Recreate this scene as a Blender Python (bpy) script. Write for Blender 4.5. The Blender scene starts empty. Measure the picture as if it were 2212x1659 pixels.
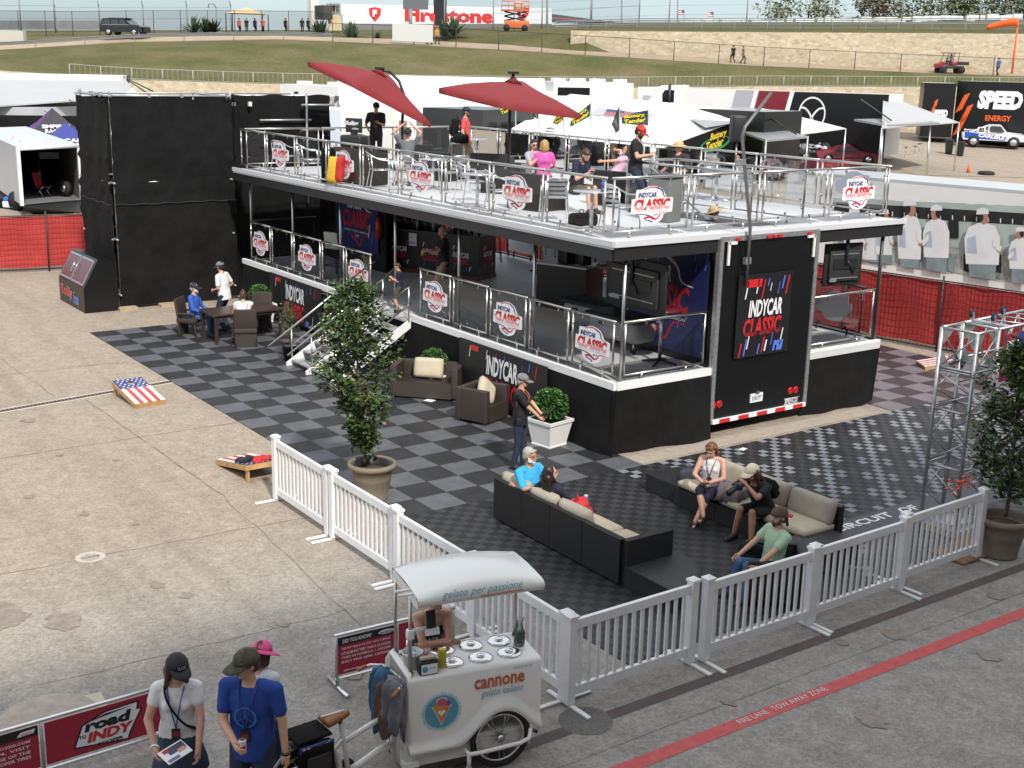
import bpy, math, random
import numpy as np
from mathutils import Vector as V, Matrix as M4
sc=bpy.context.scene; COL=sc.collection
rnd=random.Random(7)
R=math.radians; PI=math.pi
# ---------------------------------------------------------------- camera, sky, sun, exposure
FPX=1.206618208*2212
CX=V((0.5758757,0.8172524,0.0215797)); CY=V((0.2163384,-0.1268813,-0.9680387)); CZ=V((-0.7883938,0.5621385,-0.2498709))
CP=V((30.486,-8.838,6.662))
cam=bpy.data.cameras.new('camera'); camo=bpy.data.objects.new('camera',cam); COL.objects.link(camo)
cam.sensor_width=36; cam.lens=43.438; cam.clip_start=.1; cam.clip_end=6000
camo.matrix_world=M4(((CX.x,-CY.x,-CZ.x,CP.x),(CX.y,-CY.y,-CZ.y,CP.y),(CX.z,-CY.z,-CZ.z,CP.z),(0,0,0,1)))
sc.camera=camo
SUN_EL=R(44); SUN_DIR=V((.965*math.cos(SUN_EL),-.26*math.cos(SUN_EL),math.sin(SUN_EL))).normalized()
w=bpy.data.worlds.new('World'); sc.world=w; w.use_nodes=True
nt=w.node_tree; bg=nt.nodes['Background']; sky=nt.nodes.new('ShaderNodeTexSky'); sky.sky_type='NISHITA'; sky.sun_disc=False
sky.sun_elevation=SUN_EL; sky.sun_rotation=math.atan2(SUN_DIR.x,SUN_DIR.y); sky.air_density=1.0; sky.dust_density=.9; sky.ozone_density=1.2
# thin bright haze: the blue sky is mixed with an even pale veil
vm=nt.nodes.new('ShaderNodeMix'); vm.data_type='RGBA'; vm.inputs[0].default_value=.88; nt.links.new(sky.outputs[0],vm.inputs[6]); nt.links.new(vm.outputs[2],bg.inputs[0]); bg.inputs[1].default_value=.13
wc=nt.nodes.new('ShaderNodeTexCoord'); wx=nt.nodes.new('ShaderNodeSeparateXYZ'); wr=nt.nodes.new('ShaderNodeValToRGB'); nt.links.new(wc.outputs['Generated'],wx.inputs[0]); nt.links.new(wx.outputs[2],wr.inputs[0]); nt.links.new(wr.outputs[0],vm.inputs[7])
wr.color_ramp.elements[0].color=(1.02,1.32,1.52,1); wr.color_ramp.elements[1].color=(2.6,2.66,2.66,1); wr.color_ramp.elements[0].position=.02; wr.color_ramp.elements[1].position=.45
sl=bpy.data.lights.new('sun','SUN'); sl.energy=1.4; sl.angle=R(3); sl.color=(1,.95,.87)
so=bpy.data.objects.new('sun',sl); COL.objects.link(so); so.rotation_euler=SUN_DIR.to_track_quat('Z','Y').to_euler(); so.location=(20,-20,40)
sc.view_settings.view_transform='Standard'; sc.view_settings.look='None'; sc.view_settings.gamma=1; sc.view_settings.exposure=1.65
sc.render.engine='CYCLES'; sc.cycles.use_denoising=True; sc.cycles.max_bounces=6; sc.cycles.transparent_max_bounces=24; sc.cycles.glossy_bounces=3; sc.cycles.transmission_bounces=4; sc.cycles.diffuse_bounces=3
sc.cycles.caustics_reflective=False; sc.cycles.caustics_refractive=False
# ---------------------------------------------------------------- pixel helpers (u,v in a 2212x1659 grid of the photograph)
def ray(u,v): return CX*((u-1106)/FPX)+CY*((v-829.5)/FPX)+CZ
def at(u,v,z=0.0):
    d=ray(u,v); return CP+d*((z-CP.z)/d.z)
def atd(u,v,d): return CP+ray(u,v)*d
def aty(u,v,y):
    d=ray(u,v); return CP+d*((y-CP.y)/d.y)
def atx(u,v,x):
    d=ray(u,v); return CP+d*((x-CP.x)/d.x)
def ptz(u,d,z):
    # point on image column u (vertical plane), at camera depth d and height z
    lo,hi=-3000,3000
    a=atd(u,0,d); b=atd(u,100,d); return a+(b-a)*((z-a.z)/(b.z-a.z))
# ---------------------------------------------------------------- materials
MATS={}
def lin(c):
    return tuple(((x/255)/12.92 if x/255<=.04045 else (((x/255)+.055)/1.055)**2.4) for x in c)
def mat(name,col,rough=.6,metal=0,var=0,vscale=6,bump=0,bscale=80,spec=.5,col2=None,alpha=1,coat=0):
    if name in MATS: return MATS[name]
    m=bpy.data.materials.new(name); m.use_nodes=True; MATS[name]=m
    t=m.node_tree; b=t.nodes['Principled BSDF']; L=t.links.new
    b.inputs['Base Color'].default_value=(*col,1); b.inputs['Roughness'].default_value=rough; b.inputs['Metallic'].default_value=metal
    b.inputs['Specular IOR Level'].default_value=spec
    if coat: b.inputs['Coat Weight'].default_value=coat
    if var or col2:
        tc=t.nodes.new('ShaderNodeTexCoord'); n=t.nodes.new('ShaderNodeTexNoise'); n.inputs['Scale'].default_value=vscale; n.inputs['Detail'].default_value=6; n.inputs['Roughness'].default_value=.65
        L(tc.outputs['Object'],n.inputs['Vector'])
        r=t.nodes.new('ShaderNodeValToRGB'); L(n.outputs['Fac'],r.inputs[0])
        c2=col2 or tuple(x*(1-var) for x in col); c1=col if col2 else tuple(min(1,x*(1+var)) for x in col)
        r.color_ramp.elements[0].position=.3; r.color_ramp.elements[1].position=.7
        r.color_ramp.elements[0].color=(*c2,1); r.color_ramp.elements[1].color=(*c1,1)
        L(r.outputs[0],b.inputs['Base Color'])
    if bump:
        tc=t.nodes.new('ShaderNodeTexCoord'); n=t.nodes.new('ShaderNodeTexNoise'); n.inputs['Scale'].default_value=bscale; n.inputs['Detail'].default_value=4
        L(tc.outputs['Object'],n.inputs['Vector']); bp=t.nodes.new('ShaderNodeBump'); bp.inputs['Strength'].default_value=bump; bp.inputs['Distance'].default_value=.02
        L(n.outputs['Fac'],bp.inputs['Height']); L(bp.outputs[0],b.inputs['Normal'])
    return m
def glassmat(name,col,amount,rough=.03):
    # thin clear sheet: mostly see-through with a glossy face
    if name in MATS: return MATS[name]
    m=bpy.data.materials.new(name); m.use_nodes=True; MATS[name]=m; t=m.node_tree; t.nodes.clear(); L=t.links.new
    o=t.nodes.new('ShaderNodeOutputMaterial'); tr=t.nodes.new('ShaderNodeBsdfTransparent'); tr.inputs[0].default_value=(*col,1)
    gl=t.nodes.new('ShaderNodeBsdfGlossy'); gl.inputs['Roughness'].default_value=rough
    mx=t.nodes.new('ShaderNodeMixShader'); fr=t.nodes.new('ShaderNodeFresnel'); fr.inputs[0].default_value=1.45
    ad=t.nodes.new('ShaderNodeMath'); ad.operation='MULTIPLY'; ad.inputs[1].default_value=amount; L(fr.outputs[0],ad.inputs[0])
    L(ad.outputs[0],mx.inputs[0]); L(tr.outputs[0],mx.inputs[1]); L(gl.outputs[0],mx.inputs[2]); L(mx.outputs[0],o.inputs[0]); return m
BLK=mat('black_fabric',(.0075,.0075,.008),.85,spec=.2,var=.4,vscale=2.5,bump=.25,bscale=9)
BLKP=mat('black_paint',(.006,.006,.007),.35)
BLKM=mat('black_metal',(.02,.02,.022),.4)
BLKPL=mat('black_plastic',(.018,.018,.02),.5)
RUB=mat('rubber',(.015,.015,.016),.8)
WHT=mat('white_paint',(.8,.8,.79),.4,var=.04,vscale=1.5)
VINYL=mat('white_vinyl',(.78,.78,.79),.4,var=.07,vscale=5)
GEL=mat('cart_white',(.80,.79,.76),.22,coat=.3)
STEEL=mat('brushed_steel',(.55,.53,.5),.32,1)
TREAD=mat('tread_grey',(.40,.40,.40),.5,.2,var=.1,vscale=6); MASTG=mat('mast_grey',(.16,.16,.155),.45,.4)
CHROME=mat('polished_steel',(.75,.75,.76),.12,1)
ALU=mat('aluminium',(.78,.79,.8),.28,1,var=.05)
GALV=mat('galvanised_steel',(.42,.43,.44),.45,.7,var=.25,vscale=14)
DECK=mat('deck_floor',(.60,.61,.63),.5,var=.05,vscale=1.2)
DECKG=mat('deck_floor_grey',(.50,.51,.53),.5,var=.06,vscale=1.2)
RED=mat('print_red',(.56,.02,.025),.5); REDL=mat('print_red_light',(.76,.33,.35),.5); NAVY=mat('print_navy',(.03,.045,.2),.5); BLUE=mat('print_blue',(.09,.17,.62),.5); PWHITE=mat('print_white',(.82,.82,.84),.45); PBLACK=mat('print_black',(.01,.01,.012),.5)
SIGNBACK=mat('sign_back',(.62,.60,.68),.6)
GLASS=glassmat('clear_panel',(.96,.97,.975),1.0)
SMOKE=glassmat('smoked_panel',(.86,.86,.86),1.2)
WINDOW=mat('dark_window',(.012,.013,.016),.08)
SKIN=[mat('skin_fair',(.58,.32,.22),.5,var=.1,vscale=12),mat('skin_tan',(.42,.21,.13),.5,var=.1,vscale=12),mat('skin_brown',(.16,.075,.045),.5)]
# ---------------------------------------------------------------- mesh builder
class MB:
    def __init__(s): s.v=[]; s.f=[]; s.m=[]; s.mats=[]; s.sm=[]
    def mi(s,m):
        if m not in s.mats: s.mats.append(m)
        return s.mats.index(m)
    def add(s,vs,fs,m,smooth=False,X=None):
        o=len(s.v)
        s.v.extend([(X@V(p)) if X else V(p) for p in vs]); k=s.mi(m)
        for f in fs: s.f.append(tuple(i+o for i in f)); s.m.append(k); s.sm.append(smooth)
        return s
    def box(s,c,d,m,rz=0,rx=0,ry=0,bev=0):
        X=M4.Translation(V(c))@M4.Rotation(rz,4,'Z')@M4.Rotation(ry,4,'Y')@M4.Rotation(rx,4,'X'); a,b,e=d[0]/2,d[1]/2,d[2]/2
        if not bev:
            vs=[(x*a,y*b,z*e) for z in(-1,1) for y in(-1,1) for x in(-1,1)]
            return s.add(vs,[(0,2,3,1),(4,5,7,6),(0,1,5,4),(2,6,7,3),(0,4,6,2),(1,3,7,5)],m,X=X)
        r=min(bev,a,b,e)
        # rounded box: three nested loops around each axis, chamfered with two steps
        P=[];n=3
        def rr(hx,hy,z):
            ring=[]
            for qx,qy,a0 in((1,1,0),(-1,1,90),(-1,-1,180),(1,-1,270)):
                for k in range(n+1):
                    t=R(a0+90*k/n); ring.append((qx*(a-r)+hx*math.cos(t),qy*(b-r)+hx*math.sin(t),z))
            return ring
        rings=[]
        for k in range(n+1):
            t=PI/2*k/n; rings.append(rr(r*math.sin(t),0,-e+r-r*math.cos(t)))
        for k in range(n+1):
            t=PI/2*k/n; rings.append(rr(r*math.cos(t),0,e-r+r*math.sin(t)))
        return s.rings(rings,m,smooth=True,X=X)
    def rings(s,rs,m,smooth=True,X=None,cap=True,close=True):
        n=len(rs[0]); vs=[p for r in rs for p in r]; fs=[]
        for i in range(len(rs)-1):
            for j in range(n if close else n-1):
                k=(j+1)%n; fs.append((i*n+j,i*n+k,(i+1)*n+k,(i+1)*n+j))
        if cap: fs.append(tuple(range(n))[::-1]); fs.append(tuple((len(rs)-1)*n+j for j in range(n)))
        return s.add(vs,fs,m,smooth,X)
    def tube(s,p,q,r,m,r2=None,n=8,cap=True):
        p,q=V(p),V(q); d=(q-p)
        if d.length<1e-6: return s
        d.normalize(); a=d.orthogonal().normalized(); b=d.cross(a); r2=r if r2 is None else r2
        return s.rings([[p+(a*math.cos(2*PI*k/n)+b*math.sin(2*PI*k/n))*r for k in range(n)],[q+(a*math.cos(2*PI*k/n)+b*math.sin(2*PI*k/n))*r2 for k in range(n)]],m,cap=cap)
    def path(s,pts,r,m,n=7,closed=False,rs=None,flat=1):
        pts=[V(p) for p in pts]; N=len(pts); rings=[]; a=None
        for i,p in enumerate(pts):
            if closed: d=(pts[(i+1)%N]-pts[i-1])
            else: d=(pts[min(i+1,N-1)]-pts[max(i-1,0)])
            d.normalize()
            if a is None: a=d.orthogonal().normalized()
            else:
                a=(a-d*a.dot(d)); a=a.normalized() if a.length>1e-6 else d.orthogonal().normalized()
            b=d.cross(a); rr=rs[i] if rs else r
            rings.append([p+(a*math.cos(2*PI*k/n)+b*math.sin(2*PI*k/n)*flat)*rr for k in range(n)])
        if closed: rings.append(rings[0])
        return s.rings(rings,m,cap=not closed)
    def lathe(s,prof,m,c=(0,0,0),n=20,cap=True,X=None,smooth=True):
        rs=[[(c[0]+r*math.cos(2*PI*k/n),c[1]+r*math.sin(2*PI*k/n),c[2]+z) for k in range(n)] for r,z in prof]
        return s.rings(rs,m,smooth=smooth,cap=cap,X=X)
    def ell(s,c,r,m,n=14,k=9,X=None):
        Y=M4.Translation(V(c))@(X or M4.Identity(4))
        rs=[]
        for i in range(1,k):
            t=PI*i/k; rs.append([(r[0]*math.sin(t)*math.cos(2*PI*j/n),r[1]*math.sin(t)*math.sin(2*PI*j/n),-r[2]*math.cos(t)) for j in range(n)])
        return s.rings(rs,m,X=Y)
    def caps(s,p,q,r,r2,m,n=10,k=4):
        # tapered capsule
        p,q=V(p),V(q); d=q-p; d=d.normalized() if d.length>1e-6 else V((0,0,1)); a=d.orthogonal().normalized(); b=d.cross(a); rs=[]
        for i in range(1,k+1):
            t=PI/2*i/k; rs.append([p-d*r*math.cos(t)+(a*math.cos(2*PI*j/n)+b*math.sin(2*PI*j/n))*r*math.sin(t) for j in range(n)])
        for i in range(k):
            t=PI/2*i/k; rs.append([q+d*r2*math.sin(t)+(a*math.cos(2*PI*j/n)+b*math.sin(2*PI*j/n))*r2*math.cos(t) for j in range(n)])
        return s.rings(rs,m)
    def poly(s,pts,m,X=None): return s.add(pts,[tuple(range(len(pts)))],m,X=X)
    def prism(s,pts2,th,m,X=None,msides=None,mback=None):
        # outline in local XY, front face at z=+th/2
        n=len(pts2); h=th/2
        s.add([(x,y,h) for x,y in pts2],[tuple(range(n))],m,X=X)
        s.add([(x,y,-h) for x,y in pts2],[tuple(range(n))[::-1]],mback or m,X=X)
        vs=[(x,y,-h) for x,y in pts2]+[(x,y,h) for x,y in pts2]
        return s.add(vs,[(i,(i+1)%n,n+(i+1)%n,n+i) for i in range(n)],msides or m,X=X)
    def merge(s,o,X=None):
        off=len(s.v); s.v.extend([(X@p) if X else p.copy() for p in o.v])
        for f,k,g in zip(o.f,o.m,o.sm): s.f.append(tuple(i+off for i in f)); s.m.append(s.mi(o.mats[k])); s.sm.append(g)
        return s
    def mesh(s,name):
        me=bpy.data.meshes.new(name); me.from_pydata([tuple(p) for p in s.v],[],s.f)
        for m in s.mats: me.materials.append(m)
        me.polygons.foreach_set('material_index',s.m); me.polygons.foreach_set('use_smooth',s.sm); me.update(); return me
    def build(s,name,parent=None,label=None,**kw):
        return put(name,s.mesh(name),parent,label,**kw)
def put(name,me,parent=None,label=None,cat=None,group=None,kind=None,loc=None,rz=None):
    o=bpy.data.objects.new(name,me); COL.objects.link(o)
    if parent: o.parent=parent
    return tag(o,label,cat,group,kind,loc,rz)
def tag(o,label=None,cat=None,group=None,kind=None,loc=None,rz=None):
    if label: o['label']=label
    if cat: o['category']=cat
    if group: o['group']=group
    if kind: o['kind']=kind
    if loc is not None: o.location=loc
    if rz is not None: o.rotation_euler=(0,0,rz)
    return o
def thing(name,label,cat,loc=(0,0,0),rz=0,group=None):
    o=bpy.data.objects.new(name,None); COL.objects.link(o); o.empty_display_size=.1; return tag(o,label,cat,group,None,loc,rz)
def dup(root,loc,rz=0,label=None,group=None):
    r=root.copy(); COL.objects.link(r); r.location=loc; r.rotation_euler=(0,0,rz)
    if label: r['label']=label
    if group: r['group']=group
    for ch in list(root.children):
        c=ch.copy(); COL.objects.link(c); c.parent=r
        for g in ch.children:
            d=g.copy(); COL.objects.link(d); d.parent=c
    return r
def frame(o,x,y):
    # matrix with local X along x, local Y along y, origin o
    x=V(x).normalized(); z=x.cross(V(y)).normalized(); y=z.cross(x); o=V(o)
    return M4(((x.x,y.x,z.x,o.x),(x.y,y.y,z.y,o.y),(x.z,y.z,z.z,o.z),(0,0,0,1)))
# ---------------------------------------------------------------- lettering
TC={}
def letters(txt,bold=0,shear=0,space=1):
    k=(txt,bold,shear,space)
    if k not in TC:
        cu=bpy.data.curves.new('letters','FONT'); cu.body=txt; cu.size=1; cu.offset=bold; cu.shear=shear; cu.space_character=space; cu.resolution_u=2; cu.align_x='CENTER'
        o=bpy.data.objects.new('letters',cu); COL.objects.link(o); dg=bpy.context.evaluated_depsgraph_get(); me=bpy.data.meshes.new_from_object(o.evaluated_get(dg))
        vs=[v.co.copy() for v in me.vertices]; fs=[tuple(p.vertices) for p in me.polygons]
        bpy.data.objects.remove(o); bpy.data.curves.remove(cu); bpy.data.meshes.remove(me)
        xs=[v.x for v in vs]; ys=[v.y for v in vs]; x0,x1,y0,y1=min(xs),max(xs),min(ys),max(ys)
        TC[k]=([((v.x-(x0+x1)/2)/(x1-x0),(v.y-(y0+y1)/2)/(y1-y0)) for v in vs],fs,(x1-x0)/(y1-y0))
    return TC[k]
def text(mb,txt,c,w,h,m,X=None,bold=.012,shear=0,z=.004,split=None,rot=0,arc=0):
    # lettering fitted to a w x h box centred on c in the local XY plane of X; split=(fraction, material below it)
    vs,fs,asp=letters(txt,bold,shear)
    if w is None: w=h*asp
    if h is None: h=w/asp
    X=X or M4.Identity(4); cr,sr=math.cos(rot),math.sin(rot)
    P=[(x*w,y*h+arc*(.25-x*x)*4) for x,y in vs]; pts=[(c[0]+x*cr-y*sr,c[1]+x*sr+y*cr,z) for x,y in P]
    if not split: return mb.add(pts,fs,m,X=X)
    for sgn,mm in((1,m),(-1,split[1])):
        yc=-.5+split[0]; out=[];of=[]
        for f in fs:
            pl=[vs[i] for i in f]; cl=[]
            for a,b in zip(pl,pl[1:]+pl[:1]):
                da,db=(a[1]-yc)*sgn,(b[1]-yc)*sgn
                if da>=0: cl.append(a)
                if da*db<0: t=da/(da-db); cl.append((a[0]+(b[0]-a[0])*t,yc))
            if len(cl)>2: of.append(tuple(range(len(out),len(out)+len(cl)))); out+=[(c[0]+x*w,c[1]+y*h,z) for x,y in cl]
        mb.add(out,of,mm,X=X)
    return mb
def dash(mb,x,y,w,h,m,X=None,z=.003,lean=.28):
    return mb.poly([(x,y,z),(x+w,y,z),(x+w+h*lean,y+h,z),(x+h*lean,y+h,z)],m,X=X)
# ---------------------------------------------------------------- ground, floor tiles, markings
def groundmat(name,base,dark,grain=1.0):
    m=bpy.data.materials.new(name); m.use_nodes=True; t=m.node_tree; b=t.nodes['Principled BSDF']; L=t.links.new; N=t.nodes.new
    b.inputs['Roughness'].default_value=.85; b.inputs['Specular IOR Level'].default_value=.25
    tc=N('ShaderNodeTexCoord'); P=tc.outputs['Object']
    def noise(s,d,r,src=P):
        n=N('ShaderNodeTexNoise'); n.inputs['Scale'].default_value=s; n.inputs['Detail'].default_value=d; n.inputs['Roughness'].default_value=r; L(src,n.inputs['Vector']); return n.outputs['Fac']
    def ramp(src,p0,c0,p1,c1):
        r=N('ShaderNodeValToRGB'); r.color_ramp.elements[0].position=p0; r.color_ramp.elements[1].position=p1; r.color_ramp.elements[0].color=(*c0,1); r.color_ramp.elements[1].color=(*c1,1); L(src,r.inputs[0]); return r.outputs[0]
    def mul(a,b_,f=1):
        x=N('ShaderNodeMix'); x.data_type='RGBA'; x.blend_type='MULTIPLY'; x.inputs[0].default_value=f; L(a,x.inputs[6]); L(b_,x.inputs[7]); return x.outputs[2]
    c=ramp(noise(.35,6,.6),.3,dark,.7,base)
    # exposed aggregate
    vo=N('ShaderNodeTexVoronoi'); vo.inputs['Scale'].default_value=70*grain; L(P,vo.inputs['Vector'])
    sp=N('ShaderNodeSeparateColor'); L(vo.outputs['Color'],sp.inputs[0])
    c=mul(c,ramp(sp.outputs[0],.0,(.80,.80,.80),.9,(1.14,1.14,1.14)))
    vo3=N('ShaderNodeTexVoronoi'); vo3.inputs['Scale'].default_value=24*grain; L(P,vo3.inputs['Vector'])
    sp3=N('ShaderNodeSeparateColor'); L(vo3.outputs['Color'],sp3.inputs[0]); c=mul(c,ramp(sp3.outputs[1],.1,(.86,.86,.87),.9,(1.1,1.1,1.08)))
    c=mul(c,ramp(noise(3.2,8,.7),.35,(.87,.86,.85),.6,(1.04,1.04,1.04)))
    # stretched tyre scuffs and drips
    mp=N('ShaderNodeMapping'); mp.inputs['Rotation'].default_value=(0,0,.35); mp.inputs['Scale'].default_value=(.12,1.6,1); L(P,mp.inputs[0])
    c=mul(c,ramp(noise(1.1,5,.55,mp.outputs[0]),.33,(.86,.85,.84),.52,(1,1,1)))
    st=ramp(noise(1.7,3,.5),.28,(.5,.46,.43),.33,(1,1,1)); c=mul(c,st,.35)
    st2=ramp(noise(5.5,2,.5),.215,(.35,.3,.28),.245,(1,1,1)); c=mul(c,st2,.7)
    # near ground's shade put into the colour: cooler, greyer tint towards the lane
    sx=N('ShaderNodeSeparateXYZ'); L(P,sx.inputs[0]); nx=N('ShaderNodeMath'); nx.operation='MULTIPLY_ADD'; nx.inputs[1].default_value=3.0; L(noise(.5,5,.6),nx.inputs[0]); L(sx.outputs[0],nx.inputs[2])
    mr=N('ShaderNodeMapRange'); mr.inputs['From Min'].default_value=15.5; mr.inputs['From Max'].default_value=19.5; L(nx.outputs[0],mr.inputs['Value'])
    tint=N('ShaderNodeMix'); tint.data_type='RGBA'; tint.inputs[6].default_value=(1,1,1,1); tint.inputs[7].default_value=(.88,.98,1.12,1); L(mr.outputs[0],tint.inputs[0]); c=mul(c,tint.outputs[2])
    L(c,b.inputs['Base Color'])
    bp=N('ShaderNodeBump'); bp.inputs['Strength'].default_value=.35; bp.inputs['Distance'].default_value=.01; L(sp.outputs[0],bp.inputs['Height']); L(bp.outputs[0],b.inputs['Normal'])
    return m
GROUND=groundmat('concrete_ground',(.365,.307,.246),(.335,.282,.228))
g=MB(); S=2500
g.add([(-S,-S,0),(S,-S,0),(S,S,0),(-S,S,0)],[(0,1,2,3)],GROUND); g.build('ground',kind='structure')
U=.61
TD=mat('tile_dark',(.024,.024,.026),.5,var=.35,vscale=3); TL=mat('tile_grey',(.105,.110,.122),.45,var=.22,vscale=3)
TP=mat('tile_plum',(.042,.030,.032),.5,var=.3,vscale=3); TM=mat('tile_mauve',(.165,.145,.165),.45,var=.2,vscale=3)
def tilepatch(name,i0,i1,j0,j1,u,fn,z=.012):
    mb=MB(); e=u*.006
    for i in range(i0,i1):
        for j in range(j0,j1):
            m=fn(i,j)
            if m is None: continue
            x,y=i*u,j*u; mb.add([(x+e,y+e,z),(x+u-e,y+e,z),(x+u-e,y+u-e,z),(x+e,y+u-e,z)],[(0,1,2,3)],m)
    a,b,c,d=i0*u,i1*u,j0*u,j1*u; z2=z-.004
    mb.add([(a,c,z2),(b,c,z2),(b,d,z2),(a,d,z2),(a,c,0),(b,c,0),(b,d,0),(a,d,0)],[(0,1,2,3),(0,4,5,1),(1,5,6,2),(2,6,7,3),(3,7,4,0)],TD)
    mb.build(name,kind='structure')
tilepatch('tile_floor',0,25,0,8,U,lambda i,j: TD if (i+j)%2==0 else TL)
tilepatch('tile_floor',14,25,19,27,U,lambda i,j: TP if (i+j)%2==0 else TM)
SD=mat('small_tile_dark',(.013,.013,.015),.55,var=.3,vscale=9); SG=mat('small_tile_grey',(.034,.035,.038),.5,var=.3,vscale=9); SLt=mat('small_tile_light',(.21,.225,.25),.45,var=.12,vscale=9)
Us=U/4
def small(i,j):
    if (i+j)%2: return SD
    p=(i+j)//2; q=(i-j)//2
    if j>=28 and not(i>=124 and j>33):
        k=p%4; l=q%4
        if k==0 or (k in(1,3) and l in(0,1)): return SLt
    return SG
tilepatch('small_tile_floor',100,136,-1,118,Us,small)
m=MB(); BAND=mat('mat_band_grey',(.06,.064,.075),.5,var=.15)
m.add([(18.93,4.9,.016),(19.7,4.9,.016),(19.7,9.4,.016),(18.93,9.4,.016)],[(0,1,2,3)],BAND)
text(m,'CIRCUIT',(5.88,-19.14),1.36,.2,PWHITE,X=M4(((0,-1,0,0),(1,0,0,0),(0,0,1,.0205),(0,0,0,1))),bold=.03,z=0)
text(m,'OF',(6.98,-19.14),.4,.2,PWHITE,X=M4(((0,-1,0,0),(1,0,0,0),(0,0,1,.0205),(0,0,0,1))),bold=.03,z=0)
m.build('floor_lettering',kind='structure')
m=MB(); ST=mat('lane_red',(.50,.085,.085),.7,var=.18,vscale=9); STD=mat('old_marking_dark',(.10,.075,.078),.8,var=.25,vscale=5); STW=mat('lane_lettering',(.66,.6,.58),.7,var=.12,vscale=25)
m.add([(22.26,-9,.004),(22.44,-9,.004),(22.52,14,.004),(22.34,14,.004)],[(0,1,2,3)],ST)
text(m,'FIRE LANE   TOW AWAY ZONE',(.66,-22.365),1.36,.085,STW,X=M4(((0,-1,0,0),(1,0,0,0),(0,0,1,.008),(0,0,0,1))),bold=.0,z=0)
m.build('fire_lane_marking',kind='structure')
m=MB(); m.add([(21.42,-3,.004),(21.58,-3,.004),(21.58,14,.004),(21.42,14,.004)],[(0,1,2,3)],STD); m.build('faded_lane_marking',kind='structure')
# trench drain, joints, covers
GR=mat('drain_grate',(.05,.04,.035),.6,.4,var=.4,vscale=40); CONC=mat('pale_concrete',(.50,.44,.36),.85,var=.15,vscale=4); JT=mat('joint_dark',(.22,.185,.155),.9,var=.4,vscale=3)
m=MB(); a=V((6.35,-4.0,0)); 
for off,wd,mm,z in((0,.30,CONC,.003),(0,.15,GR,.007)):
    m.add([(6.72-.30*wd*0-wd/2,-7,z),(6.72+wd/2,-7,z),(5.62+wd/2,.02,z),(5.62-wd/2,.02,z)],[(0,1,2,3)],mm)
for k in range(90):
    y=-7+k*.078; x=6.72-1.1*(y+7)/7.02; m.box((x,y,.0085),(.13,.02,.003),JT)
m.build('trench_drain',kind='structure')
m=MB()
def strip(p,q,wd,mm,z=.004,n=14,jit=.02):
    p,q=V((*p,z)),V((*q,z)); d=(q-p).normalized(); s=V((-d.y,d.x,0)); r0=random.Random(int(p.x*31+p.y*17)); L=[];Rr=[]
    for k in range(n+1):
        c=p+(q-p)*k/n+s*r0.uniform(-jit,jit); h=wd*(.5+r0.uniform(-.25,.3)); L.append(c-s*h); Rr.append(c+s*h)
    m.add([*L,*Rr],[(k,k+1,n+2+k,n+1+k) for k in range(n)],mm)
for p,q,wd,j in (((14.25,-6),(14.46,-1.2),.018,.03),((9.2,-6),(9.2,-.05),.02,.02),((3.2,-6),(3.4,-.1),.02,.02),((22.0,-8),(22.02,9),.016,.012),((6.2,-1.95),(12.9,-1.85),.045,.02),((12.9,-1.85),(19,-2.3),.02,.03),((0,-2.6),(5.6,-2.4),.03,.03),((17.6,-6),(17.7,-2.2),.015,.03),((-5,-4.3),(5,-4.6),.02,.04)):
    strip(p,q,wd*.75,JT,jit=j)
m.build('pavement_joints',kind='structure')
m=MB(); ring=mat('cover_ring',(.46,.42,.37),.8,var=.15); m.lathe([(0.0001,.004),(.13,.004)],mat('cover_centre',(.33,.29,.25),.8,var=.3,vscale=30),(14.31,-4.34,0),n=28,cap=False); m.lathe([(.13,.0045),(.2,.005)],ring,(14.31,-4.34,0),n=28,cap=False)
m.build('service_cover',label='small round service cover with a pale ring in the bare concrete',cat='cover')
m=MB(); m.lathe([(.0001,.006),(.26,.006),(.29,.004)],mat('iron_cover',(.15,.14,.13),.6,.3,var=.4,vscale=30),(21.45,-1.35,0),n=28,cap=False); m.build('manhole_cover',label='dark iron manhole cover beside the corner of the white picket fence',cat='manhole')
m=MB(); m.add([(17.95,-9,.004),(18.75,-9,.004),(18.75,-5.45,.004),(18.1,-5.38,.004)],[(0,1,2,3)],CONC); m.lathe([(.0001,.008),(.5,.008)],mat('slab_lid',(.36,.31,.26),.8,var=.2),(18.35,-6.0,0),n=30,cap=False); m.build('concrete_slab',kind='structure')
m=MB(); m.box((14.93,8,.005),(.42,6.3,.004),mat('strip_concrete',(.36,.31,.25),.9,var=.15)); m.build('concrete_strip',kind='structure')
r0=random.Random(3); m=MB(); OIL=mat('oil_stain',(.24,.20,.165),.6,var=.3,vscale=8)
for qi,(x,y,s) in enumerate([(15.6,-5.85,.42),(16.15,-5.2,.26),(15.7,-3.9,.12),(21.9,3.1,.16),(21.7,2.4,.1),(16.2,-3.7,.1),(12.6,-3.9,.09),(11.4,-4.4,.1),(17.6,-3.0,.12),(19.2,-2.9,.15),(20.6,-2.9,.1),(23.1,1.2,.18),(22.9,3.6,.14),(13.4,-3.4,.07),(9.5,-3.4,.09),(7.1,-3.3,.16),(21.9,5.2,.12),(22.0,.2,.09),(10.3,-2.7,.06)]):
    n=16; m.add([(x+s*math.cos(2*PI*k/n)*(1+.3*r0.uniform(-1,1)),y+s*.8*math.sin(2*PI*k/n)*(1+.3*r0.uniform(-1,1)),.0072+qi*.0002) for k in range(n)],[tuple(range(n))],OIL)
m.build('pavement_stains',kind='structure')
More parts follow.
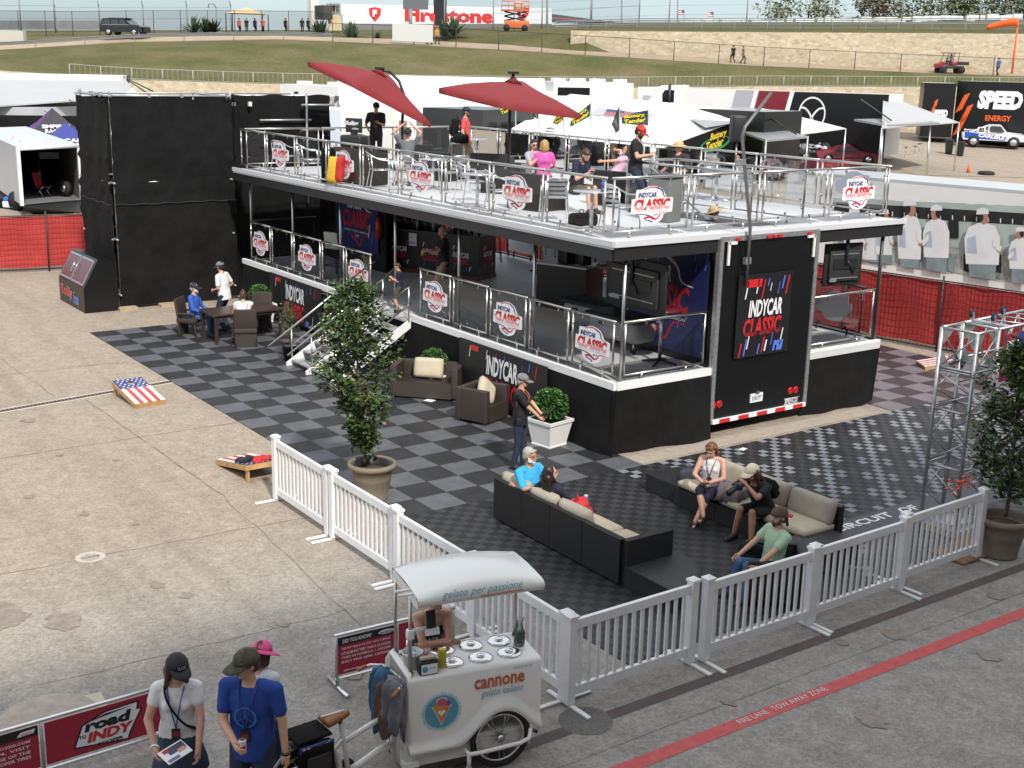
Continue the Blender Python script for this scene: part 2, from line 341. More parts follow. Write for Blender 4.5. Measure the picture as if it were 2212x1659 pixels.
# ---------------------------------------------------------------- the hill behind the paddock
GRASS=bpy.data.materials.new('dry_grass'); GRASS.use_nodes=True
def grassmat(M,cols,sc1=.6):
    t=M.node_tree; b=t.nodes['Principled BSDF']; L=t.links.new; N=t.nodes.new; b.inputs['Roughness'].default_value=.95; b.inputs['Specular IOR Level'].default_value=.1
    tc=N('ShaderNodeTexCoord')
    mp=N('ShaderNodeMapping'); mp.inputs['Scale'].default_value=(1,1,2.2); L(tc.outputs['Object'],mp.inputs[0])
    n=N('ShaderNodeTexNoise'); n.inputs['Scale'].default_value=sc1*.12; n.inputs['Detail'].default_value=8; n.inputs['Roughness'].default_value=.6; L(mp.outputs[0],n.inputs['Vector'])
    n2=N('ShaderNodeTexNoise'); n2.inputs['Scale'].default_value=sc1*2.2; n2.inputs['Detail'].default_value=6; n2.inputs['Roughness'].default_value=.75; L(mp.outputs[0],n2.inputs['Vector'])
    ad=N('ShaderNodeMath'); ad.operation='ADD'; L(n.outputs['Fac'],ad.inputs[0]); L(n2.outputs['Fac'],ad.inputs[1]); hf=N('ShaderNodeMath'); hf.operation='MULTIPLY'; hf.inputs[1].default_value=.5; L(ad.outputs[0],hf.inputs[0])
    r=N('ShaderNodeValToRGB'); L(hf.outputs[0],r.inputs[0]); e=r.color_ramp.elements; e[0].position=.36; e[0].color=(*cols[0],1); e[1].position=.64; e[1].color=(*cols[2],1); k=e.new(.5); k.color=(*cols[1],1)
    L(r.outputs[0],b.inputs['Base Color'])
grassmat(GRASS,[(.055,.068,.020),(.105,.100,.042),(.16,.132,.075)],1.6)
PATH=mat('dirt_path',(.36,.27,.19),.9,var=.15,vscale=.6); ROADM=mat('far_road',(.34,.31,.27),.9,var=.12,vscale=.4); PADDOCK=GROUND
UC=[-500,-250,0,280,600,850,1100,1240,1370,1640,1975,2212,2450,2750]
def row(vs=None,ds=None,zs=None):
    if zs is not None: return [ptz(u,d,z) for u,d,z in zip(UC,ds,zs)]
    return [atd(u,v,d) for u,v,d in zip(UC,vs,ds)]
n=len(UC); n_cols=n; c_=lambda x:[x]*n
d_base=[106,106,106,108,110,112,114,115,116,117,118,118,118,118]
rA=row(ds=[a-34 for a in d_base],zs=[.02]*n); rB=row(ds=d_base,zs=[2.6,2.6,2.6,2.5,2.4,2.3,2.2,2.1,2.0,1.7,1.5,1.3,1.2,1.0])
vC=[150,153,158,178,188,191,194,195,195,192,193,196,200,206]; dC=[d+.4 for d in d_base]; rC=row(vC,dC)
vE=[116,113,109,91,85,95,108,117,125,143,160,170,181,195]; dE=[136,136,136,135,133,130,128,127,126,125,124,123,122,121]; rE=row(vE,dE)
rD=[a.lerp(b,.5)+V((0,0,.55)) for a,b in zip(rC,rE)]; rC2=[a.lerp(b,.2)+V((0,0,.15)) for a,b in zip(rC,rE)]; rD2=[a.lerp(b,.8)+V((0,0,.45)) for a,b in zip(rC,rE)]
vF=[104,101,97,79,77,84,97,107,115,132,150,160,170,184]; dF=[d+6 for d in dE]; rF=row(vF,dF)
vG=[76,75,74,70,70,72,71,70,71,73,75,77,80,84]; dG=[156,156,155,153,150,146,141,135.5,132.9,131.9,130.9,129.9,128.9,128]; rG=row(vG,dG)
vH=[72,71,70,67,67,67,65,62,61,62,64,66,69,72]; dH=[175,175,173,170,168,165,160,152,150,150,150,150,150,150]; rH=row(vH,dH)
vI=[68,67,66,65,65,64,58,52,49,47,47,47,48,50]; dI=[230,230,230,230,230,230,230,230,230,230,230,230,230,230]; rI=row(vI,dI)
rJ=row(ds=c_(420),zs=[13]*n); rK=row(ds=c_(2400),zs=[12]*n)
hill=MB()
def band(r1,r2,m): hill.add([*r1,*r2],[(i,i+1,n+i+1,n+i) for i in range(n-1)],m,smooth=False)
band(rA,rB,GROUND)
SIDE=[(rC,rC2),(rC2,rD),(rD,rD2),(rD2,rE)]
for a,b in SIDE: band(a,b,GRASS)
hill.add([*rE,*rF],[(i,i+1,n+i+1,n+i) for i in range(n-1)],PATH)
band(rF,rG,GRASS); band(rG,rH,GRASS); band(rH,rI,GRASS); band(rI,rJ,GRASS); band(rJ,rK,GRASS)
hill.build('hillside',kind='structure')
def along(r,t):
    # point at fractional column u on a terrain row
    for i in range(n-1):
        if UC[i]<=t<=UC[i+1]: return r[i].lerp(r[i+1],(t-UC[i])/(UC[i+1]-UC[i]))
STONE=bpy.data.materials.new('limestone'); STONE.use_nodes=True
def stonemat(M):
    t=M.node_tree; b=t.nodes['Principled BSDF']; L=t.links.new; N=t.nodes.new; b.inputs['Roughness'].default_value=.9
    tc=N('ShaderNodeTexCoord'); mp=N('ShaderNodeMapping'); mp.inputs['Scale'].default_value=(1.1,1.1,2.4); L(tc.outputs['Object'],mp.inputs[0])
    v=N('ShaderNodeTexVoronoi'); v.inputs['Scale'].default_value=1.9; L(mp.outputs[0],v.inputs['Vector']); s=N('ShaderNodeSeparateColor'); L(v.outputs['Color'],s.inputs[0])
    r=N('ShaderNodeValToRGB'); L(s.outputs[0],r.inputs[0]); e=r.color_ramp.elements; e[0].color=(.38,.31,.21,1); e[1].color=(.56,.50,.39,1); k=e.new(.15); k.color=(.46,.385,.27,1); k=e.new(.7); k.color=(.50,.43,.31,1)
    v2=N('ShaderNodeTexVoronoi'); v2.feature='DISTANCE_TO_EDGE'; v2.inputs['Scale'].default_value=1.9; L(mp.outputs[0],v2.inputs['Vector'])
    r2=N('ShaderNodeValToRGB'); r2.color_ramp.elements[0].color=(.78,.74,.68,1); r2.color_ramp.elements[1].position=.06; L(v2.outputs['Distance'],r2.inputs[0])
    x=N('ShaderNodeMix'); x.data_type='RGBA'; x.blend_type='MULTIPLY'; x.inputs[0].default_value=.8; L(r.outputs[0],x.inputs[6]); L(r2.outputs[0],x.inputs[7]); L(x.outputs[2],b.inputs['Base Color'])
stonemat(STONE)
def wall(us,bot,top,th=.5,label=None):
    # a wall that follows the terrain columns
    mb=MB(); F=[];B=[]
    for u in us:
        b=bot(u); t=top(u); t=V((b.x,b.y,t.z)); d=V((b.x-CP.x,b.y-CP.y,0)).normalized()*th; F.append((b-V((0,0,.4)),t)); B.append((b+d-V((0,0,.4)),t+d))
    k=len(us)
    vs=[p for q in zip(F,B) for pr_ in q for p in pr_]
    fs=[]
    for i in range(k-1):
        a,b=i*4,(i+1)*4; fs+= [(a,b,b+1,a+1),(a+1,b+1,b+3,a+3),(a+2,a+3,b+3,b+2)]
    fs+=[(0,1,3,2),((k-1)*4,(k-1)*4+2,(k-1)*4+3,(k-1)*4+1)]
    mb.add(vs,fs,STONE); return mb.build('stone_wall',label=label,cat='wall')
wall([-300,-100,0,150,280,450,600,800,1000,1200,1370,1640,1975,2212,2450],lambda u:along(rB,u),lambda u:along(rC,u)+V((0,0,.25)),label='low limestone retaining wall at the foot of the grassy hill')
wall([1232,1250,1300,1370,1450,1550,1640,1750,1850,1975,2100,2212,2400],lambda u:along(rF,u)-V((0,0,.1)),lambda u:along(rG,u)+V((0,0,.12)),label='tall limestone wall holding up the race track above the path')
# mound of grass that runs out in front of the tall wall
mb=MB(); gp=[[atd(u,v,d) for u,v,d in q] for q in ([(1085,103,133),(1170,108,132.3),(1250,111,131.6),(1330,117,131.4)],[(1085,90,135.5),(1170,93,134.2),(1245,97,132.6),(1305,108,131.9)],[(1085,79,138),(1165,76,136.5),(1228,82,134),(1275,96,132.2)],[(1085,71,141),(1165,69.5,138.5),(1225,69,136),(1245,80,133.2)])]
mb.rings([[*q] for q in gp],GRASS,cap=False,close=False); mb.build('grass_mound',kind='structure')
# pit building behind the camera: its shade covers the near ground
PB=mat('building_wall',(.46,.45,.43),.8,var=.06)
bt=thing('pit_building','grey pit building behind the viewpoint whose shade covers the near ground','building',(36,0,0))
mb=MB(); H=16.9
mb.box((1.2,8,H/2),(6,130,H),PB); mb.build('wall',bt)
for k in range(18):
    for z in(2.2,8.6,11.9): MB().box((-1.83,-50+k*6.5,z),(.06,4.6,2.2),WINDOW).build('window',bt)
mb=MB(); mb.box((-3.5,8,4.86),(3.4,130,.25),PB); mb.build('balcony',bt)
# ---------------------------------------------------------------- the two-storey hospitality trailer
OC={1:(504.7,192.0),2:(877.8,219.4),3:(1234.4,246.9),4:(1591,246.9),5:(537.6,411.5),6:(877.8,466.3),7:(1206.9,493.7),8:(603.5,576)}
def zk(k,x,y,z): return at(OC[k][0]+x*.17361,OC[k][1]+y*.17361,z)
def qk(c,r,x,y,z=0): return at(c*737.33+x/3,r*553+y/3,z)
ZL,ZU=1.30,3.78
def smooth_curve(pts,k=6):
    out=[]
    for i in range(len(pts)-1):
        p0,p1,p2,p3=[V(pts[max(0,min(len(pts)-1,i+j))]) for j in(-1,0,1,2)]
        for s_ in range(k):
            t=s_/k; out.append(.5*((2*p1)+(p2-p0)*t+(2*p0-5*p1+4*p2-p3)*t*t+(3*p1-p0-3*p2+p3)*t**3))
    out.append(V(pts[-1])); return out
def ribbon(mb,pts,w0,m,X=None,z=.004,w1=None):
    L=[];Q_=[];n_=len(pts)
    for i,p in enumerate(pts):
        d=(pts[min(i+1,n_-1)]-pts[max(i-1,0)]).normalized(); s_=V((-d.y,d.x)); ww=(w0+((w1 if w1 is not None else w0)-w0)*i/(n_-1))/2
        a=p+s_*ww; b=p-s_*ww; L.append((a.x,a.y,z)); Q_.append((b.x,b.y,z))
    mb.add([*L,*Q_],[(i,i+1,n_+i+1,n_+i) for i in range(n_-1)],m,X=X)
def shield(dark=False):
    # the event sign, .70 wide x .86 high, in local XY, faces +Z
    mb=MB(); o=[]
    o+= [(-.35,-.17),(-.20,-.22)]
    o+= [(.20*math.cos(R(a)),-.24+.20*math.sin(R(a))) for a in range(190,351,16)]
    o+= [(.20,-.22),(.35,-.17),(.355,.15),(.24,.19)]
    o+= [(.21*math.cos(R(a)),.22+.22*math.sin(R(a))) for a in range(10,131,15)]
    o+= [(-.17,.37),(-.27,.36),(-.28,.16),(-.34,.15)]
    mb.prism(o,.008,PWHITE,mback=SIGNBACK)
    text(mb,'INDYCAR',(-.085,.24),.31,.12,NAVY,shear=.18,bold=.045,z=.0075)
    text(mb,'CLASSIC',(.005,.02),.61,.26,RED,shear=.16,bold=.06,z=.0075,split=(.42,REDL))
    text(mb,'CIRCUIT OF THE AMERICAS',(0,-.145),.56,.028,REDL,z=.0075,bold=.01)
    arcp=[V((.215*math.cos(R(a))+.0,.20+.215*math.sin(R(a)))) for a in range(135,60,-8)]
    ribbon(mb,arcp,.012,RED,z=.0078,w1=.03)
    ribbon(mb,smooth_curve([(.07,.40),(.16,.33),(.20,.20),(.30,.165)]),.035,NAVY,z=.0075,w1=.008)
    ribbon(mb,smooth_curve([(-.28,-.19),(-.14,-.205),(-.03,-.25),(.07,-.34)]),.012,NAVY,z=.0075,w1=.04)
    ribbon(mb,smooth_curve([(-.13,-.30),(-.03,-.27),(.05,-.33),(.12,-.28),(.16,-.20),(.30,-.185)]),.05,RED,z=.0078,w1=.008)
    ribbon(mb,smooth_curve([(-.11,-.34),(-.04,-.35),(.02,-.40)]),.02,NAVY,z=.0079,w1=.03)
    text(mb,'2019',(.07,-.225),.09,.045,NAVY,shear=.15,z=.0077,bold=.02)
    return mb.mesh('sign')
SIGN=shield()
ht=thing('hospitality_trailer','two storey black hospitality trailer with fold out decks, glass railings and an awning less roof terrace','trailer',(0,0,0))
ht['label']='black two storey hospitality trailer with fold out decks, glass railings and roof terrace'
def part(mb,name,label=None,parent=ht): return mb.build(name,parent,label)
# decks
m=MB(); m.box((6.55,5.9,ZL-.07),(16.0,2.3,.14),DECKG); m.box((6.55,4.735,ZL-.03),(16.02,.09,.13),WHT); m.box((14.56,5.9,ZL-.03),(.09,2.3,.13),WHT); part(m,'lower_deck')
m=MB(); m.box((5.9,10.7,ZL-.07),(17.3,2.3,.14),DECK); m.box((14.5,10.7,ZL-.03),(.09,2.32,.13),WHT); m.box((6.5,11.88,ZL-.03),(16,.09,.13),BLKM); part(m,'rear_deck')
m=MB(); m.box((6.5,8.31,ZL-.06),(16.0,2.5,.12),DECKG); part(m,'trailer_floor')
m=MB(); SKEW=0
m.box((6.5,8.4,ZU-.05),(16.1,7.7,.10),DECK); m.box((6.5,4.56,ZU-.01),(16.14,.05,.10),DECK); m.box((14.58,8.4,ZU-.01),(.05,7.7,.10),DECK)
m.box((6.5,4.62,ZU-.18),(16.0,.12,.24),BLKPL); m.box((14.5,8.4,ZU-.18),(.12,7.6,.24),BLKPL); m.box((6.5,8.4,ZU-.15),(15.9,7.4,.08),BLKP); m.box((6.5,12.2,ZU-.16),(16,.1,.22),BLKM)
part(m,'upper_deck')
# trailer body: nose section, rear end wall, bulkheads, rear frame
m=MB(); m.box((-.05,8.31,2.45),(2.7,2.5,2.35),BLKP); m.box((1.8,7.1,2.45),(1.1,.08,2.35),BLKP); m.box((13.1,7.09,2.45),(2.9,.08,2.3),BLKP); m.box((13.4,9.54,2.45),(2.3,.08,2.3),BLKP)
m.box((14.55,8.31,2.03),(.12,2.52,3.4),BLKP); m.box((7.5,8.31,.72),(14,2.3,.9),BLKP)
m.box((14.58,7.04,2.0),(.11,.09,3.48),GALV); m.box((14.58,9.58,2.0),(.11,.09,3.48),GALV); m.box((14.6,8.31,3.71),(.08,2.6,.09),GALV)
for y in(7.18,9.44): m.box((14.665,y,3.45),(.03,.05,.42),WHT); m.box((14.665,y+(.09 if y<8 else -.09),3.64),(.03,.2,.05),WHT)
for y in(7.4,8.2,8.35,8.5,9.3): m.box((14.665,y,3.70),(.03,.10,.05),RED)
m.box((14.64,8.31,.30),(.05,2.52,.08),PWHITE)
for k in range(5): m.box((14.668,7.35+k*.5,.30),(.012,.27,.075),RED)
for y in(7.6,9.0): m.tube((13.3,y-.12,.5),(13.3,y+.12,.5),.5,RUB,n=20)
part(m,'trailer_body')
XR=frame((14.665,8.20,2.24),(0,1,0),(0,0,1))   # local X = +y, local Y = up, faces +x
def graphic(w_,h_,col=PBLACK,big=True,seed=1,light=False):
    # the dashes-and-wordmark banner in local XY
    mb=MB(); mb.box((0,0,-.012),(w_,h_,.02),col); s_=h_/1.5; q=w_/1.38; tq=min(q,s_*1.42)
    for x,y,ww,hh,mm in [(-.52,.32,.035,.36,PWHITE),(-.50,.52,.40,.17,RED),(-.24,.40,.03,.30,PWHITE),(-.10,.30,.035,.40,RED),(.05,.52,.03,.16,BLUE),(.12,.42,.02,.17,PWHITE),(.32,.36,.02,.26,BLUE),(.42,.44,.045,.28,BLUE),(.52,.34,.045,.40,RED),
        (-.60,-.74,.045,.30,RED),(-.48,-.72,.045,.36,BLUE),(-.40,-.60,.03,.28,PWHITE),(-.12,-.72,.04,.22,BLUE),(-.02,-.70,.04,.34,RED),(.06,-.68,.045,.24,PWHITE),(.22,-.58,.025,.26,BLUE),(.28,-.70,.26,.22,BLUE),(.34,-.70,.05,.12,RED),(.46,-.60,.03,.36,PWHITE)]:
        dash(mb,x*q,y*s_,ww*min(q,s_)*(1 if ww<.1 else 1.2)*.8,hh*s_*.85,mm,lean=.2)
    text(mb,'INDYCAR',(.03*tq,(.27 if w_>2 else .13)*s_),(1.0 if w_>2 else .86)*tq,(.54 if w_>2 else .31)*s_,PWHITE,shear=.18,bold=.03,z=.005)
    text(mb,'CLASSIC',(-.02*tq,(-.34 if w_>2 else -.21)*s_),(1.12 if w_>2 else .98)*tq,(.56 if w_>2 else .33)*s_,RED,shear=.18,bold=.035,z=.005,split=(.3,mat('print_dark_red',(.26,.012,.016),.5)))
    return mb
g_=graphic(1.42,1.56); o=MB().merge(g_,XR).build('rear_screen',ht,'black poster screen with white and red lettering')
m=MB(); m.box((14.63,8.2,.62),(.02,.33,.17),PWHITE); text(m,'3D857PT',(8.2,.615),.27,.085,NAVY,X=M4(((0,0,1,14.645),(1,0,0,0),(0,1,0,0),(0,0,0,1))),bold=.0,z=0); m.box((14.64,8.2,.735),(.06,.09,.05),CHROME); part(m,'licence_plate')
for y in(7.09,7.24,9.16,9.31): MB().lathe([(.0001,.02),(.06,.018),(.072,.008),(.072,0)],mat('tail_lamp',(.45,.01,.012),.2),n=16,X=frame((14.61,y,.62),(0,1,0),(0,0,1))).build('tail_light',ht)
m=MB(); text(m,'SPEVCO',(9.2,.42),.36,.085,PWHITE,X=M4(((0,0,1,14.618),(1,0,0,0),(0,1,0,0),(0,0,0,1))),bold=.02,z=0); 
for a,b in(((9.0,.36),(9.40,.36)),((9.0,.47),(9.42,.47))): m.tube((14.62,a[0],a[1]),(14.62,b[0],b[1]),.006,PWHITE,n=4)
part(m,'maker_plate')
# skirts of black cloth with loose hems
def skirt(p,q,z1,folds,seed,hang=.05):
    mb=MB(); p,q=V(p),V(q); r0=random.Random(seed); N=int((q-p).length/.12); nrm=V((q-p).normalized().cross(V((0,0,1)))); rows=[]
    ph=[r0.uniform(0,6) for _ in range(4)]
    for j in range(7):
        t=j/6; rw=[]
        for i in range(N+1):
            s_=i/N*(q-p).length; off=hang*t*(math.sin(s_*2.1+ph[0])*.5+math.sin(s_*5.3+ph[1])*.3+math.sin(s_*.8+ph[2])*.6+.5)*folds+r0.uniform(-.004,.004)
            rw.append(p.lerp(q,i/N)+nrm*off+V((0,0,z1*(1-t)+.015*t)))
        rows.append(rw)
    mb.rings(rows,BLK,cap=False,close=False); return mb
part(skirt((-1.4,4.70,0),(14.62,4.70,0),ZL-.1,1.6,4),'skirt'); part(skirt((14.60,4.66,0),(14.60,6.98,0),ZL-.1,2.6,5),'skirt'); part(skirt((14.52,9.62,0),(14.52,11.9,0),ZL-.1,1.8,6,.09),'skirt')
# two hanging banners on the skirt
for x0,x1,lb in((.35,3.6,'left banner'),(9.55,12.9,'right banner')):
    X=frame(((x0+x1)/2,4.615,.69),(1,0,0),(0,0,1)); mb=MB(); gg=graphic(3.0,1.12); 
    mb.merge(gg,X); mb.build('skirt_banner',ht,'black skirt banner with red and white wordmark')
# posts under the roof deck
for k in range(7): MB().tube((-1.35+2.63*k,4.95,ZL),(-1.35+2.63*k,4.95,ZU-.15),.032,STEEL).build('post',ht)
for k in range(7): MB().tube((-1.35+2.63*k,11.75,ZL),(-1.35+2.63*k,11.75,ZU-.15),.032,BLKM).build('post',ht)
# glass railings
def railing(p,q,z,h,parent=ht,sign=None,glass=GLASS,postm=STEEL,sub=None,signs=1.0,side=1):
    # sign: +1 its face looks to the right-hand normal of p->q, None for none
    p,q=V((*p,z)),V((*q,z)); d=(q-p).normalized(); nrm=d.cross(V((0,0,1))); L=(q-p).length; up=V((0,0,1)); rl=MB()
    a=p+d*.05; b=q-d*.05
    for e in(a,b): rl.tube(e+up*.10,e+up*h,.021,postm)
    rl.tube(p+up*h-d*.0,q+up*h,.027,postm); rl.tube(a+up*.12,b+up*.12,.019,postm)
    for t in(.22,.78):
        c=a.lerp(b,t); rl.tube(c+up*.0,c+up*.12,.022,postm)
    for t in(.25,.75):
        c=a.lerp(b,t); rl.box(c+up*(h-.06),(.03,.03,.05),postm); rl.box(c+up*(.16),(.03,.03,.05),postm)
    for e,s_ in((a,1),(b,-1)):
        for zz in(.3,.85): rl.box(e+d*.03*s_+up*zz,(.035,.035,.035),postm)
    po=rl.build('railing',parent)
    gm=MB(); g0,g1=a+d*.045,b-d*.045; gm.add([g0+up*.17,g1+up*.17,g1+up*(h-.07),g0+up*(h-.07)],[(0,1,2,3)],glass); gm.build('glass_panel',po)
    if sign:
        c=(a+b)/2+up*.55+nrm*(.012*sign); o=put('sign',SIGN,po,'white shield sign with red and navy lettering'); o.matrix_world=frame(c,d*sign,up)@M4.Diagonal((1.38,.76,1,1))
    return po
xs=[-1.63,.05,1.82,3.54,5.24,6.96,8.75,10.49,12.24,14.03]
for i in range(9): railing((xs[i]+.02,4.82),(xs[i+1]-.02,4.82),ZU,1.04,sign=1 if i%2 else None,signs=1.08)
ys=[4.86,6.73,8.53,10.42,12.2]
for i,s_ in enumerate((1,None,None,1)): railing((14.07,ys[i]+.02),(14.07,ys[i+1]-.02),ZU,1.04,sign=s_,signs=1.12)
xb=[-1.55,.1,1.7,3.4,5.1,6.9,8.7,10.5,12.3,14.2]
for i in range(9): railing((xb[i+1]-.02,12.15),(xb[i]+.02,12.15),ZU,1.05,sign=1 if i in(0,2,4,6,8) else None,signs=.98)
for i,(a,b) in enumerate(((4.9,7.2),(7.2,9.6),(9.6,12.1))): railing((-1.55,b-.02),(-1.55,a+.02),ZU,1.05,sign=1 if i==1 else None)
# stairwell guard on the roof
for p,q in(((10.75,8.0),(12.3,8.15)),((12.3,8.15),(14.1,8.3)),((14.1,9.75),(12.3,9.6)),((12.3,9.6),(10.75,9.4)),((10.75,9.4),(10.75,8.05))): railing(p,q,ZU,1.02,sub=1)
m=MB(); m.box((12.75,8.75,ZU+.003),(2.2,.95,.004),BLKP); m.tube((11.2,8.3,ZU+.9),(12.9,8.35,ZU+.02),.03,ALU); part(m,'stairwell')
# lower front railings
xl=[-1.25,.12,1.45,3.05,4.3,5.62]
for i in range(5): railing((xl[i]+.02,4.86),(xl[i+1]-.02,4.86),ZL,1.07,sign=1 if i in(0,2,4) else None,glass=SMOKE,signs=1.02)
xl=[7.72,9.05,10.42,11.75,13.08,14.38]
for i in range(5): railing((xl[i]+.02,4.86),(xl[i+1]-.02,4.86),ZL,1.07,sign=1 if i in(0,2,4) else None,glass=SMOKE,signs=1.06)
railing((14.45,4.95),(14.45,6.95),ZL,1.07,glass=SMOKE)
railing((14.42,9.75),(14.42,11.7),ZL,1.07,glass=SMOKE)
for i in range(8): railing((1.2+1.62*(i+1)-.02,11.72),(1.2+1.62*i+.02,11.72),ZL,1.07,sign=1 if i in(1,3,5,7) else None,glass=SMOKE,postm=BLKM)
for a,b in((4.95,6.9),): railing((-1.35,b),(-1.35,a),ZL,1.07,glass=SMOKE,postm=BLKM)
# corner posts of the right-hand deck
MB().tube((14.42,11.78,ZL),(14.42,11.78,ZU-.15),.035,STEEL).build('post',ht)
# wall prints under the roof
NAVYW=mat('wall_print_navy',(.02,.03,.13),.5)
def wallprint(x0,x1,z0,z1,y,lbl):
    X=frame(((x0+x1)/2,y,(z0+z1)/2),(1,0,0),(0,0,1)); w_,h_=x1-x0,z1-z0; mb=MB(); mb.box((0,0,-.006),(w_,h_,.01),NAVYW)
    s_=min(w_/2.4,h_/1.7)
    text(mb,'INDYCAR',(-.12*s_,.40*s_),.80*s_,.30*s_,PWHITE,shear=.18,bold=.03); text(mb,'CLASSIC',(0,-.02*s_),1.55*s_,.48*s_,RED,shear=.16,bold=.035)
    text(mb,'CIRCUIT OF THE AMERICAS',(0,-.36*s_),1.4*s_,.05*s_,PWHITE); text(mb,'2019',(.05*s_,-.48*s_),.2*s_,.09*s_,PWHITE,shear=.15)
    ribbon(mb,smooth_curve([(.1*s_,.72*s_),(.42*s_,.55*s_),(.55*s_,.30*s_),(.85*s_,.24*s_)]),.08*s_,PWHITE,w1=.02*s_)
    ribbon(mb,smooth_curve([(-.3*s_,-.5*s_),(0,-.62*s_),(.2*s_,-.75*s_),(.4*s_,-.45*s_),(.7*s_,-.44*s_)]),.08*s_,RED,w1=.02*s_)
    r0=random.Random(int(x0*10)+3)
    for k in range(16):
        xx=r0.uniform(-.5,.46)*w_; yy=r0.choice((-1,1))*r0.uniform(.26,.40)*h_
        dash(mb,xx,yy,.035,r0.uniform(.15,.4),r0.choice((PWHITE,RED,BLUE,BLUE)),lean=.2)
    mb.merge  # dashes and lettering stay in one print
    mb2=MB().merge(mb,X); mb2.build('wall_print',ht,lbl)
wallprint(-.35,2.05,1.75,3.4,7.02,'navy wall print beside the bar'); wallprint(11.75,14.35,1.45,3.5,7.02,'navy wall print at the rear end')
# ---------------------------------------------------------------- stairs
st=thing('deck_stairs','aluminium deck stairs with three handrails leading up to the lower deck','stairs',(5.57,2.72,0))
W_=2.1; H_=ZL-.02; DY=2.0
for k in range(7):
    z=H_*(k+.5)/7+.04; y=DY*(k+.3)/7; MB().box((W_/2,y+.12,z),(W_-.1,.26,.035),TREAD).build('tread',st)
for x in(0,.98,W_): MB().add([(x-.025,-.03,0),(x+.025,-.03,0),(x+.025,.22,0),(x-.025,.22,0),(x-.025,DY-.05,H_-.02),(x+.025,DY-.05,H_-.02),(x+.025,DY-.05,H_-.22),(x-.025,DY-.05,H_-.22),(x-.025,-.03,.08),(x+.025,-.03,.08)],[(0,1,2,3),(8,9,5,4),(3,2,6,7),(0,8,4,7,3),(1,2,6,5,9),(4,5,6,7),(0,1,9,8)],WHT).build('stringer',st)
for x in(-.02,.98,W_+.02):
    m=MB(); sl_=H_/DY
    m.tube((x,-.45,.78-.45*sl_),(x,DY+.25,.78+(DY+.25)*sl_),.024,STEEL); m.tube((x,.12,.46),(x,DY-.05,.46+(DY-.2)*sl_),.02,STEEL)
    for y in(.12,DY-.1): m.tube((x,y,y*sl_-.02),(x,y,.78+y*sl_),.02,STEEL)
    m.build('handrail',st)
# ---------------------------------------------------------------- bar, cabinets and gear on the lower deck
BARW=mat('bar_wood',(.10,.03,.018),.5)
def smallgraphic(w_,h_):
    mb=MB(); text(mb,'INDYCAR',(0,.1*h_),w_,.24*h_,PWHITE,shear=.18,bold=.03); text(mb,'CLASSIC',(0,-.18*h_),w_,.26*h_,RED,shear=.18,bold=.03)
    for x,y,hh,c in((-.5,.3,.2,PWHITE),(-.3,.32,.16,RED),(.45,.3,.2,RED),(-.45,-.55,.2,BLUE),(.3,-.55,.18,BLUE),(.5,-.55,.2,PWHITE)): dash(mb,x*w_,y*h_,.03,hh*h_,c)
    return mb
bar=thing('bar_counter','black bar counter with small printed wordmarks under the roof deck','bar',(3.1,8.05,ZL),R(24))
m=MB(); m.box((0,.3,.56),(3.0,.8,1.05),BLKP); m.box((0,.3,.05),(3.04,.84,.10),BARW); m.build('cabinet',bar)
m=MB(); m.box((0,.3,1.11),(3.1,.9,.05),BLKPL); m.build('counter_top',bar)
for x in(-1.0,0,.95): MB().merge(smallgraphic(.5,.6),frame((x,-.108,.55),(1,0,0),(0,0,1))).build('front_print',bar)
MB().merge(smallgraphic(.4,.55),frame((1.51,.3,.6),(0,1,0),(0,0,1))).build('front_print',bar)
m=MB(); m.box((0,0,0),(.24,.012,.33),PWHITE); X=frame((0,-.009,0),(1,0,0),(0,0,1)); text(m,'NO',(-.03,.05),.11,.08,RED,X=X,z=0); text(m,'SMOKING',(0,-.08),.19,.06,PBLACK,X=X,z=0)
o=m.build('notice_sign',label='white no smoking notice on the bar front',cat='sign',loc=bar.matrix_world@V((0,0,0)),rz=R(24)); o.location=V((3.1,8.05,ZL))+M4.Rotation(R(24),3,'Z')@V((-.55,-.118,.88))
BOT=[mat('bottle_green',(.02,.10,.03),.15),mat('bottle_amber',(.16,.06,.012),.15),mat('bottle_clear',(.45,.47,.45),.12),mat('bottle_dark',(.02,.02,.02),.15)]
bm=[MB().lathe([(.035,0),(.037,.17),(.014,.22),(.014,.29)],b,n=8).mesh('bottle') for b in BOT]
for k in range(22):
    t=-1.35+k*.128; p=V((3.1,8.05,ZL+1.135))+M4.Rotation(R(24),3,'Z')@V((t,.12+.22*rnd.random(),0)); put('bottle',bm[k%4],label='small glass bottle standing on the bar counter under the roof deck',cat='bottle',group='bottles on the bar counter',loc=p)
cab=thing('side_counter','black service counter with a white top on the lower deck','counter',(8.6,8.1,ZL),R(20))
MB().box((0,.3,.5),(1.3,.75,1.0),BLKP).build('cabinet',cab); MB().box((0,.3,1.02),(1.4,.85,.04),WHT).build('counter_top',cab); MB().box((.66,.3,.5),(.02,.74,.96),BARW).build('side_panel',cab)
m=MB(); m.box((8.5,8.3,ZL+1.22),(.36,.3,.36),BLKPL,bev=.03); m.tube((8.42,8.15,ZL+1.4),(8.42,8.15,ZL+1.55),.05,CHROME); m.box((8.9,8.45,ZL+1.2),(.3,.25,.3),BLKPL,bev=.02); m.build('drink_dispenser',label='black drink dispenser on the white topped service counter',cat='dispenser')
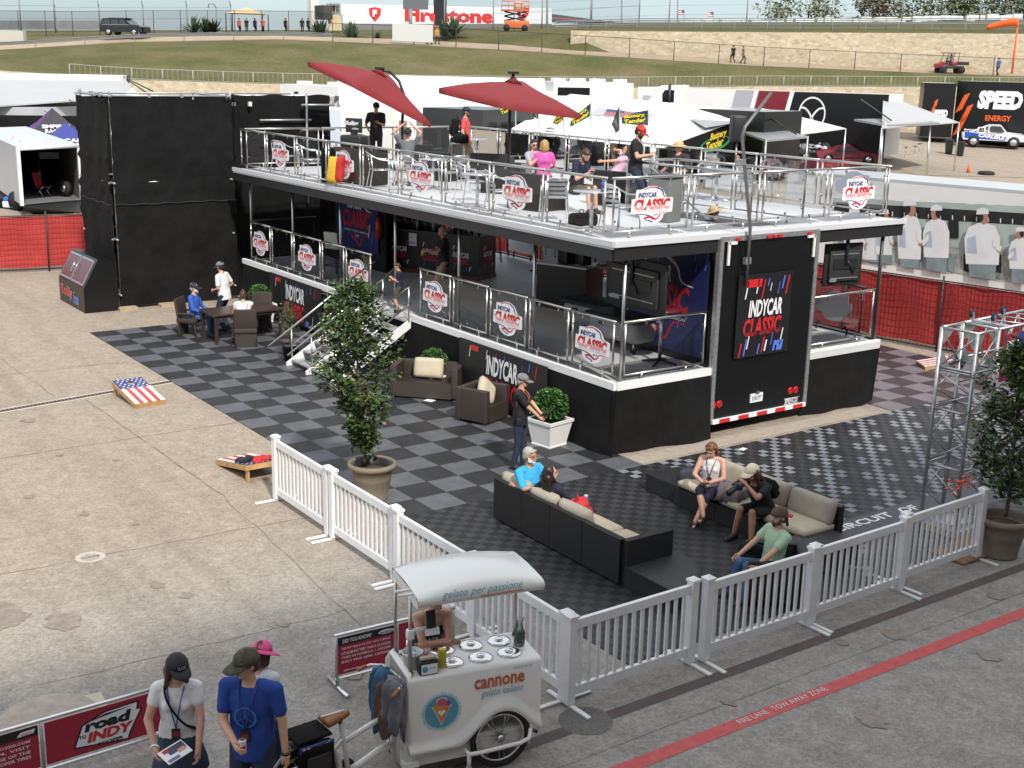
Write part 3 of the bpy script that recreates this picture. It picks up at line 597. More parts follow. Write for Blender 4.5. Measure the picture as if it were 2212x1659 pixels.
def tv(c,w_,h_,rz,label,tilt=.12):
    t=thing('television',label,'television',c,rz); m=MB(); m.box((0,0,0),(w_,.05,h_),BLKPL,bev=.02); m.box((0,-.05,-.02),(w_*.8,.06,h_*.72),mat('tv_back',(.03,.03,.032),.5),bev=.02); m.build('casing',t)
    m=MB(); m.box((0,-.09,.02),(w_*.62,.02,.20),BLKM); m.box((-w_*.3,-.09,-.3),(w_*.18,.012,.06),PWHITE if False else GALV); m.tube((0,-.1,.0),(0,-.1,h_*.5+.25),.035,BLKM); m.tube((.02,-.1,.1),(.2,-.12,-.15),.02,BLKPL); m.build('mount',t)
    m=MB(); 
    for z in(.22,-.26): m.box((0,-.083,z),(w_*.7,.006,.02),GALV)
    m.build('vent',t); return t
tv((13.35,6.15,2.78),1.75,.98,R(-2),'big black television seen from behind hanging over the front of the lower deck')
t=tv((14.3,10.75,2.95),.95,.85,R(80),'black television seen from behind hanging over the right hand deck'); 
CASEM=mat('case_grey',(.26,.27,.28),.45,var=.15)
for x,y,l in((11.0,7.15,'left of two rounded grey equipment tubs with black lids beside the rear wall print'),(12.35,6.75,'right of two rounded grey equipment tubs with black lids below the television')):
    t=thing('equipment_tub',l,'tub',(x,y,ZL),R(8)); MB().box((0,0,.42),(1.35,.75,.46),CASEM,bev=.16).build('shell',t); MB().box((0,0,.66),(1.42,.82,.09),BLKPL,bev=.05).build('lid',t)
    m=MB(); m.box((-.25,-.383,.52),(.12,.02,.06),BLKPL); m.box((.35,-.383,.52),(.08,.02,.06),BLKPL); m.build('latch',t)
    for sx in(-1,1):
        for sy in(-1,1): MB().tube((sx*.5,sy*.25-.015,.06),(sx*.5,sy*.25+.015,.06),.06,RUB,n=12).tube((sx*.5,sy*.25,.06),(sx*.5,sy*.25,.2),.02,STEEL).build('castor',t)
def hitable(x,y,l,topm):
    t=thing('high_table',l,'table',(x,y,ZL)); MB().lathe([(.0001,1.06),(.36,1.06),(.37,1.04),(.36,1.02),(.0001,1.02)],topm,n=28,cap=False).build('table_top',t); m=MB(); m.tube((0,0,.06),(0,0,1.03),.035,STEEL); m.build('column',t)
    m=MB()
    for k in range(4): m.tube((0,0,.08),(.34*math.cos(k*PI/2+.5),.34*math.sin(k*PI/2+.5),.02),.03,BLKM,r2=.02)
    m.build('foot',t)
hitable(13.72,6.5,'round high table with a dark red top beside the rear wall print',mat('table_red',(.13,.02,.03),.2)); hitable(4.2,10.8,'round high table standing in front of the rear railing of the lower deck',BLKPL)
WOV=mat('woven_plastic',(.46,.46,.40),.6,var=.4,vscale=60)
def stool(x,y,rz,l,mm):
    t=thing('bar_stool',l,'stool',(x,y,ZL),rz); m=MB(); m.box((0,0,.74),(.46,.44,.05),mm,bev=.02); m.build('seat',t); m=MB(); m.box((0,.21,.95),(.46,.04,.40),mm,bev=.018,rx=-.12); m.build('backrest',t)
    for sx in(-1,1):
        for sy in(-1,1): MB().tube((sx*.2,sy*.19,.72),(sx*.25,sy*.24,0),.014,BLKM).build('leg',t)
    MB().path([(-.23,-.22,.28),(.23,-.22,.28),(.23,.22,.28),(-.23,.22,.28)],.01,BLKM,closed=True).build('foot_ring',t)
stool(2.15,5.75,R(200),'pale woven bar stool behind the lower front railing',WOV); stool(2.0,10.7,R(150),'dark woven bar stool by the rear railing of the lower deck',mat('woven_dark',(.12,.12,.11),.6,var=.4,vscale=60))
m=MB(); m.lathe([(.09,0),(.09,.42),(.03,.5),(.03,.56)],mat('extinguisher_red',(.5,.03,.02),.3),n=14); m.box((0,0,.57),(.05,.12,.05),BLKPL); o=m.build('fire_extinguisher',label='red fire extinguisher hanging on the black wall left of the bar',cat='extinguisher',loc=(2.15,6.98,2.2))
# bent steel mast beside the rear end and the loudspeaker behind it
m=MB(); mb_=atx(1604,282,14.72); me_=atx(1666,201,14.72); m.path([(14.72,7.62,2.9),(14.72,7.62,3.9),tuple(mb_-V((0,0,.12))),tuple(mb_+V((0,.06,.06))),tuple(me_)],.032,MASTG); m.box((14.72,mb_.y,mb_.z-.55),(.14,.14,.10),GALV); m.box((14.70,7.62,3.3),(.08,.14,.12),GALV); m.build('bent_mast',label='bent grey steel mast rising above the rear end of the trailer',cat='mast')
# ---------------------------------------------------------------- scaffold tower wrapped in black cloth
tw=thing('scaffold_tower','tall scaffold tower wrapped in black cloth at the left end of the decks','scaffold',(0,0,0))
def clothface(p,q,z0,z1,seed,bumpy=True):
    # cloth stretched over scaffold rails, with puckers at the ties
    mb=MB(); p,q=V((*p,0)),V((*q,0)); nrm=(q-p).normalized().cross(V((0,0,1))); L=(q-p).length; r0=random.Random(seed); N=max(6,int(L/.14)); K=44; rows=[]
    ph=[r0.uniform(0,6) for _ in range(5)]
    for j in range(K+1):
        z=z0+(z1-z0)*j/K; rw=[]
        for i in range(N+1):
            s_=i/N*L; off=.03*math.sin(s_*2+ph[0]+z*.7)+.02*math.sin(z*3.1+ph[1]+s_)+.012*math.sin(s_*6+ph[2]-z*2)
            for kz in range(1,8):
                zz=z0+.78*kz
                for ks in (.0,.33,.66,1.0):
                    dx=s_-ks*L; off+=.075*math.exp(-((z-zz)/.06)**2-(dx/.16)**2)
            drop=.05*abs(math.sin(s_*2.2)) if j==K else 0
            rw.append(p.lerp(q,i/N)+nrm*off+V((0,0,z-drop)))
        rows.append(rw)
    mb.rings(rows,BLK,cap=False,close=False); return mb
clothface((-2.55,1.62),(-2.55,5.0),.1,5.62,1).build('cloth',tw); clothface((-5.2,1.55),(-2.55,1.55),.1,5.62,2).build('cloth',tw); clothface((-2.9,5.0),(-2.9,8.2),.1,5.72,3).build('cloth',tw); clothface((-2.55,5.02),(-5.2,5.02),.1,5.62,5).build('cloth',tw); clothface((-5.2,8.2),(-5.2,1.55),.1,5.62,6).build('cloth',tw)
m=MB()
for x in(-5.15,-2.62):
    for y in(1.65,4.9): m.tube((x,y,0),(x,y,5.78),.025,GALV)
for z in(.4,1.9,3.4,5.66):
    m.tube((-5.3,1.62,z),(-2.45,1.62,z),.025,GALV); m.tube((-2.62,1.5,z),(-2.62,5.0,z),.025,GALV); m.tube((-5.15,1.5,z),(-5.15,8,z),.025,GALV); m.tube((-5.3,4.9,z),(-2.45,4.9,z),.025,GALV)
for y in (1.65,2.7,3.6,4.9): m.box((-2.6,y,5.68),(.09,.07,.12),GALV)
for x in (-5,-4,-3.2): m.box((x,1.6,5.68),(.07,.09,.12),GALV)
m.build('frame',tw)
m=MB(); m.tube((-2.72,7.35,2.6),(-2.72,7.35,5.75),.035,GALV)
for z in(3.75,4.72,5.42): m.tube((-2.74,7.2,z),(-2.74,8.25,z),.032,GALV)
m.tube((-2.74,5.9,5.0),(-2.74,7.5,5.0),.03,GALV); m.tube((-2.76,5.05,5.5),(-2.76,5.05,5.8),.03,GALV); m.box((-2.7,5.1,5.45),(.1,.1,.1),GALV); m.box((-2.7,5.6,5.45),(.1,.08,.12),WHT); m.build('ladder_pipes',tw)
m=MB(); SEAM=mat('cloth_seam',(.022,.022,.023),.7); m.path([(-2.50,1.62+.17*k,2.83+.015*math.sin(k*1.7)) for k in range(21)],.012,SEAM,n=5); m.path([(-5.1+.17*k,1.50,2.83+.015*math.sin(k*1.3)) for k in range(16)],.012,SEAM,n=5); m.build('seam',tw)
for x,y in((-2.42,1.75),(-2.42,2.9)): MB().box((x,y,.04),(.3,.5,.08),mat('scaffold_board',(.42,.33,.22),.8,var=.2)).build('foot_board',tw)
# ---------------------------------------------------------------- ice merchandiser
ic=thing('ice_freezer','black ice freezer with slanted twin doors beside the black cloth tower','freezer',(-4.75,.62,0))
m=MB(); pr=[(0,0),(.92,0),(.92,1.32),(.42,1.42),(.0,.66)]
m.add([(0,y,z) for y,z in pr]+[(2.3,y,z) for y,z in pr],[(0,1,2,3,4),(9,8,7,6,5),(0,4,9,5),(4,3,8,9),(3,2,7,8),(2,1,6,7)],BLKP); m.build('cabinet',ic)
Xs=frame((1.15,.21,1.04),(1,0,0),(0,.42,.76))
DOOR=mat('door_maroon',(.12,.035,.04),.25)
for x in(-.53,.53):
    m=MB(); m.box((x,0,.02),(.96,.74,.03),GALV,bev=0); m.box((x,.0,.038),(.86,.64,.012),DOOR); d=MB().merge(m,Xs).build('door',ic)
    MB().merge(MB().path([(x-.40*(1 if x<0 else -1)*-1,-.15,.05),(x+.40*(1 if x<0 else -1),-.15,.10),(x+.40*(1 if x<0 else -1),.12,.10),(x+.40*(1 if x<0 else -1),.12,.05)],.014,CHROME),Xs).build('handle',d)
m=MB(); text(m,'Reddy',(-.42,0),.95,.30,RED,bold=.045,z=.012); text(m,'Reddy',(-.42,0),.99,.33,PWHITE,bold=.055,z=.008); text(m,'Ice',(.42,-.06),.42,.26,BLUE,bold=.045,z=.012); text(m,'Ice',(.42,-.06),.45,.29,PWHITE,bold=.055,z=.008)
MB().merge(m,frame((1.15,0,.34),(1,0,0),(0,0,1))).build('front_lettering',ic)
# ---------------------------------------------------------------- wicker
WICK=bpy.data.materials.new('wicker_brown'); WICK2=bpy.data.materials.new('wicker_black')
for M,c in((WICK,(.055,.040,.031)),(WICK2,(.014,.013,.014))):
    M.use_nodes=True; t=M.node_tree; b=t.nodes['Principled BSDF']; b.inputs['Roughness'].default_value=.55; N=t.nodes.new; L=t.links.new
    tc=N('ShaderNodeTexCoord'); w1=N('ShaderNodeTexWave'); w1.wave_type='BANDS'; w1.bands_direction='Z'; w1.inputs['Scale'].default_value=28; w1.inputs['Distortion'].default_value=1.5; L(tc.outputs['Object'],w1.inputs['Vector'])
    w2=N('ShaderNodeTexWave'); w2.bands_direction='DIAGONAL'; w2.inputs['Scale'].default_value=22; w2.inputs['Distortion'].default_value=2; L(tc.outputs['Object'],w2.inputs['Vector'])
    mu=N('ShaderNodeMath'); mu.operation='MULTIPLY'; L(w1.outputs['Fac'],mu.inputs[0]); L(w2.outputs['Fac'],mu.inputs[1])
    r=N('ShaderNodeValToRGB'); r.color_ramp.elements[0].color=(*[x*.45 for x in c],1); r.color_ramp.elements[1].color=(*[x*1.6 for x in c],1); L(mu.outputs[0],r.inputs[0]); L(r.outputs[0],b.inputs['Base Color'])
    bp=N('ShaderNodeBump'); bp.inputs['Strength'].default_value=.5; bp.inputs['Distance'].default_value=.01; L(mu.outputs[0],bp.inputs['Height']); L(bp.outputs[0],b.inputs['Normal'])
CUSH=mat('cushion_beige',(.50,.43,.32),.9,var=.07,vscale=5,bump=.15,bscale=12); CUSHD=mat('cushion_taupe',(.36,.32,.26),.9,var=.1,vscale=5,bump=.15,bscale=12)
def cushion(mb,c,d,m,X=None,puff=.03):
    # padded cushion: rounded box that bulges in the middle, with a welt line
    a,b,e=d[0]/2,d[1]/2,d[2]/2; N=10; vs=[]; fs=[]
    def pt(u_,v_,s): 
        ex=(1-abs(u_)**6)*(1-abs(v_)**6); rx=1-.05*abs(v_)**4; ry=1-.05*abs(u_)**4
        return (c[0]+u_*a*rx,c[1]+v_*b*ry,c[2]+s*(e*(.55+.45*ex**.35)+puff*ex))
    for s in(1,-1):
        o=len(vs); vs+=[pt(-1+2*i/N,-1+2*j/N,s) for j in range(N+1) for i in range(N+1)]
        for j in range(N):
            for i in range(N):
                q=(o+j*(N+1)+i,o+j*(N+1)+i+1,o+(j+1)*(N+1)+i+1,o+(j+1)*(N+1)+i); fs.append(q if s>0 else q[::-1])
    k=(N+1)**2; edge=[i for i in range(N+1)]+[j*(N+1)+N for j in range(1,N+1)]+[N*(N+1)+i for i in range(N-1,-1,-1)]+[j*(N+1) for j in range(N-1,0,-1)]
    for i in range(len(edge)):
        p,q=edge[i],edge[(i+1)%len(edge)]; fs.append((p,q,q+k,p+k)[::-1])
    return mb.add(vs,fs,m,True,X)
def wicker_seat(label,loc,rz,w_,cat,d_=.72,h=.68,arm=.13,seat=.36,mm=None,name='wicker_sofa'):
    # front faces -Y, origin at the middle of the footprint
    mm=mm or WICK; t=thing(name,label,cat,loc,rz)
    MB().box((0,-.02,.05+(seat-.05)/2),(w_-2*arm,d_-.04,seat-.05),mm).build('seat',t); MB().box((0,d_/2-.06,h/2+.03),(w_,.12,h-.06),mm,bev=.015).build('backrest',t)
    for s in(-1,1):
        MB().box((s*(w_/2-arm/2),-.06,h/2+.03),(arm,d_-.12,h-.06),mm,bev=.015).build('arm',t)
        for y in(-d_/2+.06,d_/2-.06): MB().box((s*(w_/2-.05),y,.03),(.06,.06,.06),mm).build('leg',t)
    return t
ls=V((9.15,3.36,0)); lr=V((10.11,4.27,0)); dr=(lr-ls).normalized(); ang=math.atan2(dr.y,dr.x)
wicker_seat('brown wicker loveseat with one beige cushion near the stairs',(ls+lr)/2+V((-dr.y,dr.x,0))*.38,ang,1.42,'loveseat')
c0=(ls+lr)/2+V((-dr.y,dr.x,0))*.43
m=MB(); cushion(m,(0,0,0),(.62,.42,.13),CUSH,X=M4.Rotation(R(72),4,'X')); m.build('cushion',label='beige cushion leaning on the back of the brown wicker loveseat',cat='cushion',loc=c0+V((0,0,.58)),rz=ang)
# armchair: its side faces the viewer, it looks to the left
a1,a2=V((11.88,3.6,0)),V((12.14,4.13,0)); ad=(a2-a1).normalized(); back=V((ad.y,-ad.x,0)); ca=(a1+a2)/2-back*.43
AR=math.atan2(ad.y,ad.x)
wicker_seat('brown wicker armchair with a beige cushion turned side on to the viewer',V((11.42,4.06,0)),R(112),.80,'armchair',d_=.72,name='wicker_armchair')
m=MB(); cushion(m,(0,0,0),(.45,.42,.13),CUSH,X=M4.Rotation(R(60),4,'X')@M4.Rotation(R(35),4,'Z')); m.build('cushion',label='beige cushion tipped on its corner in the brown wicker armchair',cat='cushion',loc=V((11.5,4.1,.60)),rz=R(120))
# table with wicker chairs
TT=mat('table_dark_wood',(.045,.028,.022),.35,var=.2,vscale=9)
t=thing('dining_table','long dark table with slim legs at the left end of the tiled floor','table',(2.4,3.0,0),R(90))
MB().box((0,0,.72),(1.8,.95,.05),TT,bev=.01).build('table_top',t); MB().box((0,0,.665),(1.7,.85,.06),TT).build('apron',t)
for sx in(-1,1):
    for sy in(-1,1): MB().box((sx*.83,sy*.41,.32),(.07,.07,.64),TT).build('leg',t)
def wicker_chair(label,loc,rz):
    t=thing('wicker_chair',label,'chair',loc,rz); MB().box((0,0,.40),(.54,.52,.12),WICK,bev=.03).build('seat',t); MB().box((0,.24,.66),(.54,.06,.56),WICK,bev=.025,rx=-.14).build('backrest',t); MB().box((0,.2,.2),(.5,.05,.35),WICK).build('back_skirt',t)
    for sx in(-1,1):
        MB().box((sx*.26,-.02,.58),(.06,.44,.05),WICK,bev=.02).box((sx*.26,-.21,.49),(.05,.05,.18),WICK).build('arm',t)
        for sy in(-1,1): MB().tube((sx*.22,sy*.2,.36),(sx*.25,sy*.24,0),.02,WICK).build('leg',t)
wicker_chair('dark wicker chair of the man in blue at the left end of the table',(1.45,2.05,0),R(135)); wicker_chair('brown wicker chair with its back to the viewer, under the woman in white',(3.2,2.75,0),R(246)); wicker_chair('brown wicker chair on the far side of the table, beside the boxwood',(1.7,3.75,0),R(45))
# ---------------------------------------------------------------- leaves, trees and boxwoods
def leafmat(name,c0,c1,c2):
    M=bpy.data.materials.new(name); M.use_nodes=True; t=M.node_tree; b=t.nodes['Principled BSDF']; N=t.nodes.new; L=t.links.new; b.inputs['Roughness'].default_value=.42; b.inputs['Specular IOR Level'].default_value=.5
    ge=N('ShaderNodeNewGeometry'); r=N('ShaderNodeValToRGB'); e=r.color_ramp.elements; e[0].color=(*c0,1); e[1].color=(*c2,1); e[1].position=.99; k=e.new(.6); k.color=(*c1,1); k=e.new(.95); k.color=(*c1,1); L(ge.outputs['Random Per Island'],r.inputs[0]); L(r.outputs[0],b.inputs['Base Color']); b.inputs['Subsurface Weight'].default_value=0
    b.inputs['Transmission Weight'].default_value=0
    return M
LEAF=leafmat('glossy_leaf',(.016,.038,.010),(.060,.110,.024),(.24,.22,.04)); BOXL=leafmat('boxwood_leaf',(.02,.06,.012),(.060,.155,.03),(.10,.22,.05)); BARK=mat('bark',(.11,.085,.065),.9,var=.3,vscale=20,bump=.5,bscale=40)
def leafset(mb,pts,size,m,seed,droop=.2):
    r0=random.Random(seed)
    for p,out in pts:
        s_=size*r0.uniform(.6,1.25); d=(out+V((r0.gauss(0,.7),r0.gauss(0,.7),r0.gauss(0,.6)-droop))).normalized(); up=V((r0.gauss(0,.5),r0.gauss(0,.5),1)); a=d.cross(up).normalized()*s_*.30; nn=a.cross(d).normalized()*s_*.10
        mb.add([p,p+d*s_*.35+a+nn,p+d*s_*.75+a*.8+nn*.6,p+d*s_,p+d*s_*.75-a*.8+nn*.6,p+d*s_*.35-a+nn,p+d*s_*.5],[(0,1,6),(1,2,6),(2,3,6),(3,4,6),(4,5,6),(5,0,6)],m)
def potted_tree(label,base,h,prof,n,seed,leaf=.07,lean=(0,0)):
    # prof: list of (height fraction, crown radius); foliage hangs on branches so that gaps stay open
    t=thing('potted_tree',label,'tree',base); r0=random.Random(seed); tr=MB(); top=V((lean[0],lean[1],h)); z0=.42
    tp=[V((0,0,0.15)),V((.02,.01,h*.2)),V((lean[0]*.5,lean[1]*.5,h*.5)),V((lean[0]*.9,lean[1]*.9,h*.8)),top]
    tr.path(smooth_curve(tp,4),.03,BARK,rs=[.034-.03*i/16 for i in range(17)])
    pts=[]; cur=smooth_curve(tp,10)
    def rad(f):
        for (a,ra),(b,rb) in zip(prof,prof[1:]):
            if a<=f<=b: return ra+(rb-ra)*(f-a)/(b-a)
        return 0
    nb=64
    for k in range(nb):
        f=prof[0][0]+(prof[-1][0]-prof[0][0])*((k+r0.random())/nb); c=cur[min(len(cur)-1,int(f*(len(cur)-1)))]; a=r0.uniform(0,2*PI); rr=rad(f)*r0.uniform(.55,1.12); tip=V((c.x+rr*math.cos(a),c.y+rr*math.sin(a),f*h+rr*r0.uniform(.15,.5))); st_=V((c.x,c.y,max(.3,f*h-rr*.45)))
        if k%2==0: tr.path([st_,st_.lerp(tip,.5)+V((0,0,.03)),tip],.008,BARK,n=5,rs=[.011,.007,.003])
        m_=int(n/nb)
        for q in range(m_):
            s_=r0.random()**.6; p=st_.lerp(tip,s_)+V((r0.gauss(0,.055),r0.gauss(0,.055),r0.gauss(0,.06))); pts.append((p,(tip-st_).normalized()*.6+V((math.cos(a),math.sin(a),0))*.4))
    tr.build('trunk',t); lm=MB(); leafset(lm,pts,leaf,LEAF,seed+1); lm.build('crown',t); return t
def planter_pot(label,loc,s_=1,inner=True):
    POT=mat('pot_taupe',(.20,.165,.125),.65,var=.12,vscale=5); t=thing('round_planter',label,'planter',loc)
    m=MB(); prof=[(.24,0),(.25,.03),(.245,.05),(.29,.30),(.296,.31),(.296,.33),(.302,.34),(.302,.36),(.33,.50),(.36,.505),(.385,.53),(.39,.56),(.375,.59),(.345,.60),(.325,.57),(.32,.50),(.30,.44)]; m.lathe([(r*s_,z*s_) for r,z in prof],POT,n=36); m.build('pot',t)
    m=MB(); m.lathe([(.0001,.46),(.18,.47),(.31,.455)],mat('soil',(.075,.048,.032),.95,var=.5,vscale=30,bump=1,bscale=30),n=24,cap=False); m.v=[V((p.x*s_,p.y*s_,p.z*s_)) for p in m.v]; m.build('soil',t)
    if inner: m=MB(); m.lathe([(.26*s_,.44*s_),(.285*s_,.585*s_),(.27*s_,.585*s_),(.25*s_,.45*s_)],BLKPL,c=(-.02,-.01,0),n=28,cap=False,X=M4.Rotation(.07,4,'Y')); m.build('nursery_pot',t)
    return t
PL=V((14.22,.10,0)); planter_pot('taupe round planter behind the left run of white picket fence',PL)
potted_tree('slender potted evergreen tree in front of the deck stairs',PL+V((-.1,-.08,.42)),2.95,[(.14,.18),(.2,.34),(.26,.30),(.34,.52),(.5,.66),(.6,.62),(.68,.48),(.76,.60),(.86,.54),(.95,.34),(1,.08)],5200,11,leaf=.085,lean=(-.08,-.12))
PR=V((21.05,6.55,0)); planter_pot('taupe round planter at the right end of the white picket fence',PR,1.0,False)
potted_tree('leafy potted tree at the right edge beside the truss tower',PR+V((-.02,.06,.42)),2.6,[(.20,.25),(.27,.48),(.40,.58),(.62,.58),(.8,.50),(.92,.34),(1,.1)],4000,23,leaf=.085,lean=(-.05,.05))
m=MB(); r0=random.Random(5); FL=mat('flower_coral',(.72,.13,.10),.6)
for k in range(26):
    p=V((20.55+r0.gauss(0,.06),6.15+r0.choice((-.1,.12))+r0.gauss(0,.05),1.02+r0.gauss(0,.05))); m.ell(p,(.028,.028,.018),FL,n=6,k=4)
m.build('coral_flowers',label='small coral flowers showing behind the last picket fence post',cat='flowers')
def boxwood(label,loc,r,n,seed):
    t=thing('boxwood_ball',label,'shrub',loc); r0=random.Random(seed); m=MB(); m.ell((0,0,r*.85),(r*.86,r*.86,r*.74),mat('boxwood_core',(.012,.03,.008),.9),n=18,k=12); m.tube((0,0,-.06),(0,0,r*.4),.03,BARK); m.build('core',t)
    pts=[]
    for k in range(n):
        z=r0.uniform(-.75,1); a=r0.uniform(0,2*PI); q=math.sqrt(max(0,1-z*z)); d=V((q*math.cos(a),q*math.sin(a),z)); rr=r*r0.uniform(.84,1.02)*(1+.05*math.sin(a*5+z*7)); pts.append((V((d.x*rr,d.y*rr,r*.85+d.z*rr*.9)),d))
    m=MB(); leafset(m,pts,r*.20,BOXL,seed,droop=-.1); m.build('foliage',t)
def square_planter(label,loc,rz,w0=.42,w1=.55,h=.46):
    t=thing('square_planter',label,'planter',loc,rz); m=MB(); a,b=w0/2,w1/2
    sq=lambda s_,z:[(-s_,-s_,z),(s_,-s_,z),(s_,s_,z),(-s_,s_,z)]
    m.rings([sq(a*1.03,0),sq(a*1.03,.035),sq(a,.045),sq(b*.97,h*.88),sq(b*1.03,h*.89),sq(b*1.05,h),sq(b*.9,h),sq(b*.88,h*.9)],WHT,smooth=False); m.build('box',t)
    m=MB(); m.add(sq(b*.88,h*.93),[(0,1,2,3)],MATS['soil']); m.build('soil',t); return t
square_planter('white tapered planter with a clipped boxwood by the deck corner',(13.40,4.20,0),R(10),.44,.60,.50); boxwood('clipped boxwood ball in the white planter by the deck corner',(13.40,4.20,.49),.30,2300,3)
square_planter('white tapered planter at the far end of the dining table',(.75,4.2,0),R(0),.5,.66,.5); boxwood('clipped boxwood ball at the far end of the dining table',(.75,4.2,.49),.27,1300,4)
square_planter('white tapered planter hidden behind the brown wicker loveseat',(9.15,4.40,0),R(0),.42,.55,.40); boxwood('clipped boxwood ball rising behind the brown wicker loveseat',(9.15,4.36,.42),.27,1300,5)
# small shrub in a black nursery pot by the stairs
t=thing('black_pot','black nursery pot at the foot of the stairs','pot',(5.2,2.98,0)); MB().lathe([(.15,0),(.2,.36),(.215,.36),(.215,.40),(.19,.40),(.185,.34)],BLKPL,n=20).build('pot',t); MB().lathe([(.0001,.35),(.185,.35)],mat('perlite_soil',(.34,.27,.19),.9,var=.3,vscale=40),n=18,cap=False).build('soil',t)
t=thing('young_shrub','thin leafy shrub growing in the black pot by the stairs','shrub',(5.2,2.98,.36)); r0=random.Random(9); m=MB(); pts=[]
for k in range(9):
    a=r0.uniform(0,6.3); tip=V((.28*math.cos(a)*r0.random(),.28*math.sin(a)*r0.random(),r0.uniform(.7,1.05))); m.path([(0,0,0),(tip.x*.3,tip.y*.3,tip.z*.5),tip],.008,BARK,n=5,rs=[.011,.008,.003])
    for q in range(34): pts.append((V((0,0,0)).lerp(tip,r0.uniform(.35,1))+V((r0.gauss(0,.07),r0.gauss(0,.07),r0.gauss(0,.05))),V((r0.gauss(0,1),r0.gauss(0,1),.3))))
m.build('stems',t); m=MB(); leafset(m,pts,.065,LEAF,3); m.build('leaves',t)
# ---------------------------------------------------------------- white picket fence
def picket():
    t=thing('picket_fence_panel','', 'fence',(0,0,0)); Lp=1.87; fl=.34
    for x in(.055,Lp-.055):
        p=MB().box((x,0,.535),(.10,.10,.99),VINYL).build('post',t); MB().box((x,0,1.045),(.125,.125,.03),VINYL).rings([[(x-.055,-.055,1.06),(x+.055,-.055,1.06),(x+.055,.055,1.06),(x-.055,.055,1.06)],[(x-.012,-.012,1.085),(x+.012,-.012,1.085),(x+.012,.012,1.085),(x-.012,.012,1.085)]],VINYL,smooth=False).build('cap',p)
        MB().box((x,0,.018),(.055,.72,.02),VINYL).build('foot',t)
    MB().box((Lp/2,0,.945),(Lp-.2,.05,.105),VINYL).build('top_rail',t); MB().box((Lp/2,0,.17),(Lp-.2,.05,.105),VINYL).build('bottom_rail',t)
    for k in range(13): MB().box((.1+(Lp-.2)*(k+.7)/13.4,0,.56),(.042,.026,.68),VINYL).build('picket',t)
    return t
pk=picket(); pg='white picket fence panels around the lounge'
LF=[((13.50,-1.22),0,'white picket fence panel standing free beside the flag painted boards, farthest left'),((15.42,-1.22),.1,'white picket fence panel of the left run in front of the round planter'),((17.30,-1.24),.2,'white picket fence panel of the left run partly behind the cart canopy'),((19.18,-1.28),-.3,'white picket fence panel of the left run directly behind the gelato cart')]
RF=[((21.10,-1.36),90.2,'white picket fence panel of the right run next to the gelato cart'),((21.15,.58),89.8,'white picket fence panel of the right run below the curved wicker table'),((21.12,2.42),91,'white picket fence panel of the right run below the man in the green shirt'),((21.0,4.32),91.5,'white picket fence panel at the right end beside the round planter')]
for k,((x,y),a,l) in enumerate(LF+RF):
    if k==0: o=pk; o.location=(x,y,0); o.rotation_euler=(0,0,R(a)); o['label']=l; o['group']=pg
    else: dup(pk,(x,y,0),R(a),l,pg)
# ---------------------------------------------------------------- sectional sofas
def sofa_module(name,label,loc,rz,w_,d_,back=True,armL=False,armR=False,h=.66,seat=.30,cush=True,cat='sofa',bcush=True,group=None):
    t=thing(name,label,cat,loc,rz,group); MB().box((0,-.055 if back else 0,seat/2+.01),(w_-.01,d_-(.11 if back else 0),seat-.02),WICK2).build('base',t)
    if back: MB().box((0,d_/2-.05,h/2+.02),(w_-.012,.10,h-.04),WICK2).build('backrest',t)
    if armL: MB().box((-w_/2-.05,-.05,h/2+.02),(.10,d_+.002,h-.04),WICK2).build('arm',t)
    if armR: MB().box((w_/2+.05,-.05,h/2+.02),(.10,d_+.002,h-.04),WICK2).build('arm',t)
    if cush:
        m=MB(); cushion(m,((.05 if armL else 0)-(.05 if armR else 0),-.06,seat+.065),(w_-.03-(.1 if armL or armR else 0),d_-.14,.13),CUSH,puff=.012); m.build('seat_cushion',t)
        if bcush: m=MB(); cushion(m,(0,0,0),(w_-.05-(.1 if armL or armR else 0),.38,.14),CUSHD,X=M4.Translation((0,d_/2-.20,seat+.27))@M4.Rotation(R(75),4,'X')); m.build('back_cushion',t)
    return t
# left group: backs to the viewer, seats face +y
x0=16.02; ws=[.72,.68,.74,.80]
lbs=['black wicker sofa section under the man in turquoise, at the far end','black wicker sofa section under the dark haired woman','black wicker sofa section in the middle of the near row','black wicker sofa section at the near end with an arm panel']
for k,(w_,l) in enumerate(zip(ws,lbs)):
    sofa_module('sofa_section',l,(x0+w_/2,1.18+.40,0),R(180),w_,.80,cush=True,bcush=k in(0,1,2),armL=(k==3),group='sofa sections with their backs to the fence'); x0+=w_
t=thing('curved_table','low quarter round black wicker table at the end of the near sofa row','table',(19.02,1.22,0)); m=MB(); pr=[(0,0)]+[(.95*math.cos(R(a)),.95*math.sin(R(a))) for a in range(0,91,6)]
m.prism(pr,.27,WICK2,X=M4.Translation((0,0,.14))); m.build('base',t); m=MB(); m.prism([(x*1.01,y*1.01) for x,y in pr],.02,mat('woven_top',(.03,.03,.032),.5,var=.3,vscale=60),X=M4.Translation((0,0,.288))); m.build('table_top',t)
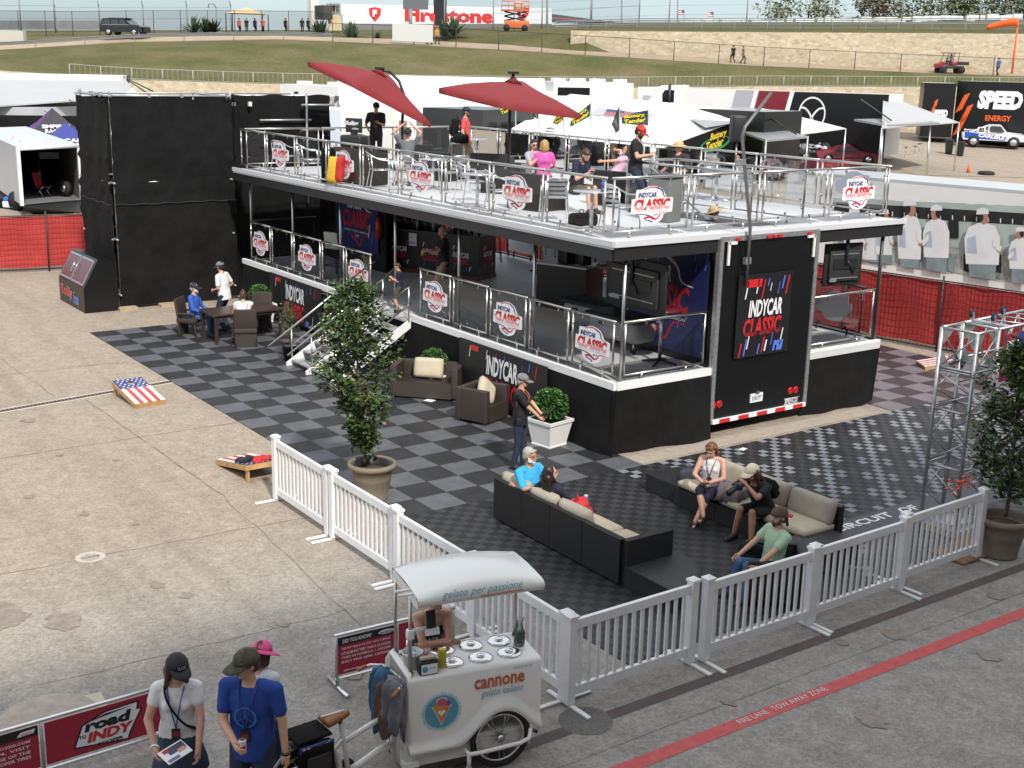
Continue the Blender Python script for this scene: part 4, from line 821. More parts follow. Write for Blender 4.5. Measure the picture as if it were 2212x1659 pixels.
# right group: seats face -y
sofa_module('footstool','low black wicker footstool at the far end of the right sofa row',(16.62,4.36,0),0,.72,.70,back=False,cush=False,cat='footstool',h=.3)
x0=17.0
for k,(w_,l) in enumerate(zip([.90,.92,.86],['beige cushioned sofa section under the woman in the white blouse','beige cushioned sofa section under the man with the camera','beige cushioned sofa section at the near end of the right row'])):
    sofa_module('sofa_section',l,(x0+w_/2,4.36,0),0,w_,.80,group='beige cushioned sofa sections'); x0+=w_
t=thing('end_table','plain black wicker end table beside the near end of the right sofa row','table',(19.85,4.05,0)); MB().box((0,0,.17),(.62,.95,.30),WICK2).build('base',t); MB().box((0,0,.335),(.64,.97,.02),MATS['woven_top']).build('table_top',t)
wicker_seat('black wicker lounge chair under the man in the green shirt',(20.3,2.72,0),R(-42),.78,'lounge chair',d_=.78,h=.62,arm=.08,seat=.28,mm=WICK2,name='lounge_chair')
m=MB(); cushion(m,(0,0,0),(.60,.62,.13),CUSH,puff=.012); m.build('seat_cushion',label='beige seat cushion on the lounge chair of the man in green',cat='cushion',loc=(20.25,2.66,.35),rz=R(-42))
# ---------------------------------------------------------------- cornhole boards
PINE=mat('pine_wood',(.46,.27,.11),.6,var=.25,vscale=7); FW=mat('flag_white',(.78,.76,.74),.5,var=.04,vscale=4); FR=mat('flag_red',(.52,.05,.05),.5); FB=mat('flag_blue',(.035,.05,.19),.5); HOLE=mat('hole_black',(.008,.006,.005),.9)
def star(mb,x,y,r,m,z,rot=0): mb.poly([(x+(r if k%2==0 else r*.42)*math.sin(2*PI*k/10+rot),y+(r if k%2==0 else r*.42)*math.cos(2*PI*k/10+rot),z) for k in range(10)],m)
def cornhole(label,low,rz,bags=None,fold=False):
    # low edge at the origin, board runs along +X and rises; hole near the raised end
    t=thing('cornhole_board',label,'game board',low,rz); L=1.2; W2=.305; a=math.atan2(.22,L); X=M4.Translation((0,0,.09))@M4.Rotation(-a,4,'Y')
    m=MB(); ring=[(.97+.076*math.cos(2*PI*k/24),.076*math.sin(2*PI*k/24)) for k in range(24)]
    sq=[]
    for k in range(24):
        c_,s_=math.cos(2*PI*k/24),math.sin(2*PI*k/24); f=.14/max(abs(c_),abs(s_)); sq.append((.97+c_*f,s_*f))
    for zz,rev in((0,0),(-.014,1)):
        v=[(x,y,zz) for x,y in ring]+[(x,y,zz) for x,y in sq]; f=[(k,24+k,24+(k+1)%24,(k+1)%24) for k in range(24)]
        m.add(v,[q[::-1] for q in f] if rev else f,FB if not rev else PINE,X=X)
        for q in([(0,-W2),(.83,-W2),(.83,W2),(0,W2)],[(1.11,-W2),(L,-W2),(L,W2),(1.11,W2)],[(.83,-W2),(1.11,-W2),(1.11,-.14),(.83,-.14)],[(.83,.14),(1.11,.14),(1.11,W2),(.83,W2)]):
            pl=[(x,y,zz) for x,y in q]; m.poly(pl[::-1] if rev else pl,(FB if q[0][0]>=.83 else FW) if not rev else PINE,X=X)
    m.poly([(.74,-W2,.0005),(.83,-W2,.0005),(.83,W2,.0005),(.74,W2,.0005)],FB,X=X)
    for k in range(3): y=-W2+ .087*(1+2*k); m.poly([(0,y,.001),(.74,y,.001),(.74,y+.087,.001),(0,y+.087,.001)],FR,X=X)
    sm=MB(); rr=random.Random(2)
    for i in range(6):
        for j in range(6):
            x=.79+i*.075; y=-.26+j*.1+(.05 if i%2 else 0)
            if abs(y)<.29 and ((x-.97)**2+y*y)**.5>.105: star(sm,x,y,.03,FW,.0012,PI/2)
    m.merge(sm,X)
    tx=MB(); text(tx,'CLASSIC',(0,0),.46,.07,mat('flag_pale_blue',(.30,.32,.55),.6),z=.0018,bold=.0); m.merge(tx,X@M4.Translation((.66,0,0))@M4.Rotation(-PI/2,4,'Z'))
    m.build('top',t)
    m=MB(); m.merge(MB().box((.6,-W2-.001,-.05),(L,.025,.085),PINE).box((.6,W2+.001,-.05),(L,.025,.085),PINE).box((.012,0,-.05),(.025,.59,.085),PINE).box((L-.012,0,-.05),(.025,.59,.085),PINE),X); m.build('frame',t)
    for y in(-.27,.27): MB().box((1.13,y,.14),(.085,.035,.27),PINE).build('leg',t)
    return t,X
cornhole('flag painted cornhole board lying alone near the drain, clear of bags',(7.28,-1.02,0),R(180)+.06)
t,X=cornhole('flag painted cornhole board with bags beside the first fence post',(11.36,-1.02,0),R(2))
BR=mat('bag_red',(.50,.02,.025),.8); BB=mat('bag_black',(.012,.012,.015),.8)
r0=random.Random(4)
for k,(x,y,mm) in enumerate([(.70,-.20,BB),(.80,-.12,BB),(.74,-.05,BB),(.90,-.20,BB),(.86,.1,BR),(.98,.02,BR),(1.06,.12,BR),(1.1,-.06,BR)]):
    m=MB(); cushion(m,(0,0,0),(.15,.15,.045),mm,puff=.012); o=m.build('bean_bag',label=('black' if mm is BB else 'red')+' bean bag lying on the cornhole board beside the fence post',cat='bean bag',group=('black' if mm is BB else 'red')+' bean bags on the cornhole board')
    p=M4.Translation((11.36,-1.02,0))@M4.Rotation(R(2),4,'Z')@X@V((x,y,.03)); o.location=p; o.rotation_euler=(r0.uniform(-.2,.2),-.2+r0.uniform(-.2,.2),r0.uniform(0,3))
cornhole('flag painted cornhole board by the right hand red fence, behind the truss',(13.05,15.35,0),R(55))
m=MB(); m.box((0,0,.009),(.20,.16,.006),PWHITE); m.build('paper_sheet',label='white paper napkin lying on the tiles below the wicker loveseat',cat='paper',loc=at(928,866,.012),rz=.4)
m=MB(); m.box((0,0,.009),(.10,.16,.004),PWHITE); m.build('paper_sheet',label='white paper slip lying on the small tiles behind the sofa',cat='paper',loc=at(1605,971,.012),rz=.3)
# ---------------------------------------------------------------- truss tower
TRM=mat('truss_aluminium',(.44,.45,.46),.4,.75,var=.3,vscale=12)
tr=thing('truss_gate','square aluminium truss tower with a bolted corner block and a crossing beam','truss',(0,0,0))
tc_=V((19.83,7.05,0)); hw=.29; TH=3.05; ua=V((math.cos(R(4)),math.sin(R(4)),0)); ub=V((-ua.y,ua.x,0))
def cor(sx,sy,z): return tc_+ua*hw*sx+ub*hw*sy+V((0,0,z))
m=MB()
for sx in(-1,1):
    for sy in(-1,1): m.tube(cor(sx,sy,.06),cor(sx,sy,TH),.03,TRM)
m.build('upright',tr,'four upright tubes of the truss tower')
m=MB(); zz=[.08,.95,1.82,2.42]; CC=[(-1,-1),(1,-1),(1,1),(-1,1)]
for z in zz+[2.46,TH]:
    for a,b in zip(CC,CC[1:]+CC[:1]): m.tube(cor(*a,z),cor(*b,z),.020,TRM)
for k in range(3):
    for q,(a,b) in enumerate(zip(CC,CC[1:]+CC[:1])):
        za,zb=zz[k]+.03,zz[k+1]-.03; zm=(za+zb)/2
        m.tube(cor(*a,za),cor(*b,zm),.013,TRM); m.tube(cor(*b,zm),cor(*a,zb),.013,TRM)
m.build('bracing',tr)
m=MB()
for a,b in zip(CC,CC[1:]+CC[:1]):
    for p,q in((a,b),(b,a)):
        for z,s_ in((2.48,1),(TH-.02,-1)):
            c=cor(*p,z); d=(cor(*q,z)-c); o_=V((d.y,-d.x,0)).normalized()*.004*(1 if p==a else -1); m.add([c+o_,c+d*.34+o_,c+d*.10+V((0,0,.22*s_))+o_,c+V((0,0,.22*s_))+o_],[(0,1,2,3)],TRM)
    m.tube(cor(*a,2.5).lerp(cor(*b,2.5),.1),cor(*b,TH-.05),.013,TRM)
m.build('corner_block',tr)
m=MB(); bx=lambda s_,sz,y: cor(s_,1,TH if sz else 2.5)+ub*y
for s_ in(-1,1):
    for sz in(0,1): m.tube(bx(s_,sz,0),bx(s_,sz,3.4),.025,TRM)
for k in range(8):
    y=.1+k*.42
    for s_ in(-1,1): m.tube(bx(s_,0,y),bx(s_,1,y+.21),.012,TRM); m.tube(bx(s_,1,y+.21),bx(s_,0,y+.42),.012,TRM)
    m.tube(bx(-1,1,y),bx(1,1,y+.21),.012,TRM)
m.box(bx(0,1,.25)+V((0,0,.01)),(.56,.16,.03),TRM,rz=R(4)); m.build('beam',tr)
m=MB(); m.box(tc_+V((0,0,.03)),(.85,.85,.04),TRM,rz=R(4)); m.build('base_plate',tr)
for y,s_ in((.22,-1),(.26,.15),(.9,-.6),):
    c=bx(s_,1,y)+V((0,0,.11)); m=MB(); m.tube(c-ua*.02,c+ua*.02,.062,RUB,n=16); m.tube(c-ua*.022,c+ua*.022,.03,BLUE,n=10); m.box(c-V((0,0,.06)),(.05,.05,.10),TRM); m.build('castor',tr)
GB=mat('gate_banner_red',(.33,.025,.06),.5); GBB=mat('gate_banner_blue',(.05,.05,.22),.5)
m=MB(); X=frame(bx(1.12,0,1.55)+V((0,0,.10)),ub,(0,0,1)); m.box((0,0,0),(2.9,.72,.012),GBB); m.box((-1.25,0,.003),(.42,.722,.010),GB); m.box((-1.2,.12,.012),(.32,.26,.004),PWHITE); text(m,'NTT',(-1.12,.12),.16,.09,NAVY,z=.016); text(m,'INDYCAR',(-1.2,-.1),.32,.07,PWHITE,z=.012); text(m,'INDYCAR',(.2,.05),1.3,.3,PWHITE,z=.01,bold=.03,shear=.15)
MB().merge(m,X).build('gate_banner',tr,'red and blue banner hung on the beam')
PLY=mat('plywood_base',(.24,.125,.062),.8,var=.35,vscale=4)
MB().box((20.72,6.32,.022),(.62,1.15,.02),PLY).build('plywood_sheet',label='brown plywood sheet under the end of the picket fence',cat='plywood',rz=0); MB().box((20.2,7.0,.025),(.9,1.1,.022),PLY,rz=.1).build('plywood_sheet',label='brown plywood sheet under the foot of the truss tower',cat='plywood')
# ---------------------------------------------------------------- mesh fences with red cloth
RC=bpy.data.materials.new('red_windscreen'); RC.use_nodes=True
def redcloth(M):
    t=M.node_tree; b=t.nodes['Principled BSDF']; N=t.nodes.new; L=t.links.new; b.inputs['Roughness'].default_value=.8
    tc=N('ShaderNodeTexCoord'); n_=N('ShaderNodeTexNoise'); n_.inputs['Scale'].default_value=1.3; n_.inputs['Detail'].default_value=5; L(tc.outputs['Object'],n_.inputs['Vector']); r=N('ShaderNodeValToRGB'); r.color_ramp.elements[0].position=.3; r.color_ramp.elements[1].position=.7; r.color_ramp.elements[0].color=(.36,.026,.026,1); r.color_ramp.elements[1].color=(.52,.05,.045,1); L(n_.outputs['Fac'],r.inputs[0]); L(r.outputs[0],b.inputs['Base Color'])
    b.inputs['Transmission Weight'].default_value=0
redcloth(RC); WIRE=mat('fence_wire',(.10,.022,.022),.6,.2); FPOST=mat('fence_post_dark',(.06,.05,.045),.6,.3)
def redfence(p,q,label,h=1.78,group='red screened fence panels'):
    p,q=V((*p,0)),V((*q,0)); L=(q-p).length; d=(q-p)/L; t=thing('screened_fence',label,'fence',p,math.atan2(d.y,d.x),group); r0=random.Random(int(abs(p.x*7+p.y*13)))
    MB().tube((0,0,0),(0,0,h+.12),.028,FPOST).build('post',t); m=MB(); m.tube((0,0,h),(L,0,h),.018,FPOST); m.tube((0,0,.09),(L,0,.09),.018,FPOST); m.build('rail',t)
    m=MB(); rows=[]; N=int(L/.25)
    for z in (.16,.5,.9,1.3,h-.03): rows.append([(L*i/N,-.0+.02*math.sin(i*1.3+z*2)+r0.uniform(-.012,.012)+.03,z+(r0.uniform(-.03,.02) if z<.2 else 0)) for i in range(N+1)])
    m.rings(rows,RC,cap=False,close=False); m.build('windscreen',t)
    m=MB()
    for k in range(int(L/.11)): m.box(((k+.5)*.11,-.02,h/2+.05),(.007,.006,h-.1),WIRE)
    for k in range(int(h/.16)): m.box((L/2,-.026,.12+k*.16),(L,.006,.007),WIRE)
    m.build('wire_mesh',t)
def fence_line(a,b,n_,fmt):
    a,b=V((*a,0)),V((*b,0))
    for k in range(n_): p=a.lerp(b,k/n_); q=a.lerp(b,(k+1)/n_); redfence((p.x,p.y),(q.x,q.y),fmt[k])
fence_line((-11.2,-6.5),(-9.2,4.4),4,['red screened fence panel at the far left edge','second red screened fence panel from the left edge','red screened fence panel behind the ice freezer','red screened fence panel touching the black cloth tower'])
rl_=[f'red screened fence panel {x}' for x in('seen left of the blue wall print under the deck','behind the bar counter under the deck','seen under the deck right of the bar','seen under the deck near the rear railing signs','seen between the deck posts left of the service counter','behind the service counter under the deck','behind the trailer rear end','behind the hanging television on the right deck','between the right deck post and the truss tower','behind the truss tower','at the right edge behind the potted tree')]
fence_line((-8.6,13.6),(20,18.4),11,rl_)
# ---------------------------------------------------------------- gelato tricycle cart
ct=thing('gelato_cart','white gelato tricycle cart with an arched canopy, steel lids and a bicycle behind','cart',(21.44,-3.50,0))
d0=V((21.74,-2.17,0))-V((21.44,-3.50,0)); CA=math.atan2(d0.y,d0.x); ct.rotation_euler=(0,0,CA)
CM=M4.Translation((21.44,-3.50,0))@M4.Rotation(CA,4,'Z')   # local x runs along the near long side, local +y away from the viewer
Lc,Wc=1.36,.66; CLB=mat('logo_blue',(.10,.34,.47),.35); CLB2=mat('logo_pale_blue',(.42,.66,.72),.35); ORG=mat('logo_orange',(.55,.115,.03),.35); ORL=mat('logo_cone',(.72,.26,.07),.4); SCR=mat('script_blue',(.16,.38,.48),.4); PNK=mat('scoop_pink',(.62,.10,.2),.4); PUR=mat('scoop_purple',(.28,.06,.33),.4); GRN=mat('scoop_green',(.25,.42,.04),.4)
# body: near-side outline with the wheel arch and swept skirt, extruded to the far side
top=1.08
def arch(x):
    # lower edge of the side panel: rises over the wheel
    return .34+.345*math.exp(-(abs(x-.95)/.34)**2.4)
m=MB(); xs=[Lc*i/40 for i in range(41)]
near=[(x,0,max(.24,arch(x)-.05)) for x in xs]; up=[(x,0,top) for x in xs]
R1=.05
m.rings([[(x,-.035,max(.30,arch(x)-.10)) for x in xs],[(x,-.06,max(.33,arch(x)-.06)) for x in xs],[(x,-.05,max(.36,arch(x)-.01)) for x in xs],[(x,-.012,arch(x)+.04) for x in xs],[(x,0,arch(x)+.09) for x in xs],[(x,0,top-.04) for x in xs],[(x,.012,top-.012) for x in xs],[(x,.04,top) for x in xs],[(x,Wc-.04,top) for x in xs],[(x,Wc-.012,top-.012) for x in xs],[(x,Wc,top-.04) for x in xs],[(x,Wc,arch(x)+.09) for x in xs],[(x,Wc+.06,max(.33,arch(x)-.06)) for x in xs]],GEL,cap=False,close=False)
for x,s_ in((0,-1),(Lc,1)):
    m.add([(x,0,.38),(x,Wc,.38),(x,Wc,top-.04),(x,Wc-.04,top),(x,.04,top),(x,0,top-.04)],[(0,1,2,3,4,5)] if s_<0 else [(5,4,3,2,1,0)],GEL)
m.box((.62,Wc/2,.26),(1.30,Wc-.06,.22),GEL); m.box((.02,Wc/2,.2),(.16,Wc+.06,.05),GEL); m.box((.03,Wc/2,.65),(.06,Wc-.08,.9),GEL,bev=.02); m.box((-.006,Wc/2,.62),(.012,.42,.6),mat('vent_grille',(.10,.10,.10),.5)); m.build('body',ct)
MB().path([(.02,.02,.30),(.0,-.008,.75),(.0,.0,1.0),(.04,.06,1.10),(.04,Wc-.06,1.10),(0,Wc,1.0),(0,Wc,.3)],.022,GEL).build('edge_rail',ct)
for k in range(6):
    x=.50+.30*(k//2); y=.20+.27*(k%2); m=MB(); m.lathe([(.115,.0),(.118,.012),(.105,.018),(.06,.024),(.045,.018),(.0001,.016)],CHROME,(x,y,top),n=26,cap=False); m.lathe([(.035,.018),(.04,.034),(.028,.042),(.0001,.042)],CHROME,(x,y,top),n=16,cap=False); m.build('lid',ct)
# canopy: arched top, flat printed fascia, on two posts
m=MB(); N=24; cz=1.84; a0=.05; a1=Lc-.05
def hc(t): return .02+.085*math.sin(PI*t)**.8 if 0<t<1 else .03
y0,y1=-.10,Wc-.0; prof=[(a0+(a1-a0)*i/N,hc(i/N)) for i in range(N+1)]
m.rings([[(x,y0+.02,cz) for x,h in prof],[(x,y0,cz+.01) for x,h in prof],[(x,y0-.03,cz+.035) for x,h in prof],[(x,y0-.03,cz+.075+h*.1) for x,h in prof],[(x,y0+.0,cz+.08+h*.8) for x,h in prof],[(x,y0+.06,cz+.085+h) for x,h in prof],[(x,(y0+y1)/2,cz+.095+h*1.05) for x,h in prof],[(x,y1-.06,cz+.085+h) for x,h in prof],[(x,y1,cz+.08+h*.8) for x,h in prof],[(x,y1+.03,cz+.05) for x,h in prof],[(x,y1,cz) for x,h in prof]],GEL,cap=True,close=False)
m.poly([(a0,y0+.02,cz),(a0,y1,cz),(a1,y1,cz),(a1,y0+.02,cz)],GEL)
for x in(a0,a1): m.poly([(x,y0-.03,cz+.04),(x,y0,cz+.08),(x,y0+.06,cz+.11),(x,y1-.06,cz+.11),(x,y1,cz+.08),(x,y1,cz),(x,y0,cz)],GEL)
for y in(.02,.12): m.tube((a0-.14,y,cz+.1),(a0+.1,y,cz+.1),.014,GEL)
X=frame((.68,y0-.022,cz+.105),(1,0,0),(0,.12,1))
text(m,'gelato per passione',(0,.0),.80,.095,SCR,shear=.35,X=X,bold=-.004,z=.012); m.add([(-.02,-.062,.012),(.40,-.055,.012),(.40,-.046,.012),(-.02,-.052,.012)],[(0,1,2,3)],ORG,X=X); m.build('canopy',ct)
for x,y in((.05,.10),(Lc-.06,Wc-.12),(.05,Wc-.1)): 
    q=MB().tube((x,y,top-.02),(x,y,cz+.05),.017,STEEL); q.tube((x,y,top),(x,y,top+.03),.03,BLKPL); q.build('canopy_post',ct)
# logos on the near side
X=frame((.33,-.004,.70),(1,0,0),(0,0,1)); m=MB(); n=30
m.poly([((.205 if k%2 else .178)*math.cos(PI*k/n+(.03 if k%4<2 else -.03)),(.205 if k%2 else .178)*math.sin(PI*k/n),.001) for k in range(2*n)],CLB2,X=X); m.poly([(.168*math.cos(2*PI*k/40),.168*math.sin(2*PI*k/40),.003) for k in range(40)],CLB,X=X)
def disc(mb,x,y,rx,ry,mm,z,n=20): mb.poly([(x+rx*math.cos(2*PI*k/n),y+ry*math.sin(2*PI*k/n),z) for k in range(n)],mm,X=X)
m.poly([(-.087,.045,.005),(.0,-.145,.005),(.087,.045,.005)],PWHITE,X=X); disc(m,0,.055,.097,.035,PWHITE,.0052)
disc(m,0,.10,.060,.052,PWHITE,.0054); disc(m,-.045,.07,.045,.036,GRN,.006); disc(m,.045,.075,.045,.038,PUR,.0062); disc(m,0,.10,.05,.044,PNK,.0064)
m.poly([(-.076,.036,.0066),(0,-.128,.0066),(.076,.036,.0066)],ORL,X=X); disc(m,0,.042,.084,.02,ORL,.0068); m.poly([(-.0,-.128,.007),(.076,.036,.007),(.02,.036,.007)],mat('cone_shade',(.62,.16,.03),.4),X=X)
m.poly([(.0,-.045,.0075),(.036,-.008,.0075),(.036,.012,.0075),(.02,.02,.0075),(0,.006,.0075),(-.02,.02,.0075),(-.036,.012,.0075),(-.036,-.008,.0075)],PWHITE,X=X)
X2=frame((.92,-.004,.915),(1,0,0),(0,0,1)); text(m,'cannone',(0,0),.52,.105,ORG,X=X2,bold=.022); text(m,'gelato italiano',(.03,-.115),.44,.10,SCR,X=X2,shear=.35,bold=-.004); text(m,'eventi & service',(.24,.115),.20,.028,SCR,X=X2,bold=0)
m.build('lettering',ct)
# wheels
def spoked(mb,c,r,ax,tw_=.03):
    a=V(ax).normalized(); b=V((0,0,1)); e=a.cross(b).normalized(); pt=lambda t,rr,o=0: V(c)+e*rr*math.cos(t)+b*rr*math.sin(t)+a*o
    mb.path([pt(2*PI*k/36,r-tw_) for k in range(36)],tw_,RUB,n=8,closed=True); mb.path([pt(2*PI*k/36,r-2*tw_-.012) for k in range(36)],.013,CHROME,n=6,closed=True)
    mb.tube(V(c)-a*.04,V(c)+a*.04,.035,STEEL,n=12)
    for k in range(28): mb.tube(pt(2*PI*k/28,.03,.025*(-1)**k),pt(2*PI*k/28+.25*(-1)**(k//2),r-2*tw_-.01),.0022,STEEL,n=4)
WX=.93
for y in(-.02,Wc+.05):
    m=MB(); spoked(m,(WX,y,.315),.315,(0,1,0),.028); m.build('wheel',ct)
m=MB(); m.path([(.56,-.03,.26),(.58,-.11,.25),(.70,-.13,.26),(1.1,-.13,.28),(1.20,-.11,.30),(1.24,-.05,.36)],.022,GEL); m.tube((.58,-.10,.25),(.58,-.10,.10),.022,GEL); m.box((.58,-.10,.09),(.05,.05,.03),GEL); m.tube((1.26,-.06,.35),(1.30,-.08,.33),.02,BLKPL); m.build('wheel_guard',ct)
# bicycle half, turned to the left of the cart
PIV=V((-.09,.16,0)); bd=(CM.inverted()@V((21.30,-4.60,0))-PIV); bd.z=0; bd.normalize()
def bp(s_,z,o=0):
    s_=s_-.12*min(1,max(0,(s_-.1)/.4)); return PIV+bd*s_+V((-bd.y,bd.x,0))*o+V((0,0,z))
m=MB(); m.tube(bp(0,.16),bp(0,.92),.034,GEL); m.tube(bp(0,.2,.07),bp(0,.8,.07),.02,GEL)
m.path([bp(.02,.70),bp(.35,.64),bp(.66,.56)],.027,GEL); m.path([bp(.02,.36),bp(.22,.34),bp(.50,.27),bp(.60,.25)],.036,GEL); m.tube(bp(.62,.22),bp(.70,.80),.024,GEL); m.path([bp(.66,.56),bp(.80,.50),bp(1.04,.31)],.014,GEL)
for o in(-.06,.06): m.path([bp(.62,.25,o*.6),bp(.85,.26,o),bp(1.08,.32,o)],.014,GEL); m.path([bp(.68,.62,o*.4),bp(1.08,.33,o)],.011,GEL)
m.build('bicycle_frame',ct)
m=MB(); spoked(m,bp(1.08,.32),.33,(-bd.y,bd.x,0),.026); m.build('wheel',ct)
m=MB(); m.path([bp(1.08+.36*math.cos(t),.32+.36*math.sin(t)) for t in [R(a) for a in range(10,191,10)]],.03,GEL,n=8,flat=.35); m.build('mudguard',ct)
m=MB(); m.tube(bp(.62,.25,-.045),bp(.62,.25,-.06),.095,BLKPL,n=24); m.tube(bp(.62,.25,-.062),bp(.62,.25,-.066),.05,STEEL,n=16); m.tube(bp(.62,.25,-.07),bp(.60,.09,-.08),.014,GEL); m.box(bp(.60,.075,-.12),(.08,.10,.025),BLKPL,rz=math.atan2(bd.y,bd.x)); m.build('crank',ct)
SAD=mat('saddle_leather',(.33,.13,.045),.45); m=MB()
m.rings([[bp(.90-t*.27-.02,.845+.03*(1-abs(1-2*t))*0+zz*(.05 if t<.6 else .035),ww*(.085*(1-t)**.8+.022)) for ww,zz in((-1,-.5),(-.75,.45),(0,.75),(.75,.45),(1,-.5),(0,-.6))] for t in (0,.12,.3,.5,.7,.88,1)],SAD); m.path([bp(.9-.27*t,.892-.012*t) for t in(0,.3,.6,.9)],.010,GEL,n=5,flat=.5); m.tube(bp(.70,.78),bp(.76,.83),.028,BLKPL); m.build('saddle',ct)
m=MB(); m.path([bp(.0,.9),bp(0,1.10),bp(.02,1.11,.18),bp(.10,1.10,.27),bp(.24,1.06,.31)],.013,GEL); m.path([bp(0,1.10),bp(.02,1.11,-.18),bp(.10,1.10,-.27),bp(.24,1.06,-.31)],.013,GEL); m.build('handlebar',ct)
for s_ in(1,-1): MB().tube(bp(.14,1.09,.285*s_),bp(.26,1.055,.315*s_),.019,SAD).build('grip',ct)
m=MB(); m.path([bp(.05,1.0,-.1),bp(-.05,.8,-.1),bp(-.02,.5,-.1),bp(.02,.25,-.06),bp(-.06,.12,-.04)],.006,BLKPL,n=5); m.path([bp(.66,.6),bp(.8,.52,.02),bp(.9,.45)],.005,BLKPL,n=5); m.build('cable',ct)
m=MB(); m.box(bp(1.06,.71),(.34,.12,.012),STEEL,rz=math.atan2(bd.y,bd.x)); m.build('carrier',ct)
# double pannier bag slung over the carrier
t=thing('pannier_bag','black double pannier bag with a turquoise flowered hem hung over the rear wheel','bag',CM@bp(1.04,.05)); t.rotation_euler=(0,0,CA+math.atan2(bd.y,bd.x))
m=MB(); m.box((0,0,.73),(.36,.30,.03),BLK,bev=.014); 
for s_ in(-1,1): m.box((0,s_*.16,.52),(.34,.11,.36),BLK,bev=.035); m.box((0,s_*.222,.50),(.24,.02,.22),BLKPL,bev=.008)
m.build('pouch',t); m=MB(); TQ=mat('hem_turquoise',(.18,.5,.45),.6); r0=random.Random(8)
for s_ in(-1,1):
    m.box((0,s_*.188,.675),(.34,.022,.07),NAVY,bev=.008)
    for k in range(16): a=r0.uniform(-.15,.15); X=frame((a,s_*.2005,.675+r0.uniform(-.022,.022)),(s_*-1,0,0),(0,0,1)); star(m:=m,0,0,.0,TQ,0) if False else m.merge(MB().poly([(.018*math.cos(q*2*PI/5)*(1 if q%1==0 else .4),.018*math.sin(q*2*PI/5),0) for q in range(5)],r0.choice((TQ,TQ,PWHITE))),X)
m.build('flowered_hem',t); MB().box((.12,.235,.42),(.06,.006,.03),PWHITE).box((.12,-.235,.42),(.06,.006,.03),PWHITE).build('reflector',t)
# jackets over the handlebar
def hung(label,off,w_,h_,col,seed,parent=None,dz=0):
    r0=random.Random(seed); N=40; rows=[]; c=bp(.10,1.14+dz,off); ex=V((-bd.y,bd.x,0)); 
    for z,f,tk in((0,.55,.05),(-.05,.85,.08),(-.12,.95,.085),(-.2,1,.09),(-.28,.97,.085),(-.36,.98,.095),(-.44,.92,.085),(-h_*.93,.82,.07),(-h_,.74,.065)):
        rows.append([c+ex*(w_/2*f*math.cos(2*PI*k/N)*(1+.10*math.sin(k*.9+z*7+seed)+.05*math.sin(k*2.3-z*16)))+bd*(tk*math.sin(2*PI*k/N)*(1+.30*math.sin(k*1.15+z*5+seed)+.16*math.sin(k*2.6+z*21)))+V((0,0,z+.05*math.sin(k*.55+seed)*(z<-.4))) for k in range(N)])
    m=MB(); m.rings(rows,col,cap=True); m.v=[CM@p for p in m.v]; return m.build('jacket',label=label,cat='jacket')
hung('grey jacket hung over the cart handlebar',.16,.30,.50,mat('jacket_grey',(.17,.17,.19),.9,var=.25,vscale=6),2); hung('blue denim jacket hung over the near cart handlebar',-.06,.28,.62,mat('jacket_blue',(.045,.12,.22),.9,var=.3,vscale=6),5,dz=.01); hung('brown cloth hung under the jackets on the cart handlebar',.03,.30,.54,mat('cloth_brown',(.15,.09,.07),.9,var=.2),7,dz=-.07)
# things on the cart top
def on(x,y,z=0): return CM@V((x,y,top+z))
t=thing('napkin_holder','black napkin holder standing at the near left corner of the cart top','napkin holder',on(.22,.09),CA); MB().box((0,0,.07),(.19,.11,.14),BLKPL,bev=.015).build('case',t); MB().box((0,0,.155),(.15,.05,.03),CUSH,bev=.008).build('napkins',t); m=MB(); m.box((.0,-.058,.065),(.16,.004,.10),PWHITE); X=frame((0,-.0605,.065),(1,0,0),(0,0,1)); disc(m,-.045,0,.03,.03,CLB,0); text(m,'cannone',(.03,.01),.07,.016,ORG,X=X,z=.0,bold=0); m.build('label_card',t)
m=MB(); CUPY=mat('cup_yellow',(.74,.66,.10),.5)
for k in range(11): m.lathe([(.032,k*.016),(.042,k*.016+.022),(.0435,k*.016+.022),(.041,k*.016+.016)],CUPY,n=18,cap=False)
m.lathe([(.0001,.19),(.03,.19)],CUPY,n=14,cap=False); m.build('cup_stack',label='stack of yellow paper cups between the napkin holder and the steel lids',cat='cups',loc=on(.385,.15))
t=thing('plastic_tub','clear white plastic tub of scoops at the left end of the cart top','tub',on(.12,.25)); MB().lathe([(.08,0),(.098,.15),(.104,.155),(.10,.165),(.092,.15),(.078,.012),(.0001,.01)],mat('tub_plastic',(.72,.73,.75),.25),n=26).build('tub',t); m=MB()
for k in range(9): m.ell((.05*math.cos(k*2.1),.05*math.sin(k*2.1),.12),(.02,.02,.03),PWHITE,n=8,k=5)
m.build('scoops',t)
t=thing('small_tub','small clear tub with pink spoons beside the yellow cups','tub',on(.27,.30)); MB().lathe([(.045,0),(.058,.09),(.062,.095),(.055,.09),(.042,.01),(.0001,.01)],MATS['tub_plastic'],n=20).build('tub',t); m=MB()
for k in range(5): m.tube((0,0,.05),(.04*math.cos(k),.04*math.sin(k),.13),.005,mat('spoon_pink',(.75,.22,.2),.4),n=5)
m.build('spoons',t)
t=thing('tip_jar','clear bottle jar of banknotes at the right end of the cart top','jar',on(1.26,.33)); MB().lathe([(.05,.0),(.056,.02),(.056,.14),(.034,.2),(.03,.25),(.045,.29)],glassmat('jar_glass',(.85,.9,.9),1.6),n=20,cap=False).build('jar',t); m=MB(); r0=random.Random(6); BN=mat('banknote',(.18,.25,.17),.8,var=.4,vscale=25)
for k in range(9): m.box((r0.uniform(-.02,.02),r0.uniform(-.02,.02),.02+k*.016),(.06,.05,.012),BN,rz=r0.uniform(0,3),rx=r0.uniform(-.5,.5))
